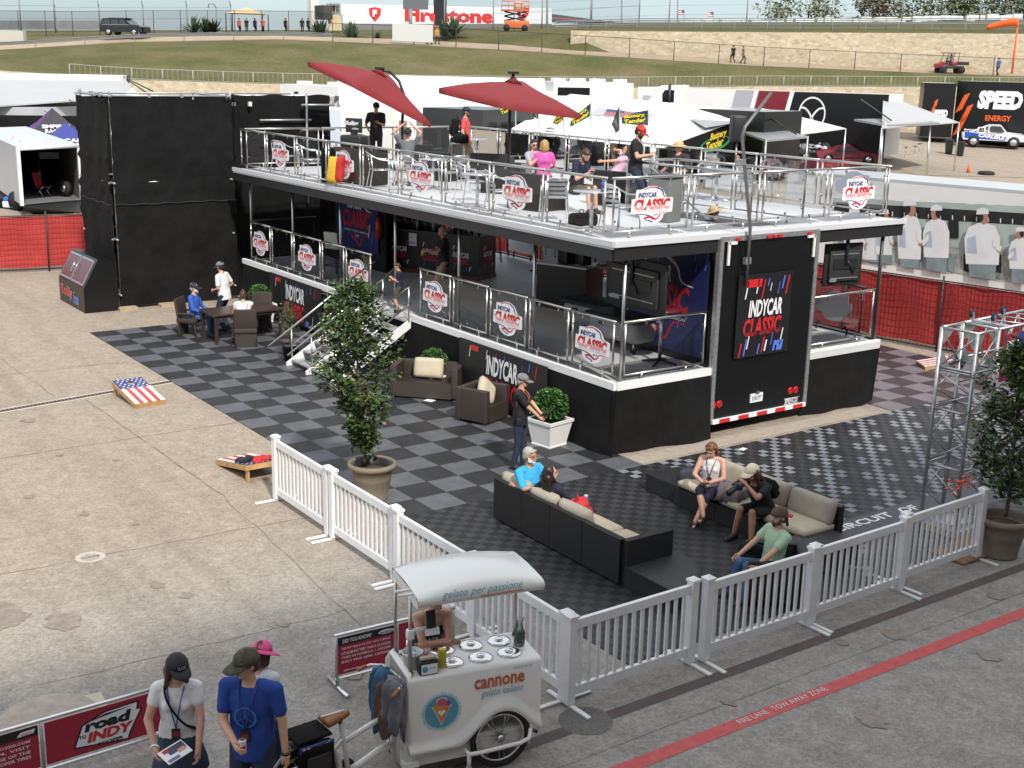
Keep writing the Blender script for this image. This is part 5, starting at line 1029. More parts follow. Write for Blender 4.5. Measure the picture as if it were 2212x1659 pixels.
m.build('banknotes',t)
m=MB(); m.tube((0,0,0),(0,0,.20),.014,CHROME); m.path([(0,0,.18),(0,-.01,.27),(.0,.02,.30),(0,.09,.27),(0,.1,.22)],.012,CHROME); m.tube((0,0,.04),(.05,0,.09),.008,CHROME); m.box((0,.08,.003),(.24,.20,.006),BLKPL); m.build('tap',label='chrome water tap rising over a small black sink on the cart top',cat='tap',loc=on(.13,.43))
t=thing('phone_holder','black phone and white card reader clamped to the left canopy post','phone',on(.14,.12,.45),CA); MB().box((.12,0,.08),(.09,.03,.17),BLKPL,rx=-.2,bev=.008).build('phone',t); m=MB(); m.box((.13,-.01,-.04),(.13,.05,.07),PWHITE,rx=-.4); m.tube((-.09,-.02,0),(.1,0,.0),.02,PWHITE); m.box((-.09,-.02,-.03),(.07,.07,.10),PWHITE,bev=.015); m.build('card_reader',t)
# ---------------------------------------------------------------- banner barriers
BN1=mat('barrier_red',(.36,.018,.045),.5,var=.08); BN2=PBLACK
def barrier(label,p,q,halves):
    p,q=V((*p,0)),V((*q,0)); L=(q-p).length; a=math.atan2((q-p).y,(q-p).x); t=thing('banner_barrier',label,'barrier',p,a); m=MB()
    for x in(.02,L/2,L-.02): m.tube((x,0,.04),(x,0,.64),.018,GALV)
    m.tube((0,0,.64),(L,0,.64),.02,ALU); m.tube((0,0,.12),(L,0,.12),.017,ALU); m.build('frame',t)
    for x in(.03,L-.03): MB().tube((x,-.26,.03),(x,.26,.03),.022,ALU).tube((x,0,.03),(x,0,.14),.018,GALV).build('foot',t)
    for k,fn in enumerate(halves):
        w_=L/2-.06; X=frame((L*(.25+.5*k),-.0,.385),(1,0,0),(0,0,1)); m=MB(); m.box((0,0,0),(w_,.70,.012),BN1); fn(m,w_); MB().merge(m,X@M4.Diagonal((1,.62,1,1))).build('banner',t)
def dyk(lines,foot,logo):
    def f(m,w_):
        m.box((0,.275,.002),(w_,.15,.012),BN2); text(m,'DID YOU KNOW?',(-.16*w_,.275),.50*w_,.075,PWHITE,z=.010,bold=.02)
        if logo=='pill': m.prism([(.36*w_+.10*math.cos(R(a))*(1)+(.0),.275+.04*math.sin(R(a))) for a in range(0,360,20)],.004,PWHITE,X=M4.Translation((0,0,.009))); text(m,'braille',(.36*w_,.275),.15,.05,PBLACK,z=.014)
        else: m.poly([(.33*w_,.24,.010),(.46*w_,.25,.010),(.48*w_,.32,.010),(.36*w_,.31,.010)],PWHITE); text(m,'INDY',(.41*w_,.27),.10,.03,RED,z=.013)
        for k,l in enumerate(lines): text(m,l,(-.0*w_,.13-.085*k),None if len(l)<20 else .86*w_,.05,PWHITE,z=.010,bold=.01)
        text(m,foot,(-.2*w_,-.29),.4*w_,.04,PWHITE,z=.010)
    return f
def road(m,w_):
    o=[(-.30,-.20),(.20,-.30),(.22,-.2),(.34,.14),(.30,.15),(.31,.27),(.0,.25),(-.22,.12)]
    m.prism(o,.006,PWHITE,X=M4.Translation((0,0,.009)@V((1,1,1)) if False else (0,0,.010))); m.prism([(x*1.07,y*1.09) for x,y in o],.004,PBLACK,X=M4.Translation((0,0,.009)))
    text(m,'road',(.02,.10),.46,.19,PBLACK,z=.016,shear=.15,bold=.05); text(m,'TO',(-.23,-.06),.07,.06,PBLACK,z=.016,bold=.03); text(m,'INDY',(.04,-.10),.46,.17,RED,z=.016,shear=.2,bold=.05); text(m,'COOPER',(.03,-.25),.26,.05,PBLACK,z=.016,bold=.04)
    m.poly([(-.2,.16,.016),(.0,.235,.016),(.27,.245,.016),(.06,.21,.016)],PBLACK)
barrier('banner barrier with a black and white race emblem at the lower left',(19.56,-7.55),(19.50,-5.15),[dyk(['TO INDYLIGHTS.COM, INDYPRO2000.COM','AND USF2000.COM, VISIT','.COM FOR FULL COVERAGE OF THE','TO INDY PRESENTED BY COOPER TIRES'],'@IndyPro2000 @USF2000','road'),road])
def red_only(m,w_): text(m,'braille',(.25*w_,.2),.3,.08,PWHITE,z=.010)
barrier('banner barrier reading did you know, behind the gelato cart',(19.43,-3.24),(19.52,-1.75),[dyk(['THE FIRST MAJOR VICTORY WITH A BRAILLE','LITHIUM BATTERY WAS A 24 HOURS','THEN IN FORMULA 1, USF2000','INDY PRO 2000, USF2000'],'@BrailleBattery','pill'),red_only])
# ---------------------------------------------------------------- people
def remesh(mb,vox,smooth=4,name='body'):
    me=mb.mesh('tmp'); o=bpy.data.objects.new('tmp',me); COL.objects.link(o)
    r=o.modifiers.new('r','REMESH'); r.mode='VOXEL'; r.voxel_size=vox; r.use_smooth_shade=True
    s=o.modifiers.new('s','SMOOTH'); s.factor=.5; s.iterations=smooth
    dg=bpy.context.evaluated_depsgraph_get(); dg.update(); out=bpy.data.meshes.new_from_object(o.evaluated_get(dg)); out.name=name
    bpy.data.objects.remove(o); bpy.data.meshes.remove(me)
    out.materials.clear()
    return out
def ik(a,b,l1,l2,pole):
    # middle joint of a two-bone limb from a to b, bending towards pole
    d=b-a; L=min(d.length,(l1+l2)*.998); dn=d.normalized(); b=a+dn*L; x=(l1*l1-l2*l2+L*L)/(2*L); h=math.sqrt(max(0,l1*l1-x*x)); p=pole-dn*pole.dot(dn); p=p.normalized() if p.length>1e-4 else dn.orthogonal().normalized()
    return a+dn*x+p*h,b
CL={}
def cloth(n,c,var=.15,r=.85):
    return mat('cloth_'+n,c,r,var=var,vscale=7,bump=.7,bscale=11)
def capmesh(mb,hc,X,m,brimm=None,back=None,wide=False):
    # baseball cap in head space: +Y is forward
    rs=[]
    for i in range(6):
        t=PI/2*i/5.2; rs.append([(.098*math.cos(t)*math.cos(2*PI*k/18),-.008+.112*math.cos(t)*math.sin(2*PI*k/18),.025+.105*math.sin(t)) for k in range(18)])
    mb.rings(rs,m,X=X,cap=True)
    if wide:
        mb.rings([[(.095*math.cos(2*PI*k/20),-.008+.11*math.sin(2*PI*k/20),.035) for k in range(20)],[(.17*math.cos(2*PI*k/20),-.008+.185*math.sin(2*PI*k/20),.012) for k in range(20)],[(.17*math.cos(2*PI*k/20),-.008+.185*math.sin(2*PI*k/20),.006) for k in range(20)],[(.095*math.cos(2*PI*k/20),-.008+.11*math.sin(2*PI*k/20),.028) for k in range(20)]],brimm or m,X=X,cap=False); return
    A=[];B=[]
    for k in range(11):
        a=R(22+136*k/10); A.append((.096*math.cos(a),-.008+.110*math.sin(a),.032)); B.append((.088*math.cos(a)*.98,.06+.135*math.sin(a)**.8,.016-.012*abs(math.cos(a))))
    lo=[(p[0],p[1],p[2]-.007) for p in B]; lo2=[(p[0],p[1],p[2]-.007) for p in A]
    mb.rings([A,B,lo,lo2],brimm or m,X=X,cap=False,close=False)
def person(label,loc,rz,skin=0,h=1.75,hip=.93,hipf=0,lean=0,side=0,hands=None,feet=None,head=(0,0,0),top=None,sleeve=.55,bottom=None,leglen=1.0,shoes=None,hair=None,hairm=None,cap=None,capm=None,brim=None,glasses=False,beard=None,fem=False,near=False,group=None,kneeout=0,elbow=None,skirt=None,stripes=None,bulk=1.0,tank=False,detail=None,chestprint=None):
    S=h/1.75; sk=SKIN[skin]; vox=.011 if near else .017
    lean_=R(lean); sd=R(side); up=V((math.sin(sd),math.sin(lean_)*math.cos(sd),math.cos(lean_)*math.cos(sd))); fw=V((0,math.cos(lean_),-math.sin(lean_))); rt=fw.cross(up).normalized()
    P=V((0,hipf,hip/S)); ch=P+up*.36; sh=P+up*.475; nk=P+up*.535
    hw=.115 if fem else .12; sw=(.165 if fem else .192)*(.5+.5*bulk); bk=bulk
    yaw,pit,roll=[R(a) for a in head]
    HX=M4.Rotation(-yaw,4,'Z')@M4.Rotation(-pit-lean_*.35,4,'X')@M4.Rotation(roll,4,'Y')
    hc=nk+up*.05+(HX.to_3x3()@V((0,.022,.095))); HM=M4.Translation(hc)@HX
    SH={s:sh+rt*sw*s-up*.015 for s in(-1,1)}; HP={s:P+rt*.092*s-up*.03 for s in(-1,1)}
    hands=hands or {}; feet=feet or {}
    hd={}; el={}
    for s in(-1,1):
        tgt=hands.get(s); tgt=V(tgt) if tgt is not None else SH[s]+V((s*.07,.05,-.54))
        pole=V(elbow[s]) if elbow and s in elbow else V((s*.5,-.7,-.35)); el[s],hd[s]=ik(SH[s],tgt,.285,.255,pole)
    kn={}; ft={}
    for s in(-1,1):
        tgt=feet.get(s); tgt=V(tgt) if tgt is not None else V((s*.10,0,.085)); kn[s],ft[s]=ik(HP[s],tgt,.43,.42,V((s*kneeout,1,.25)))
    b=MB(); m0=sk
    def loft(mb,rings,m):
        rr=[]
        for c,rx,ry in rings: rr.append([c+rt*rx*math.cos(2*PI*k/16)+fw*ry*math.sin(2*PI*k/16) for k in range(16)])
        mb.rings(rr,m)
    tor=[(P-up*.10,.10,.09),(P-up*.05,.155,.115*bk),(P+up*.04,.16 if not fem else .165,.118*bk),(P+up*.16,(.132 if fem else .148)*bk,.10*bk),(P+up*.27,.145*(.6+.4*bk),.112*bk),(P+up*.37,.158*(.6+.4*bk),.115),(P+up*.45,.15,.092),(P+up*.50,.10,.07),(P+up*.525,.06,.055)]
    loft(b,tor,m0); b.caps(nk-up*.04,hc-up*.03,.056,.054,m0)
    if fem: 
        for s in(-1,1): b.ell(P+up*.33+rt*.065*s+fw*.085,(.06,.055,.06),m0,n=10,k=6)
    for s in(-1,1):
        b.caps(sh+rt*.10*s-up*.005,SH[s],.062,.058,m0); b.caps(SH[s],el[s],.052*(.5+.5*bk),.040,m0); b.caps(el[s],hd[s],.041,.028,m0)
        b.caps(HP[s],kn[s],.085*(.6+.4*bk),.058,m0); b.caps(kn[s],kn[s].lerp(ft[s],.35),.056,.056,m0); b.caps(kn[s].lerp(ft[s],.3),ft[s],.055,.036,m0)
        fd=V((s*.12,1,0)).normalized(); 
        if abs((ft[s]-kn[s]).normalized().z)<.5: fd=V((0,.3,1))
        fd=fd.normalized(); b.caps(ft[s]-fd*.02+V((0,0,-.045)),ft[s]+fd*.14+V((0,0,-.055)),.036,.030,m0)
    # head: skull, jaw, brow, nose, ears
    b.ell(hc+HX.to_3x3()@V((0,-.012,.022)),(.076,.096,.098),m0,n=16,k=11,X=HX); b.ell(hc+HX.to_3x3()@V((0,.026,-.045)),(.056,.066,.066),m0,n=14,k=9,X=HX); b.ell(hc+HX.to_3x3()@V((0,.066,-.085)),(.028,.024,.022),m0,n=10,k=6,X=HX)
    b.caps(hc+HX.to_3x3()@V((0,.084,.012)),hc+HX.to_3x3()@V((0,.105,-.026)),.010,.016,m0,n=8); b.caps(hc+HX.to_3x3()@V((-.035,.078,.022)),hc+HX.to_3x3()@V((.035,.078,.022)),.013,.013,m0,n=8)
    b.caps(hc+HX.to_3x3()@V((-.016,.088,-.058)),hc+HX.to_3x3()@V((.016,.088,-.058)),.009,.009,m0,n=8)
    for s in(-1,1): b.ell(hc+HX.to_3x3()@V((s*.078,-.004,-.008)),(.012,.020,.030),m0,n=8,k=6,X=HX)
    # palms (fingers follow as separate chains)
    fing=MB()
    for s in(-1,1):
        d=(hd[s]-el[s]).normalized(); inw=V((-s,0.0,.0)); inw=(inw-d*inw.dot(d)); inw=inw.normalized() if inw.length>.1 else d.orthogonal().normalized(); wd=d.cross(inw)*s   # wd: towards the thumb
        if hands.get(s) is not None and wd.z<0 and abs(d.z)<.6: wd=-wd
        b.caps(hd[s]+d*.015,hd[s]+d*.075,.030,.030,m0,n=8); b.caps(hd[s]+d*.03+wd*.018,hd[s]+d*.08+wd*.022,.018,.016,m0,n=8); b.caps(hd[s]+d*.03-wd*.018,hd[s]+d*.078-wd*.024,.018,.015,m0,n=8)
        curl=.75 if hands.get(s) is not None else .35
        for k,(o,l) in enumerate(((.027,.070),(.009,.078),(-.010,.072),(-.027,.056))):
            p0=hd[s]+d*.075+wd*o; a1=d; p1=p0+a1*l*.45; a2=(d*math.cos(curl)+inw*math.sin(curl)); p2=p1+a2*l*.33; a3=(d*math.cos(curl*1.9)+inw*math.sin(curl*1.9)); p3=p2+a3*l*.28
            fing.path([p0-d*.02,p0,p1,p2,p3],.009,m0,n=6,rs=[.0095,.0095,.009,.008,.006])
        p0=hd[s]+d*.03+wd*.03; td=(d*.7+wd*.6+inw*.4).normalized(); fing.path([p0-td*.015,p0,p0+td*.03,p0+(td*.4+d*.6+inw*.2)*.058],.010,m0,n=6,rs=[.012,.0115,.010,.007])
    SC=M4.Scale(S,4)
    me=remesh(b,vox,3); me.materials.append(sk)
    if S!=1: me.transform(SC)
    fm=fing.mesh('f'); fm.transform(SC)
    import bmesh
    bm=bmesh.new(); bm.from_mesh(me); bm.from_mesh(fm); bm.to_mesh(me); bm.free(); bpy.data.meshes.remove(fm)
    me.polygons.foreach_set('material_index',[0]*len(me.polygons)); me.polygons.foreach_set('use_smooth',[True]*len(me.polygons))
    o=put('person',me,None,label,'person',group,loc=loc,rz=rz)
    def piece(mb,name,mm,v=None,sm=3,raw=False,lbl=None):
        if raw: q=mb.mesh(name); q.transform(SC)
        else:
            q=remesh(mb,v or vox,sm,name); q.materials.append(mm); q.transform(SC)
        return put(name,q,o,lbl)
    e=.014
    if top:
        c=MB(); ln=[(P-up*.13,.165+e,.13*bk+e),(P-up*.04,.168+e,.125*bk+e),(P+up*.06,.165*(.7+.3*bk)+e,.122*bk+e),(P+up*.17,(.14 if fem else .155)*bk+e,.105*bk+e),(P+up*.28,.152*(.6+.4*bk)+e,.117*bk+e),(P+up*.37,.162*(.6+.4*bk)+e,.117+e),(P+up*.45,.155+e*.6,.094+e),(P+up*.495,.105,.072),(P+up*.505,.08,.06)]
        if tank: ln=ln[:6]+[(P+up*.41,.135,.10)]
        loft(c,ln,top)
        if fem:
            for s in(-1,1): c.ell(P+up*.33+rt*.065*s+fw*.087,(.068,.062,.066),top,n=10,k=6)
        for s in(-1,1):
            if tank: c.caps(P+up*.38+rt*.075*s+fw*.06,P+up*.50+rt*.075*s,.026,.024,top,n=8); c.caps(P+up*.38+rt*.085*s-fw*.05,P+up*.50+rt*.075*s,.028,.024,top,n=8)
            elif sleeve>0:
                c.caps(sh+rt*.09*s,SH[s],.07,.068,top)
                if sleeve<=1: c.caps(SH[s],SH[s].lerp(el[s],sleeve),.067,.062,top)
                else: c.caps(SH[s],el[s],.066,.052,top); c.caps(el[s],el[s].lerp(hd[s],min(1,sleeve-1)),.052,.042,top)
            else: c.caps(sh+rt*.06*s,sh+rt*.125*s,.06,.05,top)
        piece(c,'shirt',top)
    if bottom:
        c=MB(); loft(c,[(P-up*.13,.10,.10),(P-up*.07,.165+e*.5,.122*bk+e*.5),(P+up*.03,.163+e*.5,.12*bk+e*.5),(P+up*.085,.150+e*.4,.113*bk+e*.4)],bottom)
        for s in(-1,1):
            c.caps(HP[s]-V((0,0,0)),HP[s].lerp(kn[s],min(1,leglen*2)),.098*(.6+.4*bk),.072 if leglen<=.5 else .07,bottom)
            if leglen>.5: c.caps(kn[s],kn[s].lerp(ft[s],(leglen-.5)*2),.069,.055,bottom)
        piece(c,'trousers' if leglen>.6 else 'shorts',bottom)
    if skirt:
        mm,zl=skirt; c=MB(); rr=[]
        for z,rx,ry in((.08,.155,.12),(.0,.18,.145),(-.12,.20,.165),(-zl*.7,.235,.20),(-zl,.25,.215),(-zl,.235,.20)): rr.append([P+V((rx*math.cos(2*PI*k/28)*(1+.03*math.sin(k*1.8)*(z<-.1)),ry*math.sin(2*PI*k/28)*(1+.03*math.cos(k*2.2)*(z<-.1)),z)) for k in range(28)])
        c.rings(rr,mm); piece(c,'skirt',mm,raw=True)
    if shoes:
        for s in(-1,1):
            c=MB(); fd=V((s*.12,1,0)).normalized()
            if abs((ft[s]-kn[s]).normalized().z)<.5: fd=V((0,.3,1)).normalized()
            u_=V((0,0,1)) if fd.z<.5 else V((0,-1,.3)).normalized()
            c.caps(ft[s]-fd*.035-u_*.04,ft[s]+fd*.15-u_*.052,.046,.040,shoes); c.caps(ft[s]-u_*.0,ft[s]-u_*.04,.047,.047,shoes); c.caps(ft[s]-fd*.04-u_*.062,ft[s]+fd*.16-u_*.066,.034,.032,shoes)
            piece(c,'shoe',shoes,v=.012)
    W=lambda *a: HM@V(a)
    if hair:
        c=MB(); c.ell(W(0,-.026,.036),(.084,.096,.096),hairm,n=16,k=10,X=HX)
        if hair in('short','bob','long','pony','bun'):
            c.ell(W(0,-.05,-.01),(.080,.066,.085),hairm,n=14,k=8,X=HX); 
            if hair!='long': c.caps(W(-.05,.055,.075),W(.05,.055,.075),.022,.022,hairm,n=8)
        if hair in('bob','long'):
            for s in(-1,1): c.caps(W(s*.074,-.012,.05),W(s*.078,-.012,-.09),.030,.034,hairm,n=8)
            c.caps(W(0,-.07,.0),W(0,-.072,-.09),.075,.07,hairm)
        if hair=='long':
            for s in(-1,0,1): c.caps(W(s*.06,-.06,-.05),nk+rt*(.075*s)-fw*.09-up*.14,.05,.032,hairm,n=8)
            for s in(-1,1): c.caps(W(s*.08,.0,-.03),nk+rt*(.10*s)+fw*.05-up*.10,.028,.02,hairm,n=8)
        if hair=='pony': c.caps(W(0,-.10,.01),W(0,-.15,-.13),.034,.02,hairm,n=8)
        if hair=='bun': c.ell(W(0,-.06,.13),(.04,.04,.035),hairm,n=10,k=6)
        piece(c,'hair',hairm,v=.012,sm=2)
    if beard:
        c=MB(); c.caps(W(-.045,.045,-.07),W(.045,.045,-.07),.030,.030,beard,n=8); c.caps(W(0,.07,-.085),W(0,.068,-.105),.034,.026,beard,n=8)
        for s in(-1,1): c.caps(W(s*.06,.02,-.02),W(s*.055,.03,-.07),.016,.024,beard,n=8)
        c.caps(W(-.022,.096,-.046),W(.022,.096,-.046),.008,.008,beard,n=6); piece(c,'beard',beard,v=.009,sm=2)
    if cap:
        c=MB(); capmesh(c,hc,HM@M4.Scale(1.04,4),capm,brim,wide=(cap=='wide'))
        if cap=='back': c=MB(); capmesh(c,hc,HM@M4.Rotation(PI,4,'Z')@M4.Scale(1.04,4),capm,brim)
        piece(c,'cap' if cap!='wide' else 'hat',capm,raw=True)
    c=MB()
    if glasses:
        for s in(-1,1): c.box(W(s*.034,.094,.004),(.056,.012,.034),WINDOW,rz=0); c.tube(W(s*.062,.09,.006),W(s*.080,-.0,.004),.004,BLKPL,n=5)
        c.tube(W(-.01,.1,.01),W(.01,.1,.01),.004,BLKPL,n=5); piece(c,'sunglasses',None,raw=True)
    else:
        for s in(-1,1): c.ell(W(s*.031,.085,.004),(.013,.007,.007),BLKPL,n=8,k=5)
        piece(c,'eyes',None,raw=True)
    c=MB(); c.tube(W(-.020,.0985,-.057),W(.020,.0985,-.057),.0045,mat('lips',(.34,.13,.11),.5),n=6); piece(c,'mouth',None,raw=True)
    if near or detail:
        o['_j']=0; del o['_j']
    J=dict(o=o,P=P,up=up,fw=fw,rt=rt,sh=sh,SH=SH,hd=hd,el=el,kn=kn,ft=ft,hc=hc,HM=HM,S=S,M=M4.Translation(V(loc))@M4.Rotation(rz,4,'Z')@SC,nk=nk)
    return J
def strap(J,pts,r,m,name='strap',flat=.35):
    mb=MB(); mb.path([V(p) for p in pts],r,m,n=6,flat=flat); q=mb.mesh(name); q.transform(M4.Scale(J['S'],4)); return put(name,q,J['o'])
def lanyard(J,col,badge=True,l=.30):
    nk,fw,rt,up=J['nk'],J['fw'],J['rt'],J['up']; P=J['P']; e=P+up*(.50-l)+fw*.150
    mb=MB(); mb.path(smooth_curve([nk+rt*.06-fw*.03,nk+rt*.075+fw*.05-up*.03,P+up*.40+rt*.05+fw*.145,e],3),.006,col,n=5); mb.path(smooth_curve([nk-rt*.06-fw*.03,nk-rt*.075+fw*.05-up*.03,P+up*.40-rt*.05+fw*.145,e],3),.006,col,n=5)
    if badge: mb.box(e-up*.05+fw*.008,(.075,.008,.10),PBLACK); mb.box(e-up*.05+fw*.013,(.06,.004,.05),mat('badge_red',(.20,.02,.025),.4))
    q=mb.mesh('lanyard'); q.transform(M4.Scale(J['S'],4)); put('lanyard',q,J['o'])
def heading(dx,dy): return math.atan2(dy,dx)-PI/2     # rotation that turns local +Y to (dx,dy)
def bag(label,loc,rz,d,m,cat='backpack',rx=0,pocket=True,straps=True,accent=None):
    t=thing('backpack' if cat=='backpack' else 'bag',label,cat,loc,rz); a,b,c=d; X=M4.Rotation(rx,4,'X')
    q=MB(); q.box((0,0,c/2),(a,b,c),m,bev=min(a,b)*.33); MB().merge(q,X).build('body',t)
    if pocket: q=MB(); q.box((0,-b/2-.02,c*.36),(a*.75,.08,c*.5),accent or m,bev=.03); MB().merge(q,X).build('pocket',t)
    if straps:
        for s in(-1,1): q=MB(); q.path(smooth_curve([(s*a*.28,b*.45,c*.92),(s*a*.33,b*.5+.08,c*.7),(s*a*.33,b*.5+.06,c*.3),(s*a*.3,b*.45,c*.08)],3),.018,m,n=6,flat=.35); MB().merge(q,X).build('strap',t)
    q=MB(); q.path([(-.04,b*.3,c*.97),(-.04,b*.3,c+.05),(.04,b*.3,c+.05),(.04,b*.3,c*.97)],.009,m,n=6); MB().merge(q,X).build('grab_handle',t); return t
# colours
TEEB=cloth('royal_blue',(.012,.05,.27)); TEEW=cloth('white',(.74,.73,.74),.06); JEAN=cloth('dark_denim',(.018,.028,.055),.35); JEANB=cloth('blue_denim',(.055,.11,.22),.35); BLK_T=cloth('black',(.012,.012,.014),.3); TURQ=cloth('turquoise',(.035,.34,.62),.08); NAVYT=cloth('navy',(.012,.014,.035),.3); KHAKI=cloth('khaki',(.30,.22,.13),.15); GREYT=cloth('grey',(.13,.14,.155),.2); GREYL=cloth('light_grey',(.36,.37,.42),.1); CORAL=cloth('coral',(.62,.085,.085),.1); PINKT=cloth('pink',(.72,.10,.38),.1); MINT=cloth('mint',(.36,.50,.34),.08); BLUES=cloth('work_blue',(.03,.10,.42),.12); OLIVE=cloth('olive',(.10,.095,.06),.2); DSKIRT=cloth('skirt_denim',(.035,.05,.085),.35)
BRN=mat('hair_brown',(.055,.028,.016),.5,var=.3,vscale=30); DBR=mat('hair_dark',(.018,.011,.009),.45,var=.3,vscale=30); AUB=mat('hair_auburn',(.13,.045,.022),.5,var=.3,vscale=30); BLN=mat('hair_blond',(.42,.25,.09),.5,var=.3,vscale=30); GRYH=mat('hair_grey',(.36,.34,.32),.6,var=.2,vscale=30); SHOE=mat('shoe_dark',(.03,.026,.024),.6); SHOEW=mat('shoe_white',(.6,.58,.56),.5)
CAMO=mat('camouflage',(.10,.095,.055),.8,vscale=22,col2=(.02,.022,.014)); CREAM=mat('cap_cream',(.62,.54,.42),.8); CAPB=mat('cap_black',(.012,.013,.018),.7); CAPG=mat('cap_grey',(.17,.17,.17),.8); CAPR=mat('cap_red',(.60,.012,.018),.6); CAPN=mat('cap_navy',(.012,.016,.04),.7); CAPBR=mat('cap_brown',(.085,.055,.04),.8); PINKH=mat('hat_pink',(.75,.09,.26),.8); STRAW=mat('straw',(.55,.40,.20),.8,var=.2,vscale=40)
CAMD=V((-CX.y,CX.x,0)) # away-from-viewer direction on the ground
def face(ux,uy):
    # heading given in picture terms: ux to the right, uy away from the viewer
    d=V((CX.x,CX.y,0)).normalized()*ux+V((CZ.x,CZ.y,0)).normalized()*uy; return heading(d.x,d.y)
# --- foreground couple
J=person('woman in a white v neck shirt and black cap reading a brochure',V((20.92,-5.52,0)),face(.12,-1),0,h=1.70,hip=.92,hands={-1:(-.20,.24,.93),1:(.17,.26,.97)},elbow={-1:(-.8,-.4,-.3),1:(.9,-.4,-.3)},head=(-28,12,0),top=TEEW,sleeve=.42,skirt=(DSKIRT,.34),shoes=SHOEW,hair='long',hairm=BRN,cap='cap',capm=CAPB,glasses=True,fem=True,near=True)
strap(J,smooth_curve([J['P']+V((-.175,.02,.06)),J['P']+V((-.09,.155,.17)),J['P']+V((.0,.165,.29)),J['P']+V((.075,.13,.42)),J['P']+V((.10,.03,.505)),J['P']+V((.09,-.08,.46))],3),.022,BLK,'bag_strap'); lanyard(J,NAVY,l=.36)
mw=MB(); mw.path([J['hd'][1]+V((.032*math.cos(a),.0+.012*math.sin(a),.03*math.sin(a))) for a in [2*PI*k/12 for k in range(12)]],.010,PWHITE,n=6,closed=True); q=mw.mesh('wristwatch'); q.transform(M4.Scale(J['S'],4)); put('wristwatch',q,J['o'])
m=MB(); text(m,'LO',(0,0),.065,.045,PWHITE,X=J['HM']@frame((0,.118,.075),(-1,0,0),(0,.3,1)),bold=.03,z=0); q=m.mesh('cap_emblem'); q.transform(M4.Scale(J['S'],4)); put('cap_emblem',q,J['o'])
hp=J['M']@((J['hd'][-1]+J['hd'][1])/2+V((.0,.10,.02))); m=MB(); m.box((0,0,0),(.24,.17,.006),PWHITE); m.box((.03,.03,.0045),(.16,.08,.003),mat('print_slate',(.06,.07,.13),.5)); m.box((.06,-.01,.0065),(.07,.04,.003),SKIN[0]); m.box((-.06,.05,.0065),(.05,.04,.003),RED); m.box((-.05,-.06,.0065),(.11,.03,.003),mat('print_dusty_blue',(.15,.19,.33),.5)); o=m.build('brochure',label='glossy colour brochure held by the woman in the white shirt',cat='brochure',loc=hp); o.rotation_euler=(R(14),R(-8),face(.12,-1)+PI+.75)
J=person('man in a royal blue tee and camouflage cap holding a can',V((21.45,-5.06,0)),face(-.15,-1),0,h=1.86,hip=.93*1.06,hands={1:(.03,.30,1.06),-1:(-.30,.05,.80)},elbow={1:(.9,-.6,-.4)},head=(38,8,0),top=TEEB,sleeve=.62,bottom=JEAN,shoes=SHOE,hair='short',hairm=BRN,cap='cap',capm=CAMO,glasses=True,near=True,bulk=1.12)
lanyard(J,NAVY,l=.34)
X=frame(J['P']+J['up']*.27+J['fw']*.147,(-1,0,0),(0,.05,1)); m=MB(); RG=mat('shirt_ring_blue',(.035,.14,.40),.8)
for k in range(24):
    a,b=2*PI*k/24,2*PI*(k+1)/24; m.add([(.095*math.cos(a),.095*math.sin(a),0),(.095*math.cos(b),.095*math.sin(b),0),(.078*math.cos(b),.078*math.sin(b),0),(.078*math.cos(a),.078*math.sin(a),0)],[(0,1,2,3)],RG,X=X)
for a in(90,210,330): m.add([(.08*math.cos(R(a)),.08*math.sin(R(a)),0),(.012*math.cos(R(a+90)),.012*math.sin(R(a+90)),0),(.012*math.cos(R(a-90)),.012*math.sin(R(a-90)),0)],[(0,1,2)],RG,X=X)
q=m.mesh('shirt_print'); q.transform(M4.Scale(J['S'],4)); put('shirt_print',q,J['o'])
m=MB(); a=J['hd'][-1]; m.path([a+V((.034*math.cos(t),.030*math.sin(t),.0)) for t in [2*PI*k/12 for k in range(12)]],.013,BLKPL,n=6,closed=True); m.path([a+V((.032*math.cos(t),.028*math.sin(t),-.028)) for t in [2*PI*k/12 for k in range(12)]],.007,CUPY,n=6,closed=True); q=m.mesh('wristband'); q.transform(M4.Scale(J['S'],4)); put('wristband',q,J['o'])
hp=J['M']@(J['hd'][1]+V((-.075,.035,-.0))); t=thing('drink_can','pale drink can held by the man in the royal blue tee','can',hp); MB().lathe([(.0001,-.06),(.027,-.06),(.033,-.052),(.033,.05),(.028,.062),(.0001,.060)],mat('can_pale',(.62,.62,.60),.3,.4,var=.1,vscale=20),n=18).build('can',t); MB().lathe([(.0001,.0635),(.025,.0635)],mat('can_gold',(.5,.38,.14),.3,.8),n=16,cap=False).box((0,0,.002),(.0665,.03,.03),RED).build('lid',t)
J=person('person in a pink hat and striped shirt half hidden behind the man in blue',V((20.93,-4.76,0)),face(.4,1),0,h=1.60,hip=.86,top=cloth('striped_white',(.66,.66,.70),.1),bottom=JEANB,shoes=SHOE,hair='bob',hairm=BRN,cap='wide',capm=PINKH,fem=True,head=(0,25,0))
m=MB()
for k in range(9): z=-.1+.07*k; m.path([J['P']+J['up']*z+J['rt']*(.19*math.cos(a))+J['fw']*(.146*math.sin(a)) for a in [2*PI*q/20 for q in range(20)]],.006,NAVY,n=5,closed=True)
q=m.mesh('shirt_stripes'); q.transform(M4.Scale(J['S'],4)); put('shirt_stripes',q,J['o'])
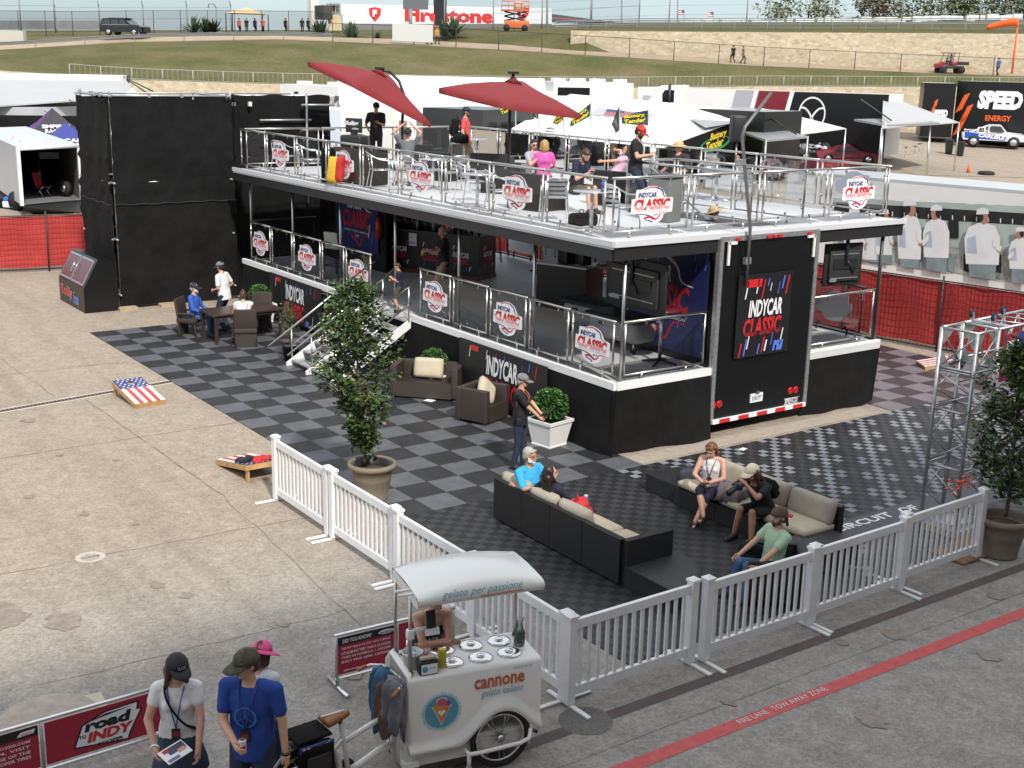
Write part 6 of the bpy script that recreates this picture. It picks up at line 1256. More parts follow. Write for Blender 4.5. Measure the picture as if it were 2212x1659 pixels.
# --- vendor behind the cart
vl=CM@V((.50,Wc+.24,0)); J=person('vendor in a black tank top leaning on the gelato cart with folded arms',vl,CA+PI,0,h=1.70,hip=.90,hipf=-.06,lean=22,hands={-1:(.12,.30,1.13),1:(-.10,.33,1.12)},elbow={-1:(-1,.4,-.6),1:(1,.4,-.6)},top=BLK_T,tank=True,bottom=JEAN,shoes=SHOE,hair='pony',hairm=BRN,fem=True,near=True,head=(0,20,0))
m=MB(); text(m,'AGR',(0,0),.12,.05,PWHITE,X=frame(J['P']+J['up']*.24+J['fw']*.135,(-1,0,0),(0,.1,1)),bold=0,z=0); q=m.mesh('shirt_lettering'); q.transform(M4.Scale(J['S'],4)); put('shirt_lettering',q,J['o'])
# --- lounge
def sit(label,loc,rz,seat,knee_f=.46,fz=.085,sp=.10,fy=None,legs=None,**k):
    # seated figure: loc is on the floor below the hips
    hh=seat+.10; f=fy if fy is not None else .44
    feet=legs or {s:(s*sp,f,fz) for s in(-1,1)}
    return person(label,loc,rz,hip=hh,feet=feet,**k)
J=sit('grey bearded man in a turquoise tee sitting at the end of the sofa',V((16.52,1.50,.0)),face(.62,-.6),.30,lean=-6,skin=1,h=1.78,hands={-1:(-.06,.30,.70),1:(.10,.30,.72)},elbow={-1:(-1,-.2,-.5),1:(1,-.2,-.5)},head=(-12,6,0),top=TURQ,sleeve=.85,bottom=GREYT,leglen=.5,shoes=SHOE,hair='short',hairm=GRYH,beard=mat('beard_white',(.62,.6,.57),.8),near=True,bulk=1.12)
m=MB(); m.caps(J['SH'][-1].lerp(J['el'][-1],.7),J['el'][-1].lerp(J['hd'][-1],.35),.058,.05,BLK); q=m.mesh('elbow_sleeve'); q.transform(M4.Scale(J['S'],4)); put('elbow_sleeve',q,J['o'])
o=MB().box((0,0,.05),(.07,.02,.13),PWHITE,bev=.006).build('paper_cup',label='white folded paper in the hands of the man in turquoise',cat='paper',loc=J['M']@((J['hd'][-1]+J['hd'][1])/2+V((0,.05,.0))))
J=sit('dark haired woman on the near sofa stretching one arm along its back',V((17.10,1.55,0)),R(5),.28,lean=-16,h=1.68,hands={-1:(-.62,-.26,.68),1:(.26,.25,.46)},elbow={-1:(-.3,-.4,-.9)},head=(25,0,0),top=NAVYT,sleeve=1.15,bottom=JEAN,shoes=SHOE,hair='long',hairm=DBR,fem=True,near=True)
bag('red backpack beside the dark haired woman on the near sofa',V((17.66,1.56,.40)),R(150),(.30,.20,.36),mat('bag_bright_red',(.55,.02,.03),.7),accent=mat('bag_red_pocket',(.42,.02,.03),.7))
t=thing('drink_can','silver and blue drink can on the sofa back behind the red backpack','can',V((17.48,1.78,.60))); MB().lathe([(.0001,0),(.028,0),(.033,.008),(.033,.115),(.028,.125),(.0001,.123)],mat('can_blue_silver',(.5,.55,.62),.3,.5),n=16).build('can',t); MB().lathe([(.034,.06),(.034,.1)],BLUE,n=16,cap=False).build('print',t)
J=sit('woman in a sleeveless white blouse sitting on the beige sofa with crossed legs',V((17.62,4.14,0)),face(-.45,-1),.36,lean=4,skin=0,h=1.66,hands={-1:(-.05,.34,.66),1:(.06,.33,.64)},elbow={-1:(-1,-.3,-.4),1:(1,-.3,-.4)},head=(8,32,0),top=cloth('blouse_white',(.70,.66,.68),.08),sleeve=0,bottom=NAVYT,leglen=.62,hair='bob',hairm=AUB,fem=True,near=True,legs={-1:(.06,.62,.085),1:(-.06,.62,.20)},bulk=1.12)
lanyard(J,BLKPL,l=.28)
for s in(-1,1): 
    m=MB(); f=J['ft'][s]; m.caps(f+V((0,-.04,-.075)),f+V((0,.16,-.08)),.030,.032,SHOE)
    for y in(0,.06,.12): m.path([f+V((.045*math.cos(a),y,-.055+.045*math.sin(a))) for a in [2*PI*k/10 for k in range(10)]],.010,SHOE,n=5,closed=True)
    q=m.mesh('sandal'); q.transform(M4.Scale(J['S'],4)); put('sandal',q,J['o'])
MB().box((0,0,0),(.075,.14,.010),BLKPL,bev=.004).build('phone',label='black phone in the hands of the woman in the white blouse',cat='phone',loc=J['M']@((J['hd'][-1]+J['hd'][1])/2+V((0,.09,.02))))
bag('grey backpack lying on the footstool behind the woman in the white blouse',V((16.80,4.42,.34)),R(70),(.32,.22,.46),mat('bag_grey',(.12,.13,.15),.8,var=.3,vscale=8),rx=1.2,accent=mat('bag_light',(.32,.34,.34),.8))
m=MB(); cushion(m,(0,0,0),(.42,.34,.20),mat('jacket_speckled',(.10,.105,.14),.9,vscale=22,col2=(.28,.2,.2)),puff=.05); r0=random.Random(3); m.v=[p+V((r0.gauss(0,.014),r0.gauss(0,.014),r0.gauss(0,.014))) for p in m.v]; m.build('folded_jacket',label='speckled grey jacket lying on the beige sofa next to the woman in white',cat='jacket',loc=V((18.10,4.12,.50)),rz=.3)
J=sit('long haired man in black leaning forward with a camera on the beige sofa',V((18.72,4.14,0)),face(-.75,-.7),.36,lean=30,h=1.80,skin=1,hands={-1:(-.02,.52,.92),1:(.10,.50,.88)},elbow={-1:(-1,.2,-.8),1:(1,.2,-.8)},head=(12,4,0),top=BLK_T,sleeve=.6,bottom=BLK_T,leglen=.46,shoes=SHOE,hair='long',hairm=BRN,cap='cap',capm=CREAM,near=True,legs={-1:(-.16,.48,.085),1:(.2,.40,.085)})
hp=J['M']@((J['hd'][-1]+J['hd'][1])/2+V((-.02,.12,.0))); t=thing('camera','black camera with a long lens held by the man in the cream cap','camera',hp,face(-.75,-.7)); MB().box((0,0,0),(.14,.08,.10),BLKPL,bev=.02).build('body',t); MB().tube((0,.03,0),(0,.22,-.06),.038,BLKPL,r2=.045,n=14).build('lens',t)
bag('black backpack worn by the man with the camera',J['M']@(J['P']+J['up']*.06-J['fw']*.22),face(-.75,-.7),(.28,.15,.40),BLK,rx=-.75)
J=sit('ponytailed man in a mint green tee seen from behind in the lounge chair',V((20.26,2.66,0)),face(-.85,-.35),.31,lean=-8,skin=0,h=1.78,hands={-1:(-.20,.40,.52),1:(.16,.42,.54)},head=(-5,0,0),top=MINT,sleeve=.55,bottom=JEANB,shoes=SHOE,hair='pony',hairm=BRN,cap='back',capm=CAPBR,brim=CAPR,beard=BRN,near=True,legs={-1:(-.12,.46,.085),1:(.16,.50,.085)})
bag('black camera bag beside the man in the mint green tee',at(1622,1215,.38),R(20),(.34,.22,.26),BLK,cat='bag',straps=False)
# --- man with the tablet
J=person('man in black with a grey cap and a tablet walking past the white planter',V((14.28,2.90,0)),face(.95,-.2),0,h=1.64,hands={-1:(-.05,.36,1.08),1:(.12,.36,1.06)},elbow={-1:(-1,-.5,-.5),1:(1,-.6,-.4)},head=(-5,8,0),top=BLK_T,sleeve=.75,bottom=JEAN,shoes=SHOE,hair='short',hairm=GRYH,cap='cap',capm=CAPG,glasses=True,near=True,feet={-1:(-.1,.05,.085),1:(.1,-.08,.085)})
lanyard(J,ORG,l=.24); o=MB().box((0,0,0),(.20,.27,.012),BLKPL,bev=.005).build('tablet',label='black tablet held by the man in the grey cap',cat='tablet',loc=J['M']@((J['hd'][-1]+J['hd'][1])/2+V((0,.13,.06)))); o.rotation_euler=(.5,0,face(.95,-.2))
m=MB(); m.box(J['P']+V((.17,.02,-.05)),(.05,.10,.14),BLKPL,bev=.01); m.tube(J['P']+V((.18,-.05,-.1)),J['P']+V((.17,-.03,.42)),.012,BLKPL,n=5); q=m.mesh('radio_pouch'); q.transform(M4.Scale(J['S'],4)); put('radio_pouch',q,J['o'])
# --- dining table group
J=sit('bearded man in a work blue shirt and cap sitting left of the dining table',V((1.55,2.12,0)),R(-45+0),.42,h=1.75,skin=0,hands={-1:(-.24,.28,.58),1:(.16,.30,.62)},head=(-10,4,0),top=BLUES,sleeve=1.85,bottom=JEANB,shoes=SHOE,cap='cap',capm=CAPN,glasses=True,hair='short',hairm=GRYH,beard=mat('beard_white',(.62,.6,.57),.8),fy=.42)
J=person('man in a white tee and black cap standing behind the dining table',V((1.35,3.0,0)),face(-.5,.15),0,h=1.80,hands={1:(.26,.14,.95),-1:(-.1,.24,1.0)},lean=6,head=(25,14,0),top=TEEW,sleeve=.7,bottom=JEAN,shoes=SHOE,hair='short',hairm=DBR,cap='cap',capm=CAPG,bulk=1.1)
J=sit('woman with a hair bun in white seen from behind at the dining table',V((3.0,2.80,0)),R(68),.44,h=1.66,hands={1:(.10,.34,.60),-1:(-.24,.30,.62)},head=(0,14,0),top=TEEW,sleeve=.3,bottom=GREYT,leglen=.9,shoes=mat('shoe_maroon',(.16,.05,.05),.6),hair='bun',hairm=BRN,fem=True,bulk=1.2,legs={-1:(-.30,.25,.085),1:(-.14,.42,.085)})
strap(J,smooth_curve([J['P']+V((-.17,-.02,.05)),J['P']+V((-.05,-.155,.2)),J['P']+V((.08,-.13,.4)),J['P']+V((.10,-.02,.51))],3),.018,mat('strap_maroon',(.16,.03,.05),.7),'bag_strap')
bag('small flowered bag with a yellow cloth beside the woman with the hair bun',at(508,690,.42),R(40),(.24,.14,.24),mat('bag_flowered',(.10,.05,.04),.8,vscale=30,col2=(.45,.2,.15)),cat='bag',straps=False,accent=STRAW)
# --- lower deck
J=person('small boy in a navy shirt standing at the top of the deck stairs',V((7.10,4.72,1.30)),face(-.95,-.1),0,h=1.14,hip=.59,hands={-1:(-.02,.24,1.18),1:(.10,.24,1.10)},head=(0,22,0),top=NAVYT,sleeve=.75,bottom=mat('cloth_camo',(.10,.10,.055),.85,vscale=25,col2=(.03,.035,.02)),leglen=.42,shoes=SHOE,hair='short',hairm=BRN)
J=person('man in a dark shirt and khaki shorts holding a cup on the lower deck',V((6.35,6.35,1.30)),face(-.9,-.2),1,h=1.78,hands={-1:(-.1,.40,1.15),1:(.1,.38,1.08)},head=(10,12,0),top=BLK_T,bottom=KHAKI,leglen=.5,shoes=SHOE,hair='short',hairm=GRYH)
MB().lathe([(.03,0),(.04,.11)],CUPY,n=12).build('drink_cup',label='amber drink cup held by the man on the lower deck',cat='cup',loc=J['M']@(J['hd'][1]+V((-.02,.09,-.05))))
J=person('bartender in black behind the bar counter',V((2.4,9.4,1.30)),face(.2,-1),0,h=1.75,hands={-1:(-.2,.3,1.15),1:(.25,.3,1.2)},top=BLK_T,bottom=BLK_T,shoes=SHOE,hair='short',hairm=DBR,head=(0,15,0))
J=person('person in black bending over the service counter on the lower deck',V((9.6,9.2,1.30)),face(-.9,-.1),1,h=1.75,lean=38,hands={-1:(-.15,.62,1.05),1:(.15,.62,1.05)},top=BLK_T,bottom=BLK_T,shoes=SHOE,hair='short',hairm=DBR,cap='cap',capm=CAPB)
# ---------------------------------------------------------------- roof terrace furniture
def bistro():
    # aluminium armchair, faces -Y
    t=thing('bistro_chair','','chair',(0,0,0)); m=MB()
    for k in range(5): m.box((0,-.20+.09*k,.445),(.42,.065,.012),ALU)
    m.tube((-.21,-.22,.435),(-.21,.2,.435),.011,ALU); m.tube((.21,-.22,.435),(.21,.2,.435),.011,ALU); m.build('seat',t)
    m=MB()
    for k in range(4): m.rings([[(.20*math.sin(a),.20+.06*math.cos(a)+.035*k-.02,.52+.085*k+dz) for a in [R(-72+24*q) for q in range(7)]] for dz in(0,.055)],ALU,cap=False,close=False)
    m.build('backrest',t)
    m=MB(); m.path(smooth_curve([(-.24,-.22,.66),(-.25,.05,.68),(-.215,.26,.78),(-.1,.34,.84),(.1,.34,.84),(.215,.26,.78),(.25,.05,.68),(.24,-.22,.66)],3),.0135,ALU,n=7); m.build('arm_rail',t)
    for s in(-1,1):
        MB().path([(s*.24,-.22,.66),(s*.25,-.25,.45),(s*.27,-.27,0)],.0135,ALU).build('leg',t); MB().path([(s*.215,.26,.78),(s*.21,.22,.45),(s*.25,.30,0)],.0135,ALU).build('leg',t)
    return t
bc=bistro(); used=[0]; cg='aluminium bistro chairs on the roof terrace'
def chair(k,x,y,deg,l,z=ZU):
    p=zk(k,x,y,z)
    if not used[0]: used[0]=1; bc.location=p; bc.rotation_euler=(0,0,R(deg)); bc['label']=l; bc['group']=cg; return
    dup(bc,p,R(deg),l,cg)
for a in [(1,640,1040,200,'aluminium bistro chair behind the leftmost sign of the roof railing'),(1,955,1090,165,'aluminium bistro chair standing alone left of the red and yellow jacket'),(1,1380,1150,175,'aluminium bistro chair with a red and yellow jacket on its back'),(1,1830,1235,160,'aluminium bistro chair in front of the man with his hands behind his head'),(2,30,1120,215,'aluminium bistro chair left of the round table behind the second sign'),(2,330,1080,170,'aluminium bistro chair tucked behind the third sign of the roof railing'),(2,610,1120,260,'aluminium bistro chair seen side on behind the front roof railing'),(2,800,1240,172,'aluminium bistro chair behind the first round table of the front row'),(2,1180,1380,165,'aluminium bistro chair between two signs in the middle of the front row'),(2,1840,1480,240,'aluminium bistro chair under the man with the phone'),(3,590,1440,185,'aluminium bistro chair at the front right corner behind the big sign'),
  (2,640,700,225,'aluminium bistro chair in the back row beside the white back of a sign'),(2,900,690,120,'aluminium bistro chair in the back row left of the man in coral'),(2,1390,720,235,'aluminium bistro chair in the back row right of the umbrella pole'),(2,1490,690,200,'aluminium bistro chair in the back row behind the person with glasses'),(2,1900,820,175,'aluminium bistro chair right of the blond woman in pink'),(3,120,700,250,'aluminium bistro chair in the back row by the next white sign back'),(3,340,700,160,'aluminium bistro chair beside the lounging girl in jeans'),(3,1640,1040,240,'aluminium bistro chair left of the round table near the stairwell'),(4,150,1080,190,'aluminium bistro chair right of the round table near the stairwell'),(2,1720,640,20,'aluminium bistro chair at the rear railing behind the blond woman')]: chair(*a)
def bistro_table():
    t=thing('bistro_table','','table',(0,0,0)); MB().lathe([(.0001,.715),(.345,.715),(.355,.705),(.35,.69),(.0001,.69)],mat('table_steel',(.62,.64,.66),.2,.85),n=30,cap=False).build('table_top',t); MB().tube((0,0,.05),(0,0,.69),.035,ALU).build('column',t); m=MB()
    for k in range(4): m.tube((0,0,.06),(.33*math.cos(k*PI/2+.4),.33*math.sin(k*PI/2+.4),.012),.026,ALU,r2=.016)
    m.build('foot',t); return t
bt=bistro_table(); q0=0
for k,x,y,l in [(2,880,1330,'round steel bistro table with a chair behind it in the middle of the front row'),(2,330,1090,'round steel bistro table behind the third sign of the front row'),(2,850,760,'round steel bistro table in the back row left of the man in coral'),(2,1690,800,'round steel bistro table behind the blond woman in pink'),(3,240,1440,'round steel bistro table of the man with the phone'),(3,1790,1075,'round steel bistro table near the stairwell railing')]:
    p=zk(k,x,y,ZU)
    if not q0: q0=1; bt.location=p; bt['label']=l; bt['group']='bistro tables'
    else: dup(bt,p,0,l,'bistro tables')
pt=zk(3,240,1440,ZU); m=MB(); m.lathe([(.033,0),(.034,.12),(.02,.16),(.014,.17),(.014,.2)],mat('bottle_blue',(.02,.09,.42),.2),n=14); m.build('water_bottle',label='blue bottle standing on the table of the man with the phone',cat='bottle',loc=pt+V((.15,.12,.716)))
def lounge(k,x,y,z,w_,d_,h,deg,l):
    t=thing('lounge_block',l,'lounge seat',zk(k,x,y,z)-V((0,0,z-ZU)),R(deg)); MB().box((0,0,.2),(w_,d_,.36),WICK2,bev=.02).build('seat',t); MB().box((0,d_/2-.07,h/2),(w_,.14,h),WICK2,bev=.02).build('backrest',t); MB().box((-w_/2+.06,-.05,h*.42),(.12,d_-.1,h*.84),WICK2,bev=.02).build('arm',t); MB().box((w_/2-.06,-.05,h*.42),(.12,d_-.1,h*.84),WICK2,bev=.02).build('arm',t)
lounge(2,160,560,4.45,1.1,.8,.75,215,'black wicker lounge seat below the first umbrella pole'); lounge(2,480,670,4.4,.8,.8,.72,200,'low black wicker lounge seat left of the round table in the back row'); lounge(2,1075,650,4.5,.95,.8,.75,220,'black wicker lounge seat in front of the man in coral'); lounge(2,1240,770,4.45,.95,.8,.72,215,'black wicker lounge seat at the foot of the second umbrella'); lounge(2,1640,900,4.5,.95,.85,.75,190,'black wicker lounge seat under the blond woman in pink'); lounge(3,590,710,4.5,.8,.8,.75,195,'black wicker lounge seat beside the man in the red cap')
t=thing('litter_bin','square grey litter bin with a black lid beside the stairwell railing','bin',zk(3,1150,1330,ZU),R(15)); MB().box((0,0,.42),(.50,.46,.84),mat('bin_grey',(.16,.17,.16),.6),bev=.03).build('body',t); MB().box((0,0,.87),(.54,.50,.08),BLKPL,bev=.03).build('lid',t)
bag('black duffel bag on the terrace floor at the feet of the man with the phone',zk(3,140,1400,ZU),R(75),(.55,.26,.26),BLK,cat='bag',straps=False)
m=MB(); JY=mat('jacket_yellow',(.60,.36,.03),.8,var=.2); JR=mat('jacket_red',(.42,.02,.02),.8,var=.2); cushion(m,(0,0,0),(.34,.62,.12),JY,puff=.03); cushion(m,(.18,.03,.015),(.16,.60,.13),JR,puff=.03); o=m.build('racing_jacket',label='red and yellow jacket hung over a bistro chair behind the roof railing',cat='jacket',loc=zk(1,1250,1010,4.2)); o.rotation_euler=(R(80),0,R(25))
# loudspeaker on a stand at the rear of the terrace
sp=at(1590,330,4.6); sp=V((sp.x,sp.y,ZU)); t=thing('loudspeaker','black loudspeaker on a grey stand at the rear of the roof terrace','speaker',sp,R(150)); hz=aty(1579,306,sp.y).z-ZU
MB().box((0,0,hz+.34),(.42,.36,.66),BLKPL,bev=.05).build('cabinet',t); MB().tube((0,0,.05),(0,0,hz+.05),.022,GALV).build('pole',t); m=MB()
for k in range(3): m.tube((0,0,.5),(.4*math.cos(k*2.1),.4*math.sin(k*2.1),0),.014,GALV)
m.build('tripod',t)
# video desk with a monitor
vd=zk(1,1500,700,4.7); vd.z=ZU; t=thing('video_desk','black draped desk below the monitor at the left of the roof terrace','desk',vd,R(205)); MB().box((0,0,.42),(1.6,.6,.84),BLK,bev=.03).build('drape',t)
MB().box((0,0,.16),(.62,.36,.30),BLKPL,bev=.05).build('equipment_case',label='black equipment case standing on the draped desk under the monitor',cat='case',loc=vd+V((0,0,.85)),rz=R(205))
t=thing('monitor','small black monitor with white lettering on top of the equipment case','monitor',vd+V((0,0,1.17)),R(205-180)); MB().box((0,0,.22),(.48,.05,.34),BLKPL,bev=.015).box((0,0,.03),(.14,.1,.06),BLKPL).build('casing',t); m=MB(); X=frame((0,-.027,.24),(1,0,0),(0,0,1)); text(m,'Rolling',(-.03,.02),.36,.13,PWHITE,X=X,bold=.04,z=.002,shear=.1); text(m,'video',(.06,-.09),.2,.05,PWHITE,X=X,z=.002); m.build('lettering',t)
# umbrellas
UR=mat('umbrella_red',(.20,.014,.018),.75,var=.08,vscale=1.2)
def umbrella(label,base,apex,cor,arm):
    t=thing('cantilever_umbrella',label,'umbrella',base); L=[c-base for c in cor]; A=apex-base; m=MB(); N=8
    rim=[]
    for i in range(4):
        a,b=L[i],L[(i+1)%4]
        for k in range(N): q=a.lerp(b,k/N); sag=(4*(k/N)*(1-k/N))*.10; rim.append(q+(A-q)*.06*(sag*10)/1.0*.6+V((0,0,-sag*.3)))
    nr=len(rim); rows=[[A.lerp(q,f)+V((0,0,.06*math.sin(f*PI))) for q in rim] for f in(.06,.3,.6,.85,1)]; rows.append([q+V((0,0,-.13)) for q in rim]); m.rings(rows,UR,cap=False); m.build('canopy',t)
    m=MB()
    for c in L: m.tube(A-V((0,0,.08)),c-V((0,0,.05)),.014,BLKM,n=6)
    m.build('ribs',t)
    MB().rings([[A+(q-A)*.13+V((0,0,.03)) for q in rim],[A+V((0,0,.13))+(q-A)*.02 for q in rim]],UR,cap=True).build('vent',t)
    m=MB(); m.path([p-base for p in arm],.042,BLKM,n=8); m.build('pole',t); m=MB(); e=arm[-1]-base; m.tube(e,A-V((0,0,.1)),.02,BLKM); m.box(e+V((0,0,.03)),(.2,.2,.06),BLKM); m.build('hub',t); m=MB(); m.box((0,0,.04),(.9,.9,.08),BLKM); m.build('base',t)
b2=V((5.2,8.95,ZU)); d2=(b2-CP).dot(CZ)
umbrella('red cantilever umbrella in the middle of the roof terrace, tilted to the right',b2,atd(1110,177,d2+.1),[atd(948,190,d2-.5),atd(1092,224,d2-1.9),atd(1254,246,d2+.4),atd(1140,182,d2+1.9)],[b2+V((0,0,.05)),atd(1101,240,d2),atd(1104,185,d2),atd(1109,160,d2)])
b1=V((.1,8.9,ZU)); d1=(b1-CP).dot(CZ)
umbrella('red cantilever umbrella at the left of the roof terrace, tipped steeply',b1,atd(822,158,d1-.3),[atd(665,133,d1-.6),atd(757,176,d1-2.0),atd(930,266,d1-.2),atd(850,172,d1+1.4)],[b1+V((0,0,.05)),atd(869,260,d1),atd(873,205,d1),atd(862,175,d1-.05),atd(842,155,d1-.15),atd(820,150,d1-.3)])
# --- terrace people
J=person('man in black with a black cap and sunglasses standing behind the video desk',V((-1.5,8.95,ZU)),face(.1,-1),1,h=1.82,hands={1:(.22,.28,.98),-1:(-.08,.28,1.15)},head=(-8,6,0),top=BLK_T,sleeve=.7,bottom=BLK_T,shoes=SHOE,hair='short',hairm=DBR,cap='cap',capm=CAPB,glasses=True)
lanyard(J,PBLACK,l=.3)
p=zk(1,1960,1190,ZU); J=sit('man in a grey tee leaning back with both hands behind his head on the terrace',p+V((-.1,.5,0)),face(-.1,-1),.42,lean=-14,h=1.8,skin=0,hands={-1:(-.13,-.10,1.36),1:(.13,-.10,1.36)},elbow={-1:(-1,.25,.1),1:(1,.25,.1)},head=(0,2,0),top=GREYT,sleeve=.6,bottom=JEAN,leglen=.5,shoes=SHOE,hair='short',hairm=DBR,cap='cap',capm=CAPB,glasses=True,legs={-1:(-.15,.5,.085),1:(.18,.5,.085)})
p=zk(2,1075,720,4.0); p=V((3.2,9.0,ZU)); p=at(1068,330,ZU+.02); J=person('man in a coral tee with a black backpack standing on the roof terrace',V((2.2,9.6,ZU)),face(1,-.05),0,h=1.86,hands={-1:(-.22,.10,.86),1:(.22,.10,.86)},head=(0,8,0),top=CORAL,sleeve=.6,bottom=KHAKI,leglen=.5,shoes=SHOE,hair='short',hairm=BRN,cap='cap',capm=CAPN,glasses=True,beard=BRN)
bag('black backpack worn by the man in the coral tee',J['M']@(J['P']+V((0,-.25,.06))),face(1,-.05),(.34,.18,.48),BLK); bag('black duffel bag hanging at the hip of the man in the coral tee',J['M']@V((.25,-.08,.78)),face(1,-.05)+.3,(.24,.42,.26),BLK,cat='bag',straps=False)
p=zk(2,1530,905,4.35); J=sit('dark haired person with glasses in a grey tee sitting left of the blond woman',V((p.x-.3,p.y+.3,ZU)),face(.7,-.6),.42,h=1.72,hands={-1:(-.05,.28,1.0),1:(.12,.28,.95)},head=(20,4,0),top=GREYL,sleeve=.6,bottom=JEAN,shoes=SHOE,hair='short',hairm=DBR,glasses=True); lanyard(J,RED,l=.34)
p=zk(2,1710,900,4.35); J=sit('blond woman in a pink tee seen from behind on the roof terrace',V((p.x,p.y,ZU)),face(-.15,1),.44,h=1.68,hands={-1:(-.2,.3,.7),1:(.2,.3,.7)},top=PINKT,sleeve=.6,bottom=JEANB,shoes=SHOE,hair='bob',hairm=BLN,fem=True)
m=MB(); text(m,'RUN NO CUR',(0,0),.24,.07,NAVY,X=frame(J['P']+V((0,-.152,.30)),(1,0,0),(0,-.0,1)),bold=.02,z=0); q=m.mesh('shirt_lettering'); q.transform(M4.Scale(J['S'],4)); put('shirt_lettering',q,J['o'])
p=zk(2,2000,1390,ZU); J=sit('man in a navy tee and shorts looking at his phone behind the front terrace railing',V((p.x-.1,p.y+.25,ZU)),face(.75,-.65),.42,lean=18,h=1.8,hands={-1:(.02,.42,.82),1:(.12,.42,.80)},head=(5,30,0),top=NAVYT,sleeve=.65,bottom=OLIVE,leglen=.46,shoes=SHOE,hair='short',hairm=BRN,beard=BRN,legs={-1:(-.12,.46,.085),1:(.16,.5,.085)}); lanyard(J,NAVY,l=.3)
MB().box((0,0,0),(.075,.14,.010),BLKPL,bev=.004).build('phone',label='black phone in the hands of the man in the navy tee',cat='phone',loc=J['M']@((J['hd'][-1]+J['hd'][1])/2+V((0,.08,.03))))
p=zk(3,760,1080,ZU); J=person('bearded man in black with a red cap standing on the roof terrace',V((11.05,8.0,ZU)),face(.8,-.25),0,h=1.85,hands={-1:(-.05,.28,1.08),1:(.16,.30,1.12)},head=(0,28,0),top=BLK_T,sleeve=.55,bottom=JEAN,shoes=SHOE,hair='short',hairm=DBR,cap='cap',capm=CAPR,beard=DBR); lanyard(J,PWHITE,badge=False,l=.34)
o=MB().box((0,0,0),(.10,.02,.22),PWHITE).build('paper_programme',label='white folded paper in the hand of the man in the red cap',cat='paper',loc=J['M']@(J['hd'][1]+V((-.03,.06,-.10))))
p=zk(3,560,700,4.4); J=sit('girl in pale pink lounging with her jeans stretched out to the left',V((p.x-.2,p.y+.1,ZU)),face(-.95,-.1),.40,lean=-30,h=1.65,hands={-1:(-.1,.32,.86),1:(.20,-.05,1.12)},head=(0,-5,0),top=cloth('pale_pink',(.66,.42,.52),.08),sleeve=.5,bottom=JEANB,shoes=None,hair='long',hairm=BRN,fem=True,legs={-1:(-.1,.86,.50),1:(.06,.86,.56)})
p=zk(3,1220,900,4.2); J=sit('man in a tan bucket hat and dark vest sitting behind the litter bin',V((p.x-.3,p.y+.5,ZU)),face(-.7,-.7),.46,h=1.76,skin=0,hands={-1:(-.2,.3,.7),1:(.2,.3,.7)},top=cloth('vest_dark',(.03,.028,.03)),sleeve=.9,bottom=JEANB,shoes=SHOE,hair='short',hairm=GRYH,cap='wide',capm=STRAW,glasses=True)
# person coming up the inner stairs: only the straw hat clears the terrace floor
m=MB()
for k in range(9): m.box((11.6+.22*k,8.75,ZU-.25-.24*k),(.26,.85,.04),ALU)
part(m,'inner_stairs')
J=person('person in a straw hat coming up the inner stairs through the terrace floor',V((12.72,8.72,ZU-1.42)),face(-.8,.1),0,h=1.66,head=(0,20,0),top=GREYT,bottom=JEAN,shoes=SHOE,hair='short',hairm=GRYH,cap='wide',capm=STRAW)
# ---------------------------------------------------------------- paddock behind the decks
def gz_(u,d):
    # paddock ground height on image column u at depth d: flat, then rising towards the hill
    u=max(UC[0],min(UC[-1],u)); k=max(i for i in range(n_cols-1) if UC[i]<=u); f=(u-UC[k])/(UC[k+1]-UC[k]); db=d_base[k]+(d_base[k+1]-d_base[k])*f; zb=rB[k].z+(rB[k+1].z-rB[k].z)*f
    return 0.0 if d<db-34 else .02+(zb-.02)*min(1,(d-db+34)/34)
def gzp(p):
    q=V(p)-CP; d=q.dot(CZ); return gz_(1106+FPX*q.dot(CX)/d,d)
def atg(u,v):
    # where the view ray through a pixel meets the paddock ground
    lo,hi=20,130
    for _ in range(50):
        mid=(lo+hi)/2
        if atd(u,v,mid).z>gz_(u,mid): lo=mid
        else: hi=mid
    return atd(u,v,lo)
HAUL=mat('hauler_white',(.74,.74,.73),.4,var=.04,vscale=.3); TENT=mat('tent_white',(.82,.82,.80),.7,var=.05,vscale=.4); TENTG=mat('tent_grey',(.42,.43,.45),.7,var=.08,vscale=.4); AWN=mat('awning_grey',(.40,.405,.41),.6,var=.04,vscale=.3); AWNC=mat('awning_cream',(.60,.57,.53),.7,var=.05,vscale=.5); GREYR=mat('roof_grey',(.30,.31,.32),.6,var=.08,vscale=.3); MARO=mat('hauler_maroon',(.20,.018,.03),.3); SILV=mat('hauler_silver',(.40,.40,.45),.35); ORNG=mat('neon_orange',(.85,.12,.02),.5); YEL=mat('flag_yellow',(.70,.55,.03),.6); GRNL=mat('logo_green',(.03,.30,.12),.5)
def slab4(mb,q,th,m,under=None):
    q=[V(p) for p in q]; n_=(q[1]-q[0]).cross(q[2]-q[0]).normalized(); 
    if n_.z<0: n_=-n_
    k=[p-n_*th for p in q]; mb.add([*q,*k],[(0,1,2,3),(7,6,5,4)]+[(i,4+i,4+(i+1)%4,(i+1)%4) for i in range(4)],m); return mb
def fbox(mb,pl,pr,depth,z0,z1,m,roof=None):
    # box on the front line pl-pr (ground points), running away from the viewer
    pl,pr=V(pl),V(pr); d=(pr-pl); d.z=0; n_=V((-d.y,d.x,0)).normalized(); 
    if n_.dot(V((CZ.x,CZ.y,0)))<0: n_=-n_
    b=[V((p.x,p.y,0)) for p in(pl,pr,pr+n_*depth,pl+n_*depth)]
    vs=[p+V((0,0,z0)) for p in b]+[p+V((0,0,z1)) for p in b]; mb.add(vs,[(0,1,5,4),(1,2,6,5),(2,3,7,6),(3,0,4,7),(3,2,1,0)],m); mb.add(vs[4:],[(0,1,2,3)],roof or m); return b
